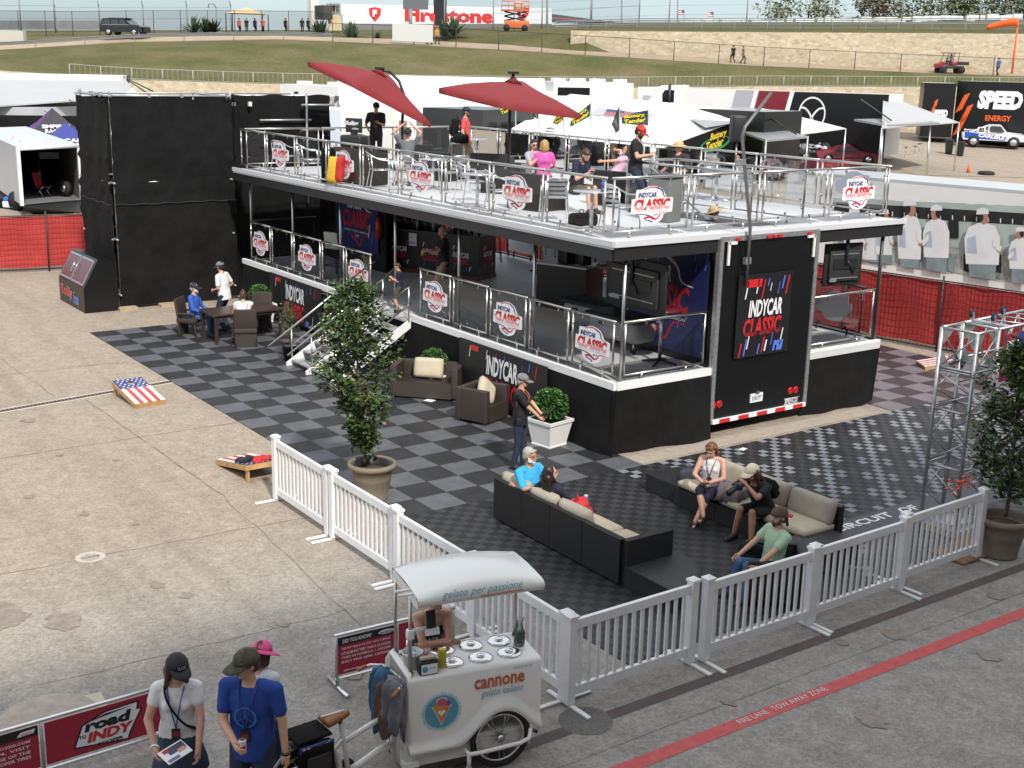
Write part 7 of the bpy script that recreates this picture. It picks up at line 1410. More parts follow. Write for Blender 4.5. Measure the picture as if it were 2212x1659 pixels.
def fplane(pl,pr,z):
    # matrix of the vertical face over pl-pr: X along it, Y up, origin at its left foot
    pl,pr=V(pl),V(pr); d=pr-pl; d.z=0; return frame((pl.x,pl.y,z),d,(0,0,1))
def wheels(t,pl,pr,depth,z,xs_,r=.5):
    X=fplane(pl,pr,z)
    for x in xs_: MB().merge(MB().tube((x,r,.05),(x,r,-.25),r,RUB,n=18).tube((x,r,.055),(x,r,.03),r*.5,CHROME,n=12),X).build('wheel',t)
# grey enclosed trailer with its ramp down
zt=2.87; rl,rr_=at(38,319,zt),at(169,312,zt); fr_=atd(43,266,68.8); ax=(fr_-rr_); ax.z=0; ax.normalize(); Lt=15
t=thing('enclosed_trailer','grey enclosed trailer with its rear ramp lowered at the left edge','trailer',(0,0,0)); GT=mat('trailer_grey',(.50,.52,.55),.35,var=.04,vscale=.4)
pts=[V((p.x,p.y,0)) for p in(rl,rr_,rr_+ax*Lt,rl+ax*Lt)]; up_=lambda p,z: p+V((0,0,z))
m=MB(); 
m.add([up_(p,z) for z in(.45,zt) for p in pts],[(1,2,6,5),(2,3,7,6),(3,0,4,7)],GT); m.add([up_(p,zt+.003) for p in pts],[(0,1,2,3)],mat('trailer_roof',(.50,.52,.54),.35,var=.05,vscale=.4)); 
ins=[p.lerp((pts[0]+pts[2])/2,.015) for p in pts]; DK=mat('trailer_inside',(.16,.16,.165),.8); m.add([up_(p,z) for z in(.47,zt-.03) for p in ins],[(5,6,2,1),(6,7,3,2),(7,4,0,3),(0,1,2,3),(7,6,5,4)],DK); m.build('body',t)
m=MB(); 
for p in(pts[0],pts[1]): m.box(up_(p,(zt+.45)/2),(.14,.14,zt-.45),HAUL)
m.tube(up_(pts[0],zt-.06),up_(pts[1],zt-.06),.09,HAUL,n=4); m.build('door_frame',t)
a,b=at(72,461,.02),at(196,459,.02); m=MB(); slab4(m,[up_(pts[0],.46),up_(pts[1],.46),b,a],.06,BLKPL); m.build('ramp',t)
for f,s_ in((.30,.25),(.55,.22)):
    c=pts[0].lerp(pts[1],.35)+ax*(f*9); MB().box(up_(c,zt+.1),(.75,.75,.18),WHT,rz=math.atan2(ax.y,ax.x)).build('roof_vent',t)
m=MB(); c=pts[0]+ax*2.2; side=(pts[0]-pts[1]).normalized(); m.tube(up_(c+side*.02,.42),up_(c-side*.2,.42),.42,RUB,n=18); m.build('wheel',t)
ci=pts[0].lerp(pts[1],.82)+ax*1.6; m=MB(); m.tube(up_(ci,.85)+side*.1,up_(ci,.85)-side*.12,.36,RUB,n=18); m.tube(up_(ci,.85)+side*.11,up_(ci,.85)+side*.05,.16,STEEL,n=14); m.build('spare_wheel',label='spare wheel standing inside the open grey trailer',cat='wheel')
t=thing('folding_chair','red folding chair inside the open grey trailer','chair',up_(pts[0].lerp(pts[1],.5)+ax*2.6,.47),2.2); MB().box((0,0,.42),(.5,.45,.03),mat('chair_red',(.35,.03,.04),.8)).build('seat',t); MB().box((0,.24,.75),(.5,.03,.6),MATS['chair_red'],rx=-.2).build('backrest',t)
for s in(-1,1): MB().tube((s*.25,-.25,0),(s*.25,.25,.6),.015,ALU).tube((s*.25,.25,0),(s*.25,-.25,.45),.015,ALU).build('leg',t)
bag('blue gear bag lying beside the open grey trailer',at(24,450,.02),.6,(.62,.42,.52),mat('bag_blue',(.02,.12,.48),.7),cat='bag',straps=False,accent=PWHITE)
bag('black gear bag at the left edge beside the blue gear bag',at(4,448,.02),.9,(.6,.4,.4),BLK,cat='bag',straps=False)
# second grey trailer roof behind it
t=thing('grey_trailer','second grey trailer seen behind the open one at the left edge','trailer',(0,0,0)); m=MB(); pl,pr=ptz(-120,82,0),ptz(80,80,0); fbox(m,pl,pr,8,0,3.35,GT,MATS['trailer_roof']); m.build('body',t); MB().box(ptz(38,85,3.42),(1.0,.8,.12),CUSH).build('roof_vent',t)
# hauler with a big grey awning wall
t=thing('race_hauler','long pale hauler with a wide grey awning at the upper left','trailer',(0,0,0)); m=MB(); pl,pr=ptz(-350,88,0),ptz(274,92,0); zt=atd(265,163,92).z; fbox(m,pl,pr,3.4,gz_(0,90),zt,HAUL,HAUL); m.build('body',t)
m=MB(); slab4(m,[atd(-350,163,87.6),atd(270,170,91.6),atd(300,207,84),atd(-350,253,74)],.08,AWN); m.build('awning',t); m=MB()
for u,v,w_ in((150,216,1),(97,240,1)): m.tube(atd(u,v,80),atd(u+8,v+3,79.4),.06,GREYR)
m.tube(atd(-350,160,87.5),atd(268,166,91.5),.10,BLKM,n=6); m.build('trim',t)
m=MB(); fbox(m,ptz(-350,74.5,0),ptz(182,78,0),.1,gz_(0,76),3.0,BLK); m.build('side_curtain',t)
m=MB(); m.tube(atd(277,171,91),atd(330,197,83),.05,BLKM); m.tube(atd(277,174,91),atd(318,201,83),.05,BLKM); m.tube(atd(277,164,92),atd(277,178,92),.12,BLKM); m.build('guy_rod',t)
# pop-up tents
def gaz(label,cor,apex,roof,legs_to=0,val=.32,txt=None,name='popup_tent',valm=None,trim=None):
    t=thing(name,label,'tent',(0,0,0)); m=MB(); cor=[V(c) for c in cor]; A=V(apex)
    for i in range(4):
        a,b=cor[i],cor[(i+1)%4]; mid=(a+b)/2-V((0,0,.06)); r_=roof[i%len(roof)] if isinstance(roof,(list,tuple)) else roof
        m.add([a,mid,b,A,a.lerp(A,.5)-V((0,0,.1)),mid.lerp(A,.5)-V((0,0,.12)),b.lerp(A,.5)-V((0,0,.1))],[(0,1,5,4),(1,2,6,5),(4,5,3),(5,6,3)],r_)
        m.add([a,mid,b,b-V((0,0,val)),mid-V((0,0,val*.8)),a-V((0,0,val))],[(0,5,4,1),(1,4,3,2)],valm or r_)
    m.build('canopy',t)
    for c in cor: MB().tube(c,V((c.x,c.y,gzp(c))),.035,ALU,n=6).build('leg',t)
    if txt: txt(t,cor,A)
    return t
PURP=mat('tent_purple',(.10,.02,.16),.7); TBLK=mat('tent_charcoal',(.035,.032,.04),.7,var=.15); TBLU=mat('tent_blue',(.035,.045,.24),.6,var=.1)
def tri_text(lines,i,m_,w_,h_,f=.42,dz=.05):
    def fn(t,cor,A):
        a,b=cor[i],cor[(i+1)%4]; mid=(a+b)/2; x=(b-a).normalized(); y=(A-mid).normalized(); o=mid.lerp(A,f); X=frame(o,x,y); mb=MB()
        for k,l in enumerate(lines): text(mb,l,(0,-k*h_*1.3),w_*(1-.15*k),h_,m_,X=X,z=dz,bold=.03)
        mb.build('lettering',t)
    return fn
def gazp(label,us,d,ze,za,size,roof,**k):
    # square tent: left/right columns us at depth d, eave and apex heights
    c=ptz((us[0]+us[1])/2,d,0); x=V((CX.x,CX.y,0)).normalized(); y=V((CZ.x,CZ.y,0)).normalized(); a=R(k.pop('rot',35)); e=x*math.cos(a)+y*math.sin(a); f=-x*math.sin(a)+y*math.cos(a); h=size/2
    cor=[c-e*h-f*h,c+e*h-f*h,c+e*h+f*h,c-e*h+f*h]; return gaz(label,[V((p.x,p.y,ze)) for p in cor],V((c.x,c.y,za)),roof,**k)
gazp('black and purple pop up tent behind the open grey trailer',(75,170),71,2.35,3.75,3.1,[TBLK,PURP,TBLK,PURP],rot=28,valm=PURP,txt=tri_text(['EMPIRES','RACING'],0,PWHITE,1.5,.28,.28))
gazp('blue pop up tent with white lettering beside the black cloth tower',(108,196),61,2.2,3.5,3.2,TBLU,rot=30,valm=PWHITE,txt=tri_text(['ESCAPE','MIDWEST'],0,PWHITE,1.5,.26,.35))
gazp('white pop up tent top peeking over the black cloth tower',(268,320),84,2.6,4.6,4.5,TENT,rot=15); gazp('dark brown tent top just above the black cloth tower',(318,370),82,3.0,4.2,3.4,mat('tent_brown',(.045,.03,.035),.8),rot=40); gazp('small white tent left of the white trailer behind the tower',(405,470),88,2.6,4.2,4,TENT,rot=25)
gazp('light grey pop up tent left of the first red umbrella',(706,802),80,3.35,4.85,3.0,TENTG,rot=20)
def trailer(label,uL,dL,uR,dR,vL,depth,m,roof=None,z0=None,u_ref=None,extra=None,name='race_trailer',cat='trailer',wh=True):
    t=thing(name,label,cat,(0,0,0)); pl,pr=ptz(uL,dL,0),ptz(uR,dR,0); z1=atd(uL,vL,dL).z; g0=gz_((uL+uR)/2,(dL+dR)/2); q=MB(); fbox(q,pl,pr,depth,g0+(.55 if z0 is None else z0),z1,m,roof); q.build('body',t)
    L=(pr-pl).length; X=fplane(pl,pr,g0); H=z1-g0
    if wh: wheels(t,pl,pr,depth,g0,(L*.78,L*.86) if L>6 else (L*.5,))
    if extra: extra(t,X,L,H,pl,pr,z1,g0)
    return t
def band_(x0,x1,y0,y1,m_,lean=0,z=.012):
    def fn(t,X,L,H,pl,pr,z1,g0): MB().poly([(x0*L,y0*H,z),(x1*L,y0*H,z),(x1*L+lean,y1*H,z),(x0*L+lean,y1*H,z)],m_,X=X).build('stripe',t)
    return fn
def both(*f):
    def fn(*a):
        for g in f: g(*a)
    return fn
def roofbits(n_,seed):
    def fn(t,X,L,H,pl,pr,z1,g0):
        r0=random.Random(seed); d=(pr-pl).normalized(); nn=V((-d.y,d.x,0)); nn=nn if nn.dot(CZ)>0 else -nn
        for k in range(n_): p=pl.lerp(pr,(k+.5)/n_)+nn*r0.uniform(.8,1.8); MB().box((p.x,p.y,z1+.14),(r0.uniform(.7,1.2),.8,.28),WHT,bev=.06,rz=math.atan2(d.y,d.x)).build('roof_unit',t)
    return fn
# white trailers left of centre
trailer('white trailer with a roof unit left of the light grey tent',608,96,735,92,181,3,HAUL,extra=both(roofbits(2,3),lambda t,X,L,H,pl,pr,z1,g0: MB().box(tuple(X@V((L*.28,H*.80,.02))),(.5,.1,.45),BLKPL).build('window',t)))
def mklogo(t,X,L,H,pl,pr,z1,g0):
    m=MB(); c=(L*.55,H*.40); n=30; rx,ry=L*.30,H*.22
    m.poly([(c[0]+rx*math.cos(2*PI*k/n),c[1]+ry*math.sin(2*PI*k/n),.014) for k in range(n)],BLUE,X=X); m.poly([(c[0]+rx*.86*math.cos(2*PI*k/n),c[1]+ry*.82*math.sin(2*PI*k/n),.018) for k in range(n)],HAUL,X=X); text(m,'MK',c,rx*1.5,ry*1.2,NAVY,X=X,bold=.04,shear=.2,z=.022); m.build('emblem',t)
trailer('white box trailer with a round blue emblem behind the black cloth tower',655,60,737,62,236,12,mat('trailer_pale_blue',(.55,.60,.68),.4,var=.04),TENT,extra=mklogo)
trailer('plain white trailer side right of the round blue emblem',738,62,862,66,240,10,HAUL,TENT,extra=band_(.0,1,.0,.30,GREYR))
trailer('low white trailer roof just behind the top of the black cloth tower',420,80,640,78,203,7,HAUL,TENT)
# large white hospitality tent
t=thing('marquee_tent','large white marquee tent with clear windows behind the umbrellas','tent',(0,0,0)); dm=74; m=MB()
e0,e1=atd(735,226,dm),atd(1192,262,dm); e0.z=e1.z=(e0.z+e1.z)/2; k0,k1=atd(728,160,dm+9),atd(1176,160,dm+9); k1.z=k0.z
m.rings([[e0,e0.lerp(e1,.25),(e0+e1)/2,e0.lerp(e1,.75),e1],[*[a.lerp(b,.5)-V((0,0,.12)) for a,b in zip([e0.lerp(e1,f) for f in(0,.25,.5,.75,1)],[k0.lerp(k1,f) for f in(0,.25,.5,.75,1)])]],[k0,k0.lerp(k1,.25),(k0+k1)/2,k0.lerp(k1,.75),k1]],TENT,cap=False,close=False); bk=V((CZ.x,CZ.y,0)).normalized()*9; m.poly([k0,k1,e1+bk*2,e0+bk*2],TENT); m.poly([e1,k1,e1+bk*2],TENT); m.build('roof',t)
m=MB(); m.add([V((e0.x,e0.y,0)),V((e1.x,e1.y,0)),e1,e0],[(0,1,2,3)],TENT); m.add([V((e1.x,e1.y,0)),V((e1.x,e1.y,0))+bk*2,e1+bk*2,e1],[(0,1,2,3)],TENT); m.build('wall',t)
for a,b in((.205,.315),(.36,.575),(.64,.80)):
    n_=(V((CP.x,CP.y,0))-V((e0.x,e0.y,0))).normalized()*.03; m=MB(); A,B=e0.lerp(e1,a)+n_,e0.lerp(e1,b)+n_; m.add([A-V((0,0,.5)),B-V((0,0,.5)),B-V((0,0,2.0)),A-V((0,0,2.0))],[(0,3,2,1)],mat('marquee_window',(.20,.18,.16),.2,var=.5,vscale=.6)); m.build('window',t)
# dark motorhome between the umbrellas
def busx(t,X,L,H,pl,pr,z1,g0):
    for x,w_ in((.12,.14),(.36,.2),(.66,.2)): MB().poly([(x*L,.55*H,.02),((x+w_)*L,.55*H,.02),((x+w_)*L,.85*H,.02),(x*L,.85*H,.02)],WINDOW,X=X).build('window',t)
trailer('dark motorhome below the second red umbrella',1040,66,1150,70,236,4,mat('bus_dark',(.03,.033,.035),.3),extra=busx,name='motorhome',cat='motorhome')
def rvx(t,X,L,H,pl,pr,z1,g0):
    m=MB(); m.poly([(.05*L,.75*H,.02),(.45*L,.75*H,.02),(.45*L,.9*H,.02),(.05*L,.9*H,.02)],WINDOW,X=X); m.build('window',t); MB().box(tuple(X@V((.0*L,.7*H,-1.2))),(2.2,2.2,1.0),WHT,bev=.4).build('cab',t)
trailer('white motorhome with roof units right of the marquee tent',1192,100,1362,102,176,5,HAUL,extra=both(roofbits(4,5),rvx),name='motorhome',cat='motorhome')
# white tractor cab
t=thing('tractor_cab','white truck cab in front of the hill railing','truck',(0,0,0)); pl,pr=ptz(1378,98,0),ptz(1480,98,0); z1=atd(1440,185,98).z; g0=gz_(1430,98); X=fplane(pl,pr,g0); L=(pr-pl).length; H=z1-g0
m=MB(); pf=[(0,.25*H),(0,.55*H),(.18*L,.72*H),(.34*L,.92*H),(.5*L,1.0*H),(L,1.02*H),(L,.25*H)]; m.prism(pf,2.4,HAUL,X=X@M4.Translation((0,0,-1.2))); m.build('body',t); MB().poly([(.46*L,.72*H,.02),(.70*L,.72*H,.02),(.70*L,.93*H,.02),(.5*L,.93*H,.02),(.45*L,.86*H,.02)],WINDOW,X=X).build('window',t); MB().merge(MB().tube((.60*L,.5*H,.1),(.60*L,1.04*H,.1),.1,BLKM),X).build('exhaust_stack',t); wheels(t,pl,pr,2.4,g0,(.2*L,.8*L))
# battery brand awning and black hauler
def sloped(label,q,m_,legs=True,name='awning_tent',extra=None,under=None):
    t=thing(name,label,'awning',(0,0,0)); mb=MB(); slab4(mb,q,.06,m_); mb.build('canopy',t)
    if legs:
        for p in q[2:]: MB().tube(p,V((p.x,p.y,gzp(p))),.05,ALU,n=6).build('leg',t)
    if extra: extra(t,q)
    return t
qa=[atd(1232,203,78),atd(1645,240,80),atd(1412,326,67),atd(1106,277,66)]
def flaglogo(t,q):
    o=q[0].lerp(q[1],.38).lerp(q[3].lerp(q[2],.52),.42); x=(q[1]-q[0]).normalized(); y=(q[0]-q[3]).normalized(); X=frame(o,x,y); m=MB()
    m.poly([(-2.2,-1.0,.08),(1.3,-1.4,.08),(2.3,1.2,.08),(-1.2,1.5,.08)],SILV,X=X)
    for k in range(6): m.poly([(-1.3+.1*k,-.8+.32*k,.10),(1.1+.1*k,-1.0+.32*k,.10),(1.1+.1*k,-.86+.32*k,.10),(-1.3+.1*k,-.66+.32*k,.10)],FR,X=X)
    m.poly([(-.9,.45,.11),(.2,.4,.11),(.4,1.1,.11),(-.7,1.15,.11)],FB,X=X); m.poly([(4.6,-2.0,.08),(7.6,.9,.08),(4.3,.5,.08)],GREYR,X=X); m.build('print',t)
sloped('huge white sloping awning with a faded flag print behind the roof terrace',qa,TENT,extra=flaglogo)
t=thing('race_hauler','black hauler with yellow and green lettering behind the white awning','trailer',(0,0,0)); m=MB(); zt=atd(1645,236,80.3).z; pl,pr=ptz(1195,78.4,0),ptz(1645,80.3,0); fbox(m,pl,pr,4.2,gz_(1420,80),zt,BLKP,GREYR); m.build('body',t)
m=MB(); A,B,C_=qa[2]+V((0,0,-.05)),qa[1]+V((0,0,-.05)),qa[1]*1; B2=V((qa[1].x,qa[1].y,1.0)); A2=V((qa[2].x,qa[2].y,1.0)); m.add([A,B,B2,A2],[(0,1,2,3)],BLK); x=(B2-A2); x.z=0; X=frame(A2.lerp(B2,.53)+V((0,0,1.55)),x,(0,0,1)); nn=X.to_3x3()@V((0,0,1)); X=M4.Translation(nn*.05)@X
n=30; m.poly([(2.3*math.cos(2*PI*k/n),-.2+.42*math.sin(2*PI*k/n)+.15*math.cos(2*PI*k/n),.0) for k in range(n)],GRNL,X=X); m.poly([(2.0*math.cos(2*PI*k/n),-.14+.32*math.sin(2*PI*k/n)+.15*math.cos(2*PI*k/n),.01) for k in range(n)],BLK,X=X); text(m,'Battery',(.35,.28),2.6,.52,YEL,X=X,shear=.25,bold=.03,z=.03,rot=.1); text(m,'Tender',(-.15,-.20),2.7,.52,YEL,X=X,shear=.25,bold=.03,z=.03,rot=.1); text(m,'Digital Operations',(-1.6,-1.25),4.6,.34,PWHITE,X=X,z=.03,bold=0); m.build('end_curtain',t)
trailer('black trailer end behind the loudspeaker',1642,76,1722,79,240,6,BLKP,GREYR)
m=MB(); 
t=thing('lift_gate','raised steel lift gate platform below the cream awning','lift gate',(0,0,0)); slab4(m,[atd(1600,284,76),atd(1700,282,77),atd(1745,294,73),atd(1655,302,72)],.12,GALV); m.build('platform',t); m=MB(); m.tube(atd(1655,302,72),V((atd(1655,302,72).x,atd(1655,302,72).y,gz_(1700,72))),.06,GALV); m.tube(atd(1745,294,73),V((atd(1745,294,73).x,atd(1745,294,73).y,gz_(1700,73))),.06,GALV); m.tube(atd(1640,240,77),atd(1720,290,73),.05,BLKM); m.build('strut',t)
# flags on poles in front of the awning
def flag(u,vt,vb,d,pts_,label,lett):
    t=thing('feather_flag',label,'flag',ptz(u,d,gz_(u,d))); b=ptz(u,d,gz_(u,d)); top=ptz(u,d,atd(u,vt,d).z); MB().tube((0,0,0),top-b,.028,ALU,n=6).build('pole',t)
    fm=MB(); P_=[atd(uu,vv,d+.15*math.sin(i*1.7))-b for i,(uu,vv) in enumerate(pts_)]; n=len(P_)//2; tp,bt=P_[:n],P_[n:][::-1]; fm.rings([tp,[a.lerp(c,.5)+CZ*.08*math.sin(i*2) for i,(a,c) in enumerate(zip(tp,bt))],bt],PBLACK,cap=False,close=False); fm.build('flag',t)
    if lett:
        a,c=tp[0].lerp(bt[0],.5),tp[-1].lerp(bt[-1],.5); x=(c-a) if (c-a).dot(CX)>0 else (a-c); y=(tp[0]-bt[0]).normalized(); o=(a+c)/2-CZ*.10; m=MB(); X=frame(o,x,y); h=(tp[n//2]-bt[n//2]).length; L=x.length; 
        text(m,'Battery',(0,.20*h),L*.8,h*.30,YEL,X=X,shear=.2,bold=.03,z=0); text(m,'Tender',(0,-.14*h),L*.8,h*.32,YEL,X=X,shear=.2,bold=.03,z=.0); m.poly([(L*.42*math.cos(2*PI*k/20),-.02*h+h*.42*math.sin(2*PI*k/20),-.03) for k in range(20)],GRNL,X=X); m.poly([(L*.38*math.cos(2*PI*k/20),-.01*h+h*.37*math.sin(2*PI*k/20),-.02) for k in range(20)],PBLACK,X=X); m.build('lettering',t)
flag(1276,221,330,56,[(1275,223),(1255,240),(1232,262),(1231,275),(1255,262),(1274,252)],'black flag with yellow lettering right of the second umbrella tip',True); flag(1338,228,330,55,[(1337,230),(1328,250),(1321,268),(1330,288),(1340,280),(1339,258)],'plain black flag hanging limp between two lettered flags',False); flag(1400,234,330,54,[(1399,238),(1370,243),(1342,255),(1343,267),(1370,270),(1399,271)],'black flag with yellow lettering spread out to the left beside the red cap',True); flag(1218,246,330,57,[(1217,248),(1205,250),(1196,262),(1194,266),(1204,269),(1216,260)],'small black lettered flag under the tip of the second umbrella',True); flag(1163,228,330,58,[(1163,232),(1155,234),(1150,240),(1152,252),(1158,256),(1163,258)],'black flag hanging behind the second umbrella canopy',False); flag(1114,218,330,59,[(1113,220),(1096,224),(1078,236),(1079,252),(1097,246),(1113,236)],'black lettered flag beside the head of the man in coral',True)
# maroon and black hauler with a winged emblem
def mz(t,X,L,H,pl,pr,z1,g0):
    f=lambda u: (u-1372)/(1906-1372)
    def para(u0,u1,m_,z): MB().poly([(f(u0-14)*L,0,z),(f(u1-14)*L,0,z),(f(u1+12)*L,H,z),(f(u0+12)*L,H,z)],m_,X=X).build('stripe',t)
    para(1582,1632,SILV,.02); para(1632,1705,MARO,.024); para(1622,1630,PWHITE,.03); 
    MB().poly([(f(1690)*L,0,.022),(L,0,.022),(L,H,.022),(f(1718)*L,H,.022)],BLKP,X=X).build('stripe',t); para(1697,1706,PWHITE,.034)
    m=MB(); c=(f(1757)*L,H*.66); n=40
    for k in range(n):
        a,b=2*PI*k/n,2*PI*(k+1)/n; rx,ry=L*.052,H*.27; m.add([(c[0]+rx*math.cos(a),c[1]+ry*math.sin(a),.04),(c[0]+rx*math.cos(b),c[1]+ry*math.sin(b),.04),(c[0]+rx*.90*math.cos(b),c[1]+ry*.9*math.sin(b),.04),(c[0]+rx*.90*math.cos(a),c[1]+ry*.9*math.sin(a),.04)],[(0,1,2,3)],PWHITE,X=X)
    rx,ry=L*.052,H*.27; X2=X@M4.Translation((c[0],c[1],0))
    for s in(-1,1): ribbon(m,smooth_curve([(s*rx*.92,ry*.35),(s*rx*.5,ry*.30),(s*rx*.12,-ry*.05),(0,-ry*.35)]),H*.03,PWHITE,X=X2,z=.042); ribbon(m,smooth_curve([(0,-ry*.2),(s*rx*.25,-ry*.55),(s*rx*.55,-ry*.85)]),H*.025,PWHITE,X=X2,z=.042)
    text(m,'mazda',(f(1757)*L,H*.16),L*.14,H*.10,SILV,X=X,bold=.03,z=.04); m.build('emblem',t); MB().poly([(f(1384)*L,.72*H,.02),(f(1452)*L,.72*H,.02),(f(1452)*L,.86*H,.02),(f(1384)*L,.86*H,.02)],SILV,X=X).build('poster',t)
trailer('long hauler in white, silver, maroon and black with a winged emblem',1372,100,1906,90,187,4,HAUL,mat('roof_cream',(.50,.46,.40),.6,var=.1,vscale=.3),z0=.2,extra=mz)
sloped('cream sloping awning in front of the winged emblem',[atd(1640,233,86),atd(1682,240,87),atd(1827,277,80),atd(1712,292,78)],AWNC)
def mzl(t,q):
    o=q[0].lerp(q[3],.45).lerp(q[1].lerp(q[2],.45),.5); m=MB(); X=frame(o,(q[2]-q[3]),(q[0]-q[3])); text(m,'mazda',(0,0),3.2,.7,GREYR,X=X,bold=.02,z=.08); m.build('lettering',t)
sloped('grey sloping awning with lettering at the end of the long hauler',[atd(1908,212,90),atd(1930,212,96),atd(2072,264,86),atd(1905,277,79)],AWN,extra=mzl)
m=MB(); t=thing('lift_gate','raised steel lift gate platform at the end of the long hauler','lift gate',(0,0,0)); slab4(m,[atd(1845,257,86),atd(1985,255,88),atd(2030,265,83),atd(1920,270,80)],.14,GALV); m.build('platform',t); m=MB()
for u,v,d in((1908,262,80),(2010,262,83)): m.tube(atd(u,v,d),ptz(u-8,d,gz_(u-8,d)),.07,ALU)
m.tube(atd(1860,215,87),atd(1925,260,81),.05,BLKM); m.build('strut',t)
for k,(u,v) in enumerate(((1955,338),(1975,336),(1985,330))):
    p=atg(u,v); t=thing('bar_stool',('first','second','third')[k]+' bar stool from the left under the grey sloping awning','stool',p); MB().lathe([(.0001,.74),(.19,.74),(.2,.70),(.0001,.68)],BLKPL,n=14,cap=False).build('seat',t); MB().tube((0,0,0.02),(0,0,.7),.03,CHROME).lathe([(.0001,.03),(.24,.02),(.24,0)],CHROME,n=14,cap=False).build('base',t)
for k,(u,v) in enumerate(((2049,332),(2073,336))):
    p=atg(u,v); t=thing('wheelie_bin',('left','right')[k]+' one of two black wheelie bins beside the grey awning','bin',p,.5); MB().rings([[(-.24,-.24,0),(.24,-.24,0),(.24,.24,0),(-.24,.24,0)],[(-.29,-.3,1.0),(.29,-.3,1.0),(.29,.3,1.0),(-.29,.3,1.0)]],BLKPL,smooth=False).build('body',t); MB().box((0,0,1.04),(.62,.66,.08),BLKPL,bev=.03).build('lid',t)
# black energy drink hauler
def spd(t,X,L,H,pl,pr,z1,g0):
    m=MB(); f=lambda u: (u-2052)/(2420-2052)
    for dx,dy in((0,0),(.028,-.17),(.0,-.36)): m.poly([((.005+dx)*L,(.30+dy+.2)*H,.03),((.045+dx)*L,(.36+dy+.2)*H,.03),((.085+dx)*L,(.62+dy+.2)*H,.03),((.05+dx)*L,(.58+dy+.2)*H,.03)],ORNG,X=X)
    text(m,'SPEED',(.27*L,.72*H),.27*L,.29*H,PWHITE,X=X,shear=.12,bold=.07,z=.03); text(m,'ENERGY',(.27*L,.44*H),.155*L,.09*H,ORNG,X=X,bold=.03,z=.03); text(m,'TOYO TIRES',(.15*L,.22*H),.16*L,.08*H,PWHITE,X=X,shear=.15,bold=.05,z=.03); m.build('lettering',t)
    m=MB()
    for k in range(16): m.poly([(.06*L+k*.7,.135*H,.03),(.06*L+k*.7+.4,.135*H,.03),(.06*L+k*.7+.4,.15*H,.03),(.06*L+k*.7,.15*H,.03)],RED if k%2 else PWHITE,X=X)
    m.build('reflector',t)
trailer('long black hauler with white and orange lettering at the right edge',2052,108,2420,101,174,4,BLKP,HAUL,z0=.35,extra=spd)
t=thing('race_trailer','black trailer end with small orange slash lettering beside the long black hauler','trailer',(0,0,0)); pl,pr=ptz(1982,107,0),ptz(2050,106.4,0); zt=atd(1982,178,106).z; m=MB(); fbox(m,pl,pr,5,gz_(2015,106)+.5,zt,BLKP,HAUL); m.build('body',t); X=fplane(pl,pr,gz_(2015,106)); L=(pr-pl).length; m=MB(); text(m,'SPEED',(.60*L,2.5),.44*L,.62,PWHITE,X=X,bold=.06,z=.03,shear=.1); text(m,'ENERGY',(.60*L,1.95),.25*L,.2,ORNG,X=X,z=.03)
for dy in(0,.5,1.0): m.poly([(.22*L+dy*.3,1.9+dy,.03),(.32*L+dy*.3,2.1+dy,.03),(.36*L+dy*.3,2.7+dy,.03),(.27*L+dy*.3,2.5+dy,.03)],ORNG,X=X)
m.build('lettering',t)
# vehicles
def vehicle(label,name,cat,loc,rz,L,W2,prof,wh,r,paint,glassq,extra=None,rub=RUB):
    # prof: side outline (x forward, z); wheels at wh; local +X is forward
    t=thing(name,label,cat,loc,rz); n=len(prof); m=MB(); ins=.0
    rows=[]
    for y,s_ in((-W2,.92),(-W2*.98,1),(-W2*.80,1.015),(0,1.02),(W2*.80,1.015),(W2*.98,1),(W2,.92)):
        rows.append([(x,y*(1 if z<1.0*prof_mid(prof) else .86),z if s_>=1 else z) for x,z in prof])
    m.rings(rows,paint,smooth=False); m.build('body',t)
    for x in wh:
        for s in(-1,1): q=MB().tube((x,s*(W2-.22),r),(x,s*(W2+.02),r),r,rub,n=20).build('wheel',t); MB().tube((x,s*(W2+.0),r),(x,s*(W2+.03),r),r*.58,CHROME,n=14).build('rim',q)
    for q_ in glassq:
        for s in(-1,1): MB().add([(x,s*(W2*1.0),z) for x,z in q_],[tuple(range(len(q_)))],mat('car_window',(.055,.06,.066),.12)).build('window',t)
    if extra: extra(t)
    return t
def prof_mid(p): zz=[z for x,z in p]; return (max(zz)+min(zz))/2*1.02
SUVP=mat('suv_black',(.012,.013,.015),.18,coat=.5)
def suvx(t):
    MB().add([(1.05,-.78,1.18),(1.05,.78,1.18),(.55,.68,1.72),(.55,-.68,1.72)],[(0,1,2,3)],WINDOW).build('windscreen',t)
    for s in(-1,1): MB().box((2.52,s*.72,.88),(.08,.36,.2),CHROME).build('headlight',t)
    MB().box((2.60,0,.75),(.06,.9,.4),BLKM).box((2.7,0,.72),(.08,1.2,.5),BLKPL).build('grille',t); MB().box((-.6,0,1.90),(2.4,1.2,.04),BLKM).build('roof_rack',t)
    for s in(-1,1): MB().box((-.6,s*1.01,1.17),(3.4,.02,.04),CHROME).build('trim',t)
pS=along(rE,268).lerp(along(rF,268),.75); pS=atd(272,77.5,138.5)
hs=V((CX.x,CX.y,0)).normalized()
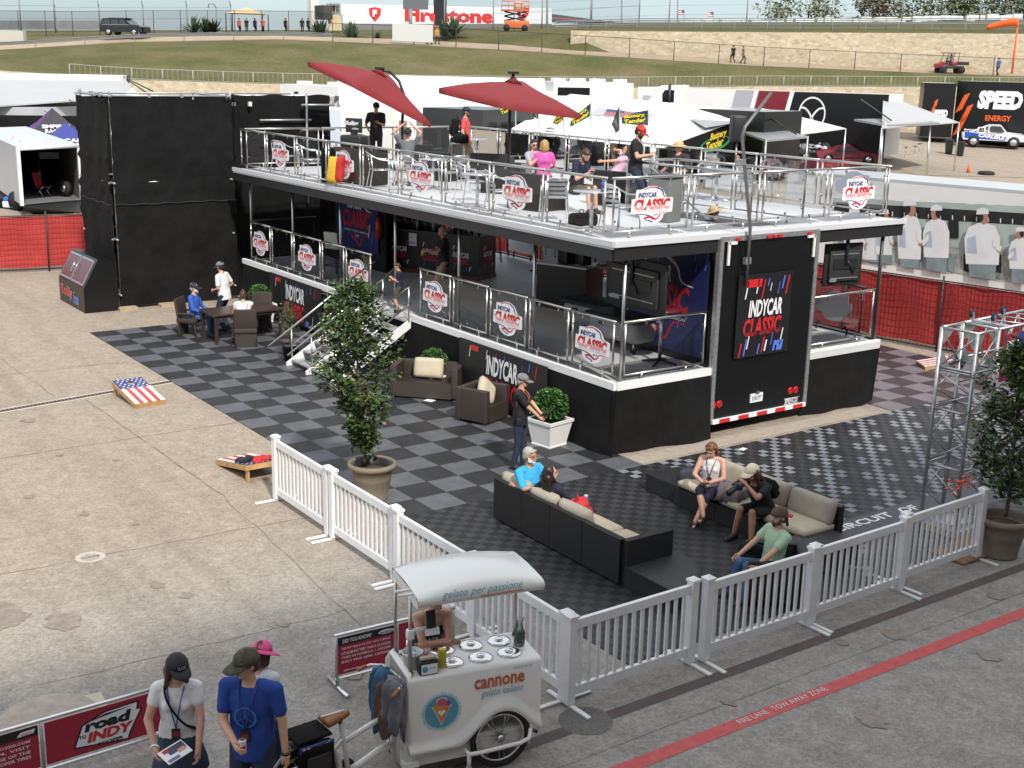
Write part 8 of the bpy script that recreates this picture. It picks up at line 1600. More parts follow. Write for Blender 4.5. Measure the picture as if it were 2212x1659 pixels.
vehicle('black police style sport utility vehicle parked on the hill road at the upper left','parked_car','car',pS,math.atan2(hs.y,hs.x)-.28,5.2,1.0,[(-2.6,.4),(-2.62,1.0),(-2.45,1.75),(-2.2,1.86),(.4,1.86),(1.2,1.22),(2.3,1.12),(2.55,.95),(2.6,.4)],(-1.6,1.65),.40,SUVP,[[(-2.3,1.2),(-1.3,1.2),(-1.3,1.7),(-2.15,1.7)],[(-1.2,1.2),(-.2,1.2),(-.2,1.7),(-1.2,1.7)],[(-.1,1.2),(.95,1.2),(.45,1.7),(-.1,1.7)]],suvx)
TRB=mat('truck_blue',(.02,.08,.42),.3); TRW=mat('truck_silver',(.62,.64,.66),.3)
def trk(t):
    m=MB(); m.poly([(-2.3,-1.03,.75),(.9,-1.03,.62),(1.0,-1.03,.95),(-2.3,-1.03,1.25)],TRB); text(m,'CARLISLE',(-.15,.93),2.1,.32,PWHITE,X=M4(((1,0,0,0),(0,0,-1,-1.045),(0,1,0,0),(0,0,0,1))),bold=.05,shear=.15,z=.0,rot=-.09); m.box((-1.0,-1.0,1.42),(.6,.03,.5),PWHITE); text(m,'83',(-1.0,1.44),.42,.36,PBLACK,X=M4(((1,0,0,0),(0,0,-1,-1.03),(0,1,0,0),(0,0,0,1))),bold=.05,z=0); m.build('livery',t)
    MB().add([(.95,-.7,1.30),(.95,.7,1.30),(.5,.62,1.85),(.5,-.62,1.85)],[(0,1,2,3)],WINDOW).build('windscreen',t)
    for s in(-1,1): MB().box((2.5,s*.7,1.0),(.08,.3,.16),PWHITE).build('headlight',t)
    m=MB()
    for s in(-1,1): m.tube((-.3,s*.6,1.2),(-.35,s*.6,1.85),.03,WHT); m.tube((-.35,s*.6,1.85),(-2.0,s*.55,1.1),.03,WHT)
    m.build('roll_bar',t)
pT=atg(2142,318); vehicle('blue and silver off road race truck parked before the black hauler','race_truck','truck',pT,math.atan2(hs.y,hs.x)-.30,5.0,1.02,[(-2.4,.62),(-2.5,1.15),(-.5,1.22),(-.45,1.86),(.5,1.88),(1.05,1.28),(2.3,1.16),(2.6,.95),(2.5,.55)],(-1.55,1.6),.48,TRW,[[(-.35,1.3),(.85,1.3),(.45,1.78),(-.35,1.78)]],trk)
for k,(u,v,c) in enumerate(((2138,300,BLK_T),(2172,305,NAVYT),(2196,308,NAVYT))): person(('man in black and a white cap','man in navy','man in dark blue')[k]+' standing behind the blue race truck',atg(u,v+8),face(-.2,-1),k%2,h=1.78,hands={-1:(-.2,.3,1.0)},top=c,bottom=JEAN,shoes=SHOE,hair='short',hairm=DBR,cap='cap' if k==0 else None,capm=PWHITE)
def ccone(u,v,z,label,d=None): t=thing('traffic_cone',label,'cone',at(u,v,z)); MB().lathe([(.16,.03),(.035,.68),(.0001,.68)],ORNG,n=14).build('cone',t); MB().box((0,0,.015),(.4,.4,.03),ORNG).build('base',t)
ccone(2091,376,0,'orange traffic cone on the open tarmac behind the white trailer roof'); ccone(165,498,0,'orange traffic cone behind the red screened fence on the left')
m=MB(); m.path([(.42*math.cos(2*PI*k/24),.42*math.sin(2*PI*k/24),.14) for k in range(24)],.15,RUB,n=8,closed=True); m.build('tyre',label='black tyre lying on the tarmac behind the white trailer roof',cat='tyre',loc=at(2130,379,0))
# tarmac lines in the paddock
m=MB(); 
for a,b in(((1850,345),(2212,306)),((1930,300),(2040,318)),((1830,290),(1880,297)),((2010,315),(2130,322))):
    p,q=at(*a,.02),at(*b,.02); d=(q-p).normalized(); s_=V((-d.y,d.x,0))*.10; m.add([p-s_,q-s_,q+s_,p+s_],[(0,1,2,3)],PWHITE)
m.build('paddock_lines',kind='structure')
# parked race cars seen through the terrace glass
def lowcar(label,u,v,c,ang,c2): vehicle(label,'race_car','race car',atg(u,v),math.atan2(hs.y,hs.x)+ang,4.6,.95,[(-2.2,.25),(-2.25,.8),(-1.4,.95),(-.7,1.22),(.2,1.22),(.9,.85),(2.1,.65),(2.3,.25)],(-1.4,1.4),.34,c,[[(-1.1,.92),(.75,.88),(.15,1.15),(-.65,1.15)]],lambda t: MB().box((-2.1,0,1.12),(.35,1.7,.05),c2).build('rear_wing',t))
lowcar('maroon race car parked beyond the right end of the terrace railing',1830,352,MARO,-.2,PWHITE); lowcar('dark race car with a yellow stripe in the open under the cream awning',1790,332,SUVP,.9,YEL); lowcar('black race car parked left of the maroon one beyond the terrace',1700,345,SUVP,-.3,ORNG)
m=MB(); pl,pr=at(1690,378,0),at(1860,372,0); fbox(m,pl,pr,.4,0,.9,MATS['hauler_maroon']); m.build('barrier_blocks',label='dark red tyre barrier blocks behind the terrace at the right',cat='barrier')
# white trailer wrapped with a kitchen print, behind the right hand red fence
fa,fb=V((-8.6,13.6,0)),V((20,18.4,0)); fd_=(fb-fa).normalized(); fn_=V((-fd_.y,fd_.x,0)); O=fa+fn_*3.2
def onpl(u,v,off=0):
    d=ray(u,v); o=O-fn_*off; t_=(o-CP).dot(fn_)/d.dot(fn_); p=CP+d*t_; return ((p-O).dot(fd_),p.z)
XF=frame(O,fd_,(0,0,1))
tx0=onpl(1700,400)[0]; tx1=onpl(2400,430)[0]; zt=onpl(2212,419)[1]
t=thing('catering_trailer','long white trailer printed with blurred cooks in white, behind the right hand red fence','trailer',(0,0,0)); m=MB(); pl,pr=O+fd_*tx0,O+fd_*tx1; fbox(m,pl,pr,3.0,.45,zt,HAUL,mat('catering_roof',(.46,.47,.48),.5,var=.05,vscale=.4)); m.build('body',t)
m=MB(); m.add([pl+fn_*.0+V((0,0,zt+.004)),pr+V((0,0,zt+.004)),pr+fn_*.85+V((0,0,zt+.004)),pl+fn_*.85+V((0,0,zt+.004))],[(0,1,2,3)],mat('roof_strip',(.17,.18,.19),.6)); m.build('roof_strip',t)
KG=mat('print_kitchen_green',(.38,.45,.42),.4,var=.12,vscale=.8); KD=mat('print_dark',(.02,.022,.022),.4,var=.5,vscale=2); KS=mat('print_steel',(.30,.33,.32),.4,var=.5,vscale=3); CW=mat('print_cook_white',(.70,.72,.74),.45,var=.08,vscale=1.5); CB=mat('print_cook_blue',(.42,.48,.58),.45,var=.2,vscale=1.5); CS=mat('print_skin',(.42,.2,.13),.5); CT=mat('print_trousers',(.20,.26,.28),.5,var=.3,vscale=2)
pm=MB(); lay=[.006]
def pp(pts_,m_):
    pts_=[(u,min(v,553+.145*(u-1800)) if m_ is not KG else v) for u,v in pts_]; lay[0]+=.0012; pm.poly([(*onpl(u,v),lay[0]) for u,v in pts_],m_,X=XF)
def pe(u,v,ru,rv,m_,n=18): pp([(u+ru*math.cos(2*PI*k/n),v+rv*math.sin(2*PI*k/n)) for k in range(n)][::-1],m_)
up=lambda *q: list(q)[::-1]
r0=random.Random(12)
topl=[(1800+20*k,427+(.045)*(20*k)+r0.uniform(-1.5,1.5)) for k in range(24)]; botl=[(1800+20*k,555+.145*(20*k)+r0.uniform(-3,3)) for k in range(24)]
pp(botl+topl[::-1],KG)
pp([(1800,455),(2300,478),(2300,462),(1800,439)],KD) if False else pp([(1800,461),(2300,492),(2300,466),(1800,436)],KD)
pp([(1800,520),(2300,566),(2300,556),(1800,510)],KS); pp([(1800,548),(2300,630),(2300,566),(1800,526)],KS)
for u in range(1810,2260,34): pp([(u,548),(u+14,550),(u+14,590),(u,584)],KD if (u//34)%2 else CT)
for u in (1940,2050): pp([(u,470),(u+22,471),(u+22,515),(u,513)],KD)
for k in range(16): pp([(1850+26*k,452+1.6*k),(1852+26*k,452+1.6*k),(1852+26*k,462+1.6*k),(1850+26*k,462+1.6*k)],PWHITE)
pp([(1830,552),(1868,556),(1868,540),(1830,536)],mat('print_board',(.55,.34,.16),.5))
def cook(u,v0,w_,h,hat=1,fac=1):
    # v0 = top of hat
    s_=h/150; w_*=1.22
    pp([(u-w_*.42,v0+96*s_),(u+w_*.40,v0+98*s_),(u+w_*.36,v0+158*s_),(u-w_*.38,v0+156*s_)],CT); pp([(u-w_*.40,v0+34*s_+4),(u-w_*.52,v0+60*s_),(u-w_*.48,v0+112*s_),(u+w_*.46,v0+114*s_),(u+w_*.50,v0+58*s_),(u+w_*.36,v0+36*s_),(u+w_*.1,v0+29*s_),(u-w_*.12,v0+29*s_)],CW); pp([(u-w_*.44,v0+60*s_),(u-w_*.46,v0+90*s_),(u-w_*.16,v0+92*s_),(u-w_*.2,v0+54*s_)],CB)
    pe(u+fac*3*s_,v0+20*s_,9*s_,12*s_,CS); pe(u-fac*4*s_,v0+18*s_,6*s_,9*s_,KD); pp([(u-13*s_,v0+12*s_),(u+13*s_,v0+11*s_),(u+11*s_,v0+1*s_),(u,v0-2*s_),(u-11*s_,v0+2*s_)],CW); pe(u+fac*w_*.5,v0+84*s_,6*s_,5*s_,CS); pp([(u+fac*w_*.30,v0+62*s_),(u+fac*w_*.30,v0+76*s_),(u+fac*w_*.5,v0+88*s_),(u+fac*w_*.56,v0+78*s_)],CW)
cook(1882,455,40,140,fac=1); cook(1912,452,30,130); cook(1968,431,42,170,fac=1); cook(2026,443,46,150,fac=-1); cook(2126,450,62,160,fac=1); cook(2208,490,40,120,fac=-1); cook(1850,448,36,140)
pm.build('kitchen_print',t,'printed kitchen scene with cooks in white')
m=MB(); text(m,'CATERING',(onpl(1795,505)),1.2,.12,GREYR,X=XF,z=.01); 
# ---------------------------------------------------------------- hill: railings, fences, walkers
def polyfence(name,label,pts_,h,spacing,post,rails,r=.03,wire=None,pr_=.045,infill=None,overhang=None,group=None):
    t=thing(name,label,'fence',(0,0,0),group=group); P_=[V(p) for p in pts_]; L=[0]
    for a,b in zip(P_,P_[1:]): L.append(L[-1]+(b-a).length)
    def pos(s_):
        for i in range(len(P_)-1):
            if s_<=L[i+1]+1e-6: return P_[i].lerp(P_[i+1],(s_-L[i])/(L[i+1]-L[i]))
        return P_[-1]
    N=max(2,int(L[-1]/spacing)); m=MB(); S_=[pos(L[-1]*k/N) for k in range(N+1)]
    for p in S_:
        m.tube(p-V((0,0,.3)),p+V((0,0,h)),pr_,post,n=5)
        if overhang: m.tube(p+V((0,0,h)),p+V((0,0,h+overhang))-V((CZ.x,CZ.y,0))*overhang*.6,pr_*.8,post,n=5)
    m.build('posts',t); m=MB()
    for f in rails:
        for a,b in zip(S_,S_[1:]): m.tube(a+V((0,0,h*f)),b+V((0,0,h*f)),r,post,n=4,cap=False)
    if infill:
        for a,b in zip(S_,S_[1:]):
            n_=max(1,int((b-a).length/infill))
            for k in range(1,n_): c=a.lerp(b,k/n_); m.tube(c+V((0,0,h*.1)),c+V((0,0,h*.97)),.014,post,n=3,cap=False)
    m.build('rails',t)
    if wire:
        m=MB(); m.rings([[p+V((0,0,h*.04)) for p in S_],[p+V((0,0,h)) for p in S_]],wire,cap=False,close=False)
        if overhang: m.rings([[p+V((0,0,h)) for p in S_],[p+V((0,0,h+overhang))-V((CZ.x,CZ.y,0))*overhang*.6 for p in S_]],wire,cap=False,close=False)
        m.build('mesh',t)
    return t
CHL=glassmat('chain_link',(.86,.87,.88),.15,.6); CHD=glassmat('chain_link_dark',(.74,.74,.75),.1,.6)
FG=mat('railing_grey',(.34,.36,.36),.6); FD=mat('fence_bronze',(.045,.035,.028),.6); FGR=mat('guardrail_grey',(.20,.215,.23),.6)
us=lambda a,b,s: [a+(b-a)*k/s for k in range(s+1)]
polyfence('hill_railing','grey picket railing on top of the low stone wall along the hill foot',[along(rC,u)+V((0,0,.2)) for u in us(150,2450,24)],1.0,2.6,FG,(.1,1),infill=.42)
polyfence('hill_fence','dark chain link fence along the dirt path across the hill',[along(rE,u)+V((0,0,.02)) for u in us(720,2450,24)],1.9,4.4,FD,(.98,),wire=CHL)
polyfence('guardrail','steel guardrail along the hill road at the upper left',[along(rE,u) for u in us(-250,720,12)],.85,5.2,FGR,(.95,.78,.62),r=.06)
polyfence('black_fence','black mesh fence beyond the hill road at the upper left',[atd(u,v,150) for u,v in((-250,72),(0,70),(170,72),(300,70),(520,70),(690,72),(740,80))],2.6,3.2,FD,(.97,),wire=CHD,r=.025)
polyfence('catch_fence','tall curved debris fence along the race track at the upper left',[atd(u,v,162) for u,v in((-250,66),(0,66),(120,66))],5.2,4.2,FGR,(.3,.6,.97),wire=CHL,pr_=.09,overhang=1.4)
polyfence('catch_fence','lower debris fence that runs on behind the black sport utility vehicle',[atd(u,v,175) for u,v in((122,66),(200,66),(320,66),(500,66))],3.2,5.5,FGR,(.5,.97),wire=CHL,pr_=.08,overhang=.9)
m=MB(); a,b=atd(-250,64,165),atd(240,64,170); m.rings([[a+V((0,0,z)),b+V((0,0,z))] for z in(0,1.2)],mat('armco_wall',(.22,.23,.24),.5,var=.3,vscale=.3),cap=False,close=False); m.build('crash_barrier',label='grey crash barrier below the tall curved debris fence',cat='barrier')
m=MB(); m.box(atd(8,79,146),(5,1.0,1.4),mat('abutment',(.5,.47,.42),.8),rz=math.atan2(hs.y,hs.x)); m.build('concrete_abutment',label='pale concrete abutment at the left edge of the hill road',cat='concrete')
polyfence('track_railing','thin railing along the top of the tall stone wall',[along(rG,u)+V((0,0,.12)) for u in us(1245,2450,14)],1.1,3.4,FGR,(.5,1),wire=CHL,r=.02,pr_=.03)
polyfence('guardrail','triple steel guardrail beside the race track at the upper right',[atd(u,v,148) for u,v in((1200,64),(1370,58),(1500,58),(1800,58),(2100,57),(2450,60))],1.0,3.2,FGR,(.95,.75,.5,.3),r=.07)
polyfence('debris_fence','tall thin debris fence along the track at the upper right',[atd(u,v,158) for u,v in((1110,62),(1240,55),(1370,50),(1480,48),(1800,46),(2100,46),(2450,48))],3.8,9,FGR,(.25,.55,.8,.98),r=.018,pr_=.08,overhang=.8)
polyfence('catch_fence','debris fence on posts between the lettered wall and the track',[atd(u,v,160) for u,v in((960,70),(1060,68),(1170,64),(1290,56),(1380,50))],4.4,6,FGR,(.5,.98),wire=CHL,pr_=.09,overhang=1.2)
# white sheet on the fence, walkers
m=MB(); pl,pr=along(rE,848)+V((0,0,.3)),along(rE,936)+V((0,0,.3)); m.add([pl-CZ*.2,pr-CZ*.2,pr-CZ*.2+V((0,0,1.75)),pl-CZ*.2+V((0,0,1.75))],[(0,1,2,3)],mat('sheet_pale',(.58,.58,.56),.7)); m.build('fence_banner',label='blank pale sheet tied to the hill fence left of the two walkers',cat='banner')
def walker(u,t_,label,top,bot,hd,**k):
    p=along(rE,u).lerp(along(rF,u),t_); s_=.14; return person(label,p,hd,k.pop('skin',0),h=1.82,feet={-1:(-.1,.18,.09),1:(.1,-.2,.12)},top=top,bottom=bot,shoes=SHOE,hair='short',hairm=DBR,**k)
walker(928,.3,'walker in a white shirt with a red cap on the hill path',TEEW,JEAN,face(.6,-.5),cap='cap',capm=CAPR); walker(945,.4,'walker in an orange shirt on the hill path',cloth('orange',(.62,.24,.04)),JEAN,face(.5,-.6)); walker(1583,.35,'walker all in black on the path below the tall stone wall',BLK_T,BLK_T,face(-.3,.6)); walker(1604,.3,'walker in an olive shirt on the path below the tall stone wall',OLIVE,JEAN,face(.8,-.4)); walker(2155,.45,'walker in a bright blue shirt beside the orange windsock pole',cloth('sky_blue',(.05,.2,.5)),JEAN,face(-.8,-.4),cap='cap',capm=CAPB)
# utility cart
pU=along(rE,2052).lerp(along(rF,2052),.45); t=thing('utility_cart','red and black utility cart with a canopy on the path below the stone wall','cart',pU,math.atan2(hs.y,hs.x)+PI+.1)
CRD=mat('cart_red',(.35,.02,.03),.35); MB().box((.1,0,.62),(2.6,1.3,.28),BLKPL,bev=.08).build('chassis',t); MB().rings([[(.9,-.6,.7),(.9,.6,.7),(.9,.6,1.15),(.9,-.6,1.15)],[(1.55,-.55,.55),(1.55,.55,.55),(1.55,.55,.9),(1.55,-.55,.9)]],CRD,smooth=False).build('hood',t); MB().box((-1.05,0,1.0),(1.15,1.35,.32),BLKPL).build('cargo_bed',t); MB().box((-.2,0,.95),(.6,1.2,.35),CRD,bev=.08).build('seat',t); MB().box((.1,0,2.02),(1.6,1.35,.06),BLKPL,bev=.03).build('canopy',t)
m=MB()
for s in(-1,1): m.tube((.85,s*.6,1.1),(.55,s*.6,2.0),.035,BLKM,n=5); m.tube((-.5,s*.6,1.0),(-.55,s*.6,2.0),.035,BLKM,n=5)
m.build('roll_cage',t)
for x in(-.95,1.05):
    for s in(-1,1): MB().tube((x,s*.45,.33),(x,s*.72,.33),.33,RUB,n=14).build('wheel',t)
sit('driver in a grey shirt at the wheel of the utility cart',t.matrix_world@V((0,0,0))+pU*1+V((0,0,.75)),math.atan2(hs.y,hs.x)+PI+.1-PI/2,.3,h=1.75,hands={-1:(-.1,.45,.75),1:(.1,.45,.75)},top=GREYT,bottom=JEAN,hair='short',hairm=DBR,legs={-1:(-.1,.55,.1),1:(.1,.55,.1)})
# windsock
pw=along(rF,2186)-V((0,0,.05)); zt=atd(2186,46,(pw-CP).dot(CZ)).z; t=thing('windsock','orange windsock streaming left from an orange pole at the upper right','windsock',pw); MB().tube((0,0,0),(0,0,zt-pw.z),.10,ORNG,r2=.07).build('pole',t)
tip=atd(2132,60,(pw-CP).dot(CZ))-pw; top_=V((0,0,zt-pw.z-.1)); m=MB(); m.path(smooth_curve([top_,top_.lerp(tip,.45)+V((0,0,.12)),tip],5),.4,ORNG,n=10,rs=[.48-.025*k for k in range(11)]); m.build('sock',t)
# shade canopy with people, desert plants
pc=[atd(u,v,156) for u,v in((492,31),(572,31),(578,27),(498,27))]; t=thing('shade_canopy','tan square shade canopy on posts at the top of the hill','canopy',(0,0,0)); c0=atd(535,68,157); x=hs; y=V((CZ.x,CZ.y,0)).normalized(); cor=[c0+x*a+y*b for a,b in((-2.3,-1.8),(2.3,-1.8),(2.3,1.8),(-2.3,1.8))]; ze=atd(535,30.5,157).z; za=atd(535,17,157).z; m=MB(); A=V((c0.x,c0.y,za)); TAN=mat('canopy_tan',(.62,.44,.22),.8)
for i in range(4): m.add([V((cor[i].x,cor[i].y,ze)),V((cor[(i+1)%4].x,cor[(i+1)%4].y,ze)),A],[(0,1,2)],TAN)
m.build('canopy',t)
for c in cor: MB().tube(c-V((0,0,1)),V((c.x,c.y,ze)),.07,BLKM,n=5).build('post',t)
for k,(u,c,l) in enumerate(((517,CORAL,'person in a red shirt under the left of the tan shade canopy'),(533,BLK_T,'person in black under the left half of the tan shade canopy'),(551,NAVYT,'person in navy under the right half of the tan shade canopy'),(568,CORAL,'person in a red shirt at the right of the tan shade canopy'),(617,BLK_T,'person in black standing right of the tan shade canopy'),(653,BLK_T,'left one of two people in black beside the white pylon'),(666,BLK_T,'right one of two people in black beside the white pylon'))): person(l,atd(u,71,153),face(.3,-1 if k%2 else .6),k%3,h=1.85,top=c,bottom=BLK_T,shoes=SHOE,hair='short',hairm=DBR)
AG=leafmat('agave_leaf',(.03,.055,.03),(.07,.11,.06),(.1,.14,.08))
def agave(u,v,d,r,label,n=46):
    t=thing('agave',label,'plant',atd(u,v,d)); r0=random.Random(int(u)); m=MB()
    for k in range(n):
        a=r0.uniform(0,2*PI); e=r0.uniform(.15,1.45); q=V((math.cos(a)*math.cos(e),math.sin(a)*math.cos(e),math.sin(e))); s_=q.cross(V((0,0,1))).normalized()*r*.07; m.add([-s_,s_,q*r*.6+s_*1.1,q*r*r0.uniform(.85,1.1),q*r*.6-s_*1.1],[(0,1,2,3,4)],AG)
    m.build('leaves',t)
for a in((418,72,150,2.2,'spiky agave plant left of the tan shade canopy'),(445,72,151,2.0,'second spiky agave plant left of the tan shade canopy'),(462,71,152,1.9,'spiky agave plant nearest the tan shade canopy'),(692,82,140,2.3,'large spiky agave plant below the white pylon'),(760,84,138,2.0,'spiky agave plant left of the pale fence sheet'),(960,79,136,1.9,'spiky agave plant right of the orange walker'),(980,77,137,2.3,'large spiky agave plant below the lettered wall'),(816,84,137,.9,'small agave plant just left of the pale fence sheet')): agave(*a)
# ---------------------------------------------------------------- skyline
PYL=mat('pylon_white',(.74,.70,.62),.6)
MB().box(atd(677,35,190)+V((0,0,-.6)),(1.3,1.3,10.5),PYL).build('white_pylon',label='white square pylon rising against the sky left of the lettered wall',cat='pylon')
t=thing('zip_tower','small lookout tower with a tan slide right of the white pylon','tower',(0,0,0)); m=MB(); 
for u in(694,706): m.tube(atd(u,40,185),atd(u,12,185),.1,BLKM,n=5)
m.box(atd(699,27,185),(3,1.5,2.0),mat('tower_dark',(.06,.05,.05),.6)); m.build('frame',t); m=MB(); slab4(m,[atd(707,32,186),atd(733,30,186),atd(742,72,184),atd(712,74,184)],.15,mat('slide_tan',(.55,.43,.24),.7)); m.build('slide',t)
m=MB()
for u in(706,734): m.tube(atd(u,32,186),atd(u,8,186),.08,FGR,n=5)
m.tube(atd(706,9,186),atd(735,9,186),.08,FGR,n=5); m.build('gantry',t)
for k,u in enumerate((715,722,729)): person(('left','middle','right')[k]+' person of the three at the top of the tan slide',atd(u,34,186.5),face(.2,-1),0,h=2.0,top=(NAVYT,BLK_T,OLIVE)[k],bottom=BLK_T,hair='short',hairm=DBR)
# white lettered wall (grandstand back)
WALLW=mat('stand_wrap',(.70,.71,.72),.6,var=.05,vscale=.2); FRD=mat('sign_red',(.60,.03,.03),.5)
t=thing('lettered_grandstand','long white grandstand wall with big red lettering at the top of the picture','grandstand',(0,0,0)); N=20; bt_,tp_=[],[]
for k in range(N+1):
    f=k/N; u=738+(1192-738)*f; d=230+18*math.sin(f*PI)*.4; bt_.append(atd(u,50.5+1.0*f,d)); tp_.append(atd(u,9+9*f,d))
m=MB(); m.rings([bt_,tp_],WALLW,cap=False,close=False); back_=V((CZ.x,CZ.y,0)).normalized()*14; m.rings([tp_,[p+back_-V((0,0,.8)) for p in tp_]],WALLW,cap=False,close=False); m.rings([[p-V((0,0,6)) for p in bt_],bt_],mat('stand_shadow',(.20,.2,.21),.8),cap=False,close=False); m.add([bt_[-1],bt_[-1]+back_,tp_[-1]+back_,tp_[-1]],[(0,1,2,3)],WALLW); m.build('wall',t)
def wallX(u,v): p=atd(u,v,222.5); q=atd(u+10,v+.2,222.5); return frame(p,q-p,(0,0,1))
pxm=230/FPX
m=MB(); X=wallX(970,34); text(m,'Firestone',(0,0),186*pxm,29*pxm,FRD,X=X,bold=.055); m.build('lettering',t)
for u,v in((810,31),(1129,30)):
    m=MB(); X=wallX(u,v); k=pxm; m.poly([(-13*k,12*k,0),(0,15*k,0),(13*k,12*k,0),(12*k,-2*k,0),(0,-16*k,0),(-12*k,-2*k,0)][::-1],FRD,X=X); text(m,'F',(0,2*k),9*k,14*k,PWHITE,X=X,bold=.06,z=.3); m.build('shield_emblem',t)
t=thing('video_board','dark square video board on a post above the lettered wall','board',(0,0,0)); MB().box(atd(898,3,215),(4.4,.6,2.7),mat('board_grey',(.12,.13,.14),.5),rz=math.atan2(hs.y,hs.x)).build('panel',t); MB().tube(atd(887,62,215),atd(887,20,215),.35,FGR).build('post',t)
t=thing('black_board','tall black board standing against the lettered wall','board',(0,0,0)); p=atd(951,20,205); MB().box(p,(2.1,.6,5.2),PBLACK,rz=math.atan2(hs.y,hs.x)).build('panel',t); MB().tube(atd(938,85,205),atd(938,0,205),.12,FRD).build('post',t)
# orange scissor lift
pl_=atd(1112,68,150); t=thing('scissor_lift','orange scissor lift parked in front of the lettered wall','lift',pl_,math.atan2(hs.y,hs.x)); OR2=mat('lift_orange',(.55,.13,.04),.5)
MB().box((.2,0,.8),(3.0,1.8,.9),OR2,bev=.1).build('chassis',t); m=MB(); 
for z in(.0,.55):
    for s in(-1,1): m.tube((-1.3,s*.6,1.25+z),(1.3,s*.6,1.75+z),.07,BLKM,n=5); m.tube((1.3,s*.6,1.25+z),(-1.3,s*.6,1.75+z),.07,BLKM,n=5)
m.build('scissor_arms',t); MB().box((0,0,2.45),(3.4,1.8,.18),OR2).build('platform',t); m=MB()
for x in(-1.65,-.8,0,.8,1.65):
    for s in(-1,1): m.tube((x,s*.85,2.5),(x,s*.85,3.5),.04,OR2,n=4)
for z in(3.0,3.5):
    for s in(-1,1): m.tube((-1.65,s*.85,z),(1.65,s*.85,z),.04,OR2,n=4)
m.build('guard_rail',t); MB().box((.4,0,3.0),(1.2,1.2,.9),CUSH,bev=.1).build('load',t)
for x in(-1,1.2):
    for s in(-1,1): MB().tube((x,s*.7,.4),(x,s*1.0,.4),.4,RUB,n=14).build('wheel',t)
# dark grandstands, poles
m=MB(); m.rings([[atd(1192,48,260),atd(1330,56,255)],[atd(1192,30,260),atd(1330,48,255)]],mat('far_stand',(.075,.08,.085),.7),cap=False,close=False); m.rings([[atd(1192,40,259),atd(1372,53,254)],[atd(1192,37,259),atd(1372,51,254)]],mat('far_stand_red',(.30,.08,.06),.7),cap=False,close=False); m.rings([[atd(1192,30,260),atd(1330,48,255)],[atd(1192,31,275),atd(1330,48.5,270)]],MATS['far_stand'],cap=False,close=False); m.build('far_grandstand',label='dark low grandstand on the horizon right of the lettered wall',cat='grandstand')
def lamp(u,vb,vt,d,label,r=.12,hook=0):
    b=atd(u,vb,d); tp=ptz(u,d,atd(u,vt,d).z); t=thing('light_pole',label,'pole',b); MB().tube((0,0,-1),tp-b,r,FGR,n=6).build('pole',t)
    if hook: MB().path([tp-b,tp-b+V((0,0,.5))-hs*.3,tp-b+V((0,0,.5))-hs*1.0,tp-b-hs*1.1],.08,FGR,n=5).build('lamp_arm',t)
lamp(467,60,17,170,'thin light pole with a hooked lamp left of the tan shade canopy',.09,1); lamp(1182,62,-10,170,'tall grey light pole at the right end of the lettered wall',.16); lamp(1343,52,0,200,'tall pole with a small box on the skyline'); lamp(1464,48,-10,260,'white flag pole on the skyline',.14); lamp(1664,66,-10,152,'thin dark pole in front of the trees on the skyline',.08)
def uflag(u,v,d,label): 
    b=atd(u,v+22,d); t=thing('small_flag',label,'flag',b); tp=atd(u,v-2,d)-b; MB().tube((0,0,-.5),tp,.05,FGR,n=4).build('pole',t); m=MB(); s_=d/FPX; o=tp-V((0,0,.2))
    for k in range(5): m.add([o-hs*12*s_-V((0,0,(k+1)*1.9*s_)),o-V((0,0,(k+1)*1.9*s_)),o-V((0,0,k*1.9*s_)),o-hs*12*s_-V((0,0,k*1.9*s_))],[(0,1,2,3)],FR if k%2==0 else FW)
    m.add([o-hs*5*s_-V((0,0,5*s_))-CZ*.05,o-V((0,0,5*s_))-CZ*.05,o-CZ*.05,o-hs*5*s_-CZ*.05],[(0,1,2,3)],FB); m.build('cloth',t)
uflag(1478,22,262,'small striped flag on the skyline by the white flag pole'); uflag(1541,26,262,'small striped flag left of the first trees on the skyline'); uflag(2186,5,300,'small striped flag above the trees at the upper right')
FARV=mat('far_vehicles',(.66,.67,.68),.5,var=.25,vscale=.5); m=MB(); r0=random.Random(17)
for k in range(46): u=1480+k*16+r0.uniform(-7,7); m.box(atd(u,47-max(0,(u-1700)*.02)+r0.uniform(-2,1),283),(r0.uniform(1.2,2.8),1.4,r0.uniform(.7,1.3)),FARV,rz=math.atan2(hs.y,hs.x))
m.build('parked_vehicles',label='far rows of parked vehicles along the skyline',cat='vehicles',kind='stuff')
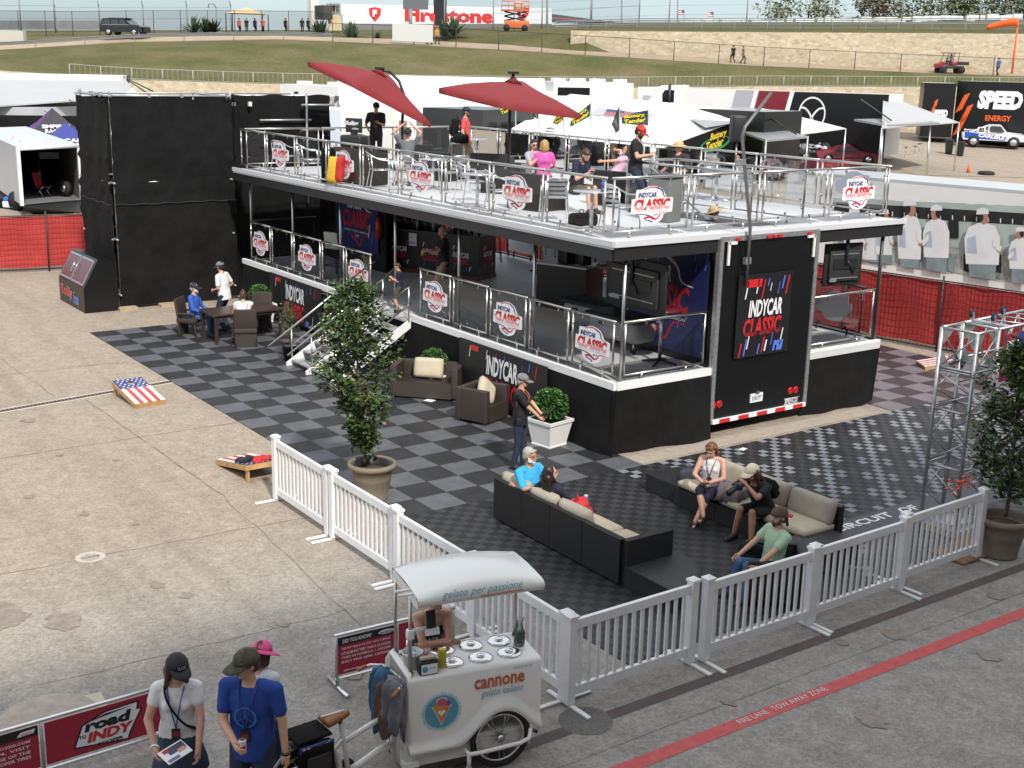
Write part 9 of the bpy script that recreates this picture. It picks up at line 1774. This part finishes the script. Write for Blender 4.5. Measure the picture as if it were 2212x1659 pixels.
gr=MB(); hh=[(1560,45),(1700,41),(1850,36),(2000,31),(2212,26),(2500,24)]; gr.rings([[atd(u,52,280) for u,v in hh],[atd(u,v,330) for u,v in hh],[atd(u,v+2,500) for u,v in hh]],GRASS,cap=False,close=False); gr.build('far_hill',kind='structure')
FARL=leafmat('far_leaf_green',(.045,.065,.02),(.12,.155,.055),(.2,.22,.1)); FARB=leafmat('far_leaf_brown',(.05,.04,.02),(.14,.10,.05),(.2,.16,.08)); FARP=leafmat('far_leaf_pale',(.10,.12,.05),(.20,.22,.11),(.28,.28,.16))
def fartree(u,vb,vt,w_,d,lm_,seed,label,dens=420):
    b=atd(u,vb,d); H=atd(u,vt,d).z-b.z; Wd=w_*d/FPX/2; t=thing('far_tree',label,'tree',b,group=None); r0=random.Random(seed); tr=MB(); tr.path([(0,0,-.5),(.1,0,H*.3),(0,.1,H*.7)],.2,BARK,n=5,rs=[.28,.2,.08]); pts=[]
    blobs=[(V((r0.uniform(-.7,.7)*Wd,r0.uniform(-.7,.7)*Wd,H*r0.uniform(.30,.82))),Wd*r0.uniform(.34,.6)) for k in range(9)]
    for c,rr in blobs:
        tr.path([(0,0,H*.25),c],.06,BARK,n=4,rs=[.09,.03])
        for k in range(dens//5): q=V((r0.gauss(0,1),r0.gauss(0,1),r0.gauss(0,1))).normalized(); pts.append((c+q*rr*r0.uniform(.5,1.05),q))
    tr.build('trunk',t); m=MB(); leafset(m,pts,.8,lm_,seed); m.build('crown',t)
for a in((1690,46,2,95,285,FARP,1,'pale spring tree leftmost on the right skyline',260),(1745,45,-4,80,290,FARP,2,'second pale spring tree on the right skyline',200),(1795,43,4,70,288,FARP,9,'thin bare looking tree left of the rounded dark tree',130),(1890,38,-6,88,285,FARB,3,'rounded dark tree with brownish leaves on the right skyline',520),(1960,37,-4,110,290,FARL,4,'green tree right of the rounded brownish tree',330),(2030,36,-8,80,288,FARP,5,'tall pale green tree on the right skyline',240),(2080,34,-6,70,286,FARL,6,'dense green tree before the grassy far hill',420),(2170,28,-10,110,300,FARL,7,'dark green tree at the upper right corner',480),(2235,27,-10,90,300,FARL,8,'dark green tree touching the right edge of the picture',480)): fartree(*a)
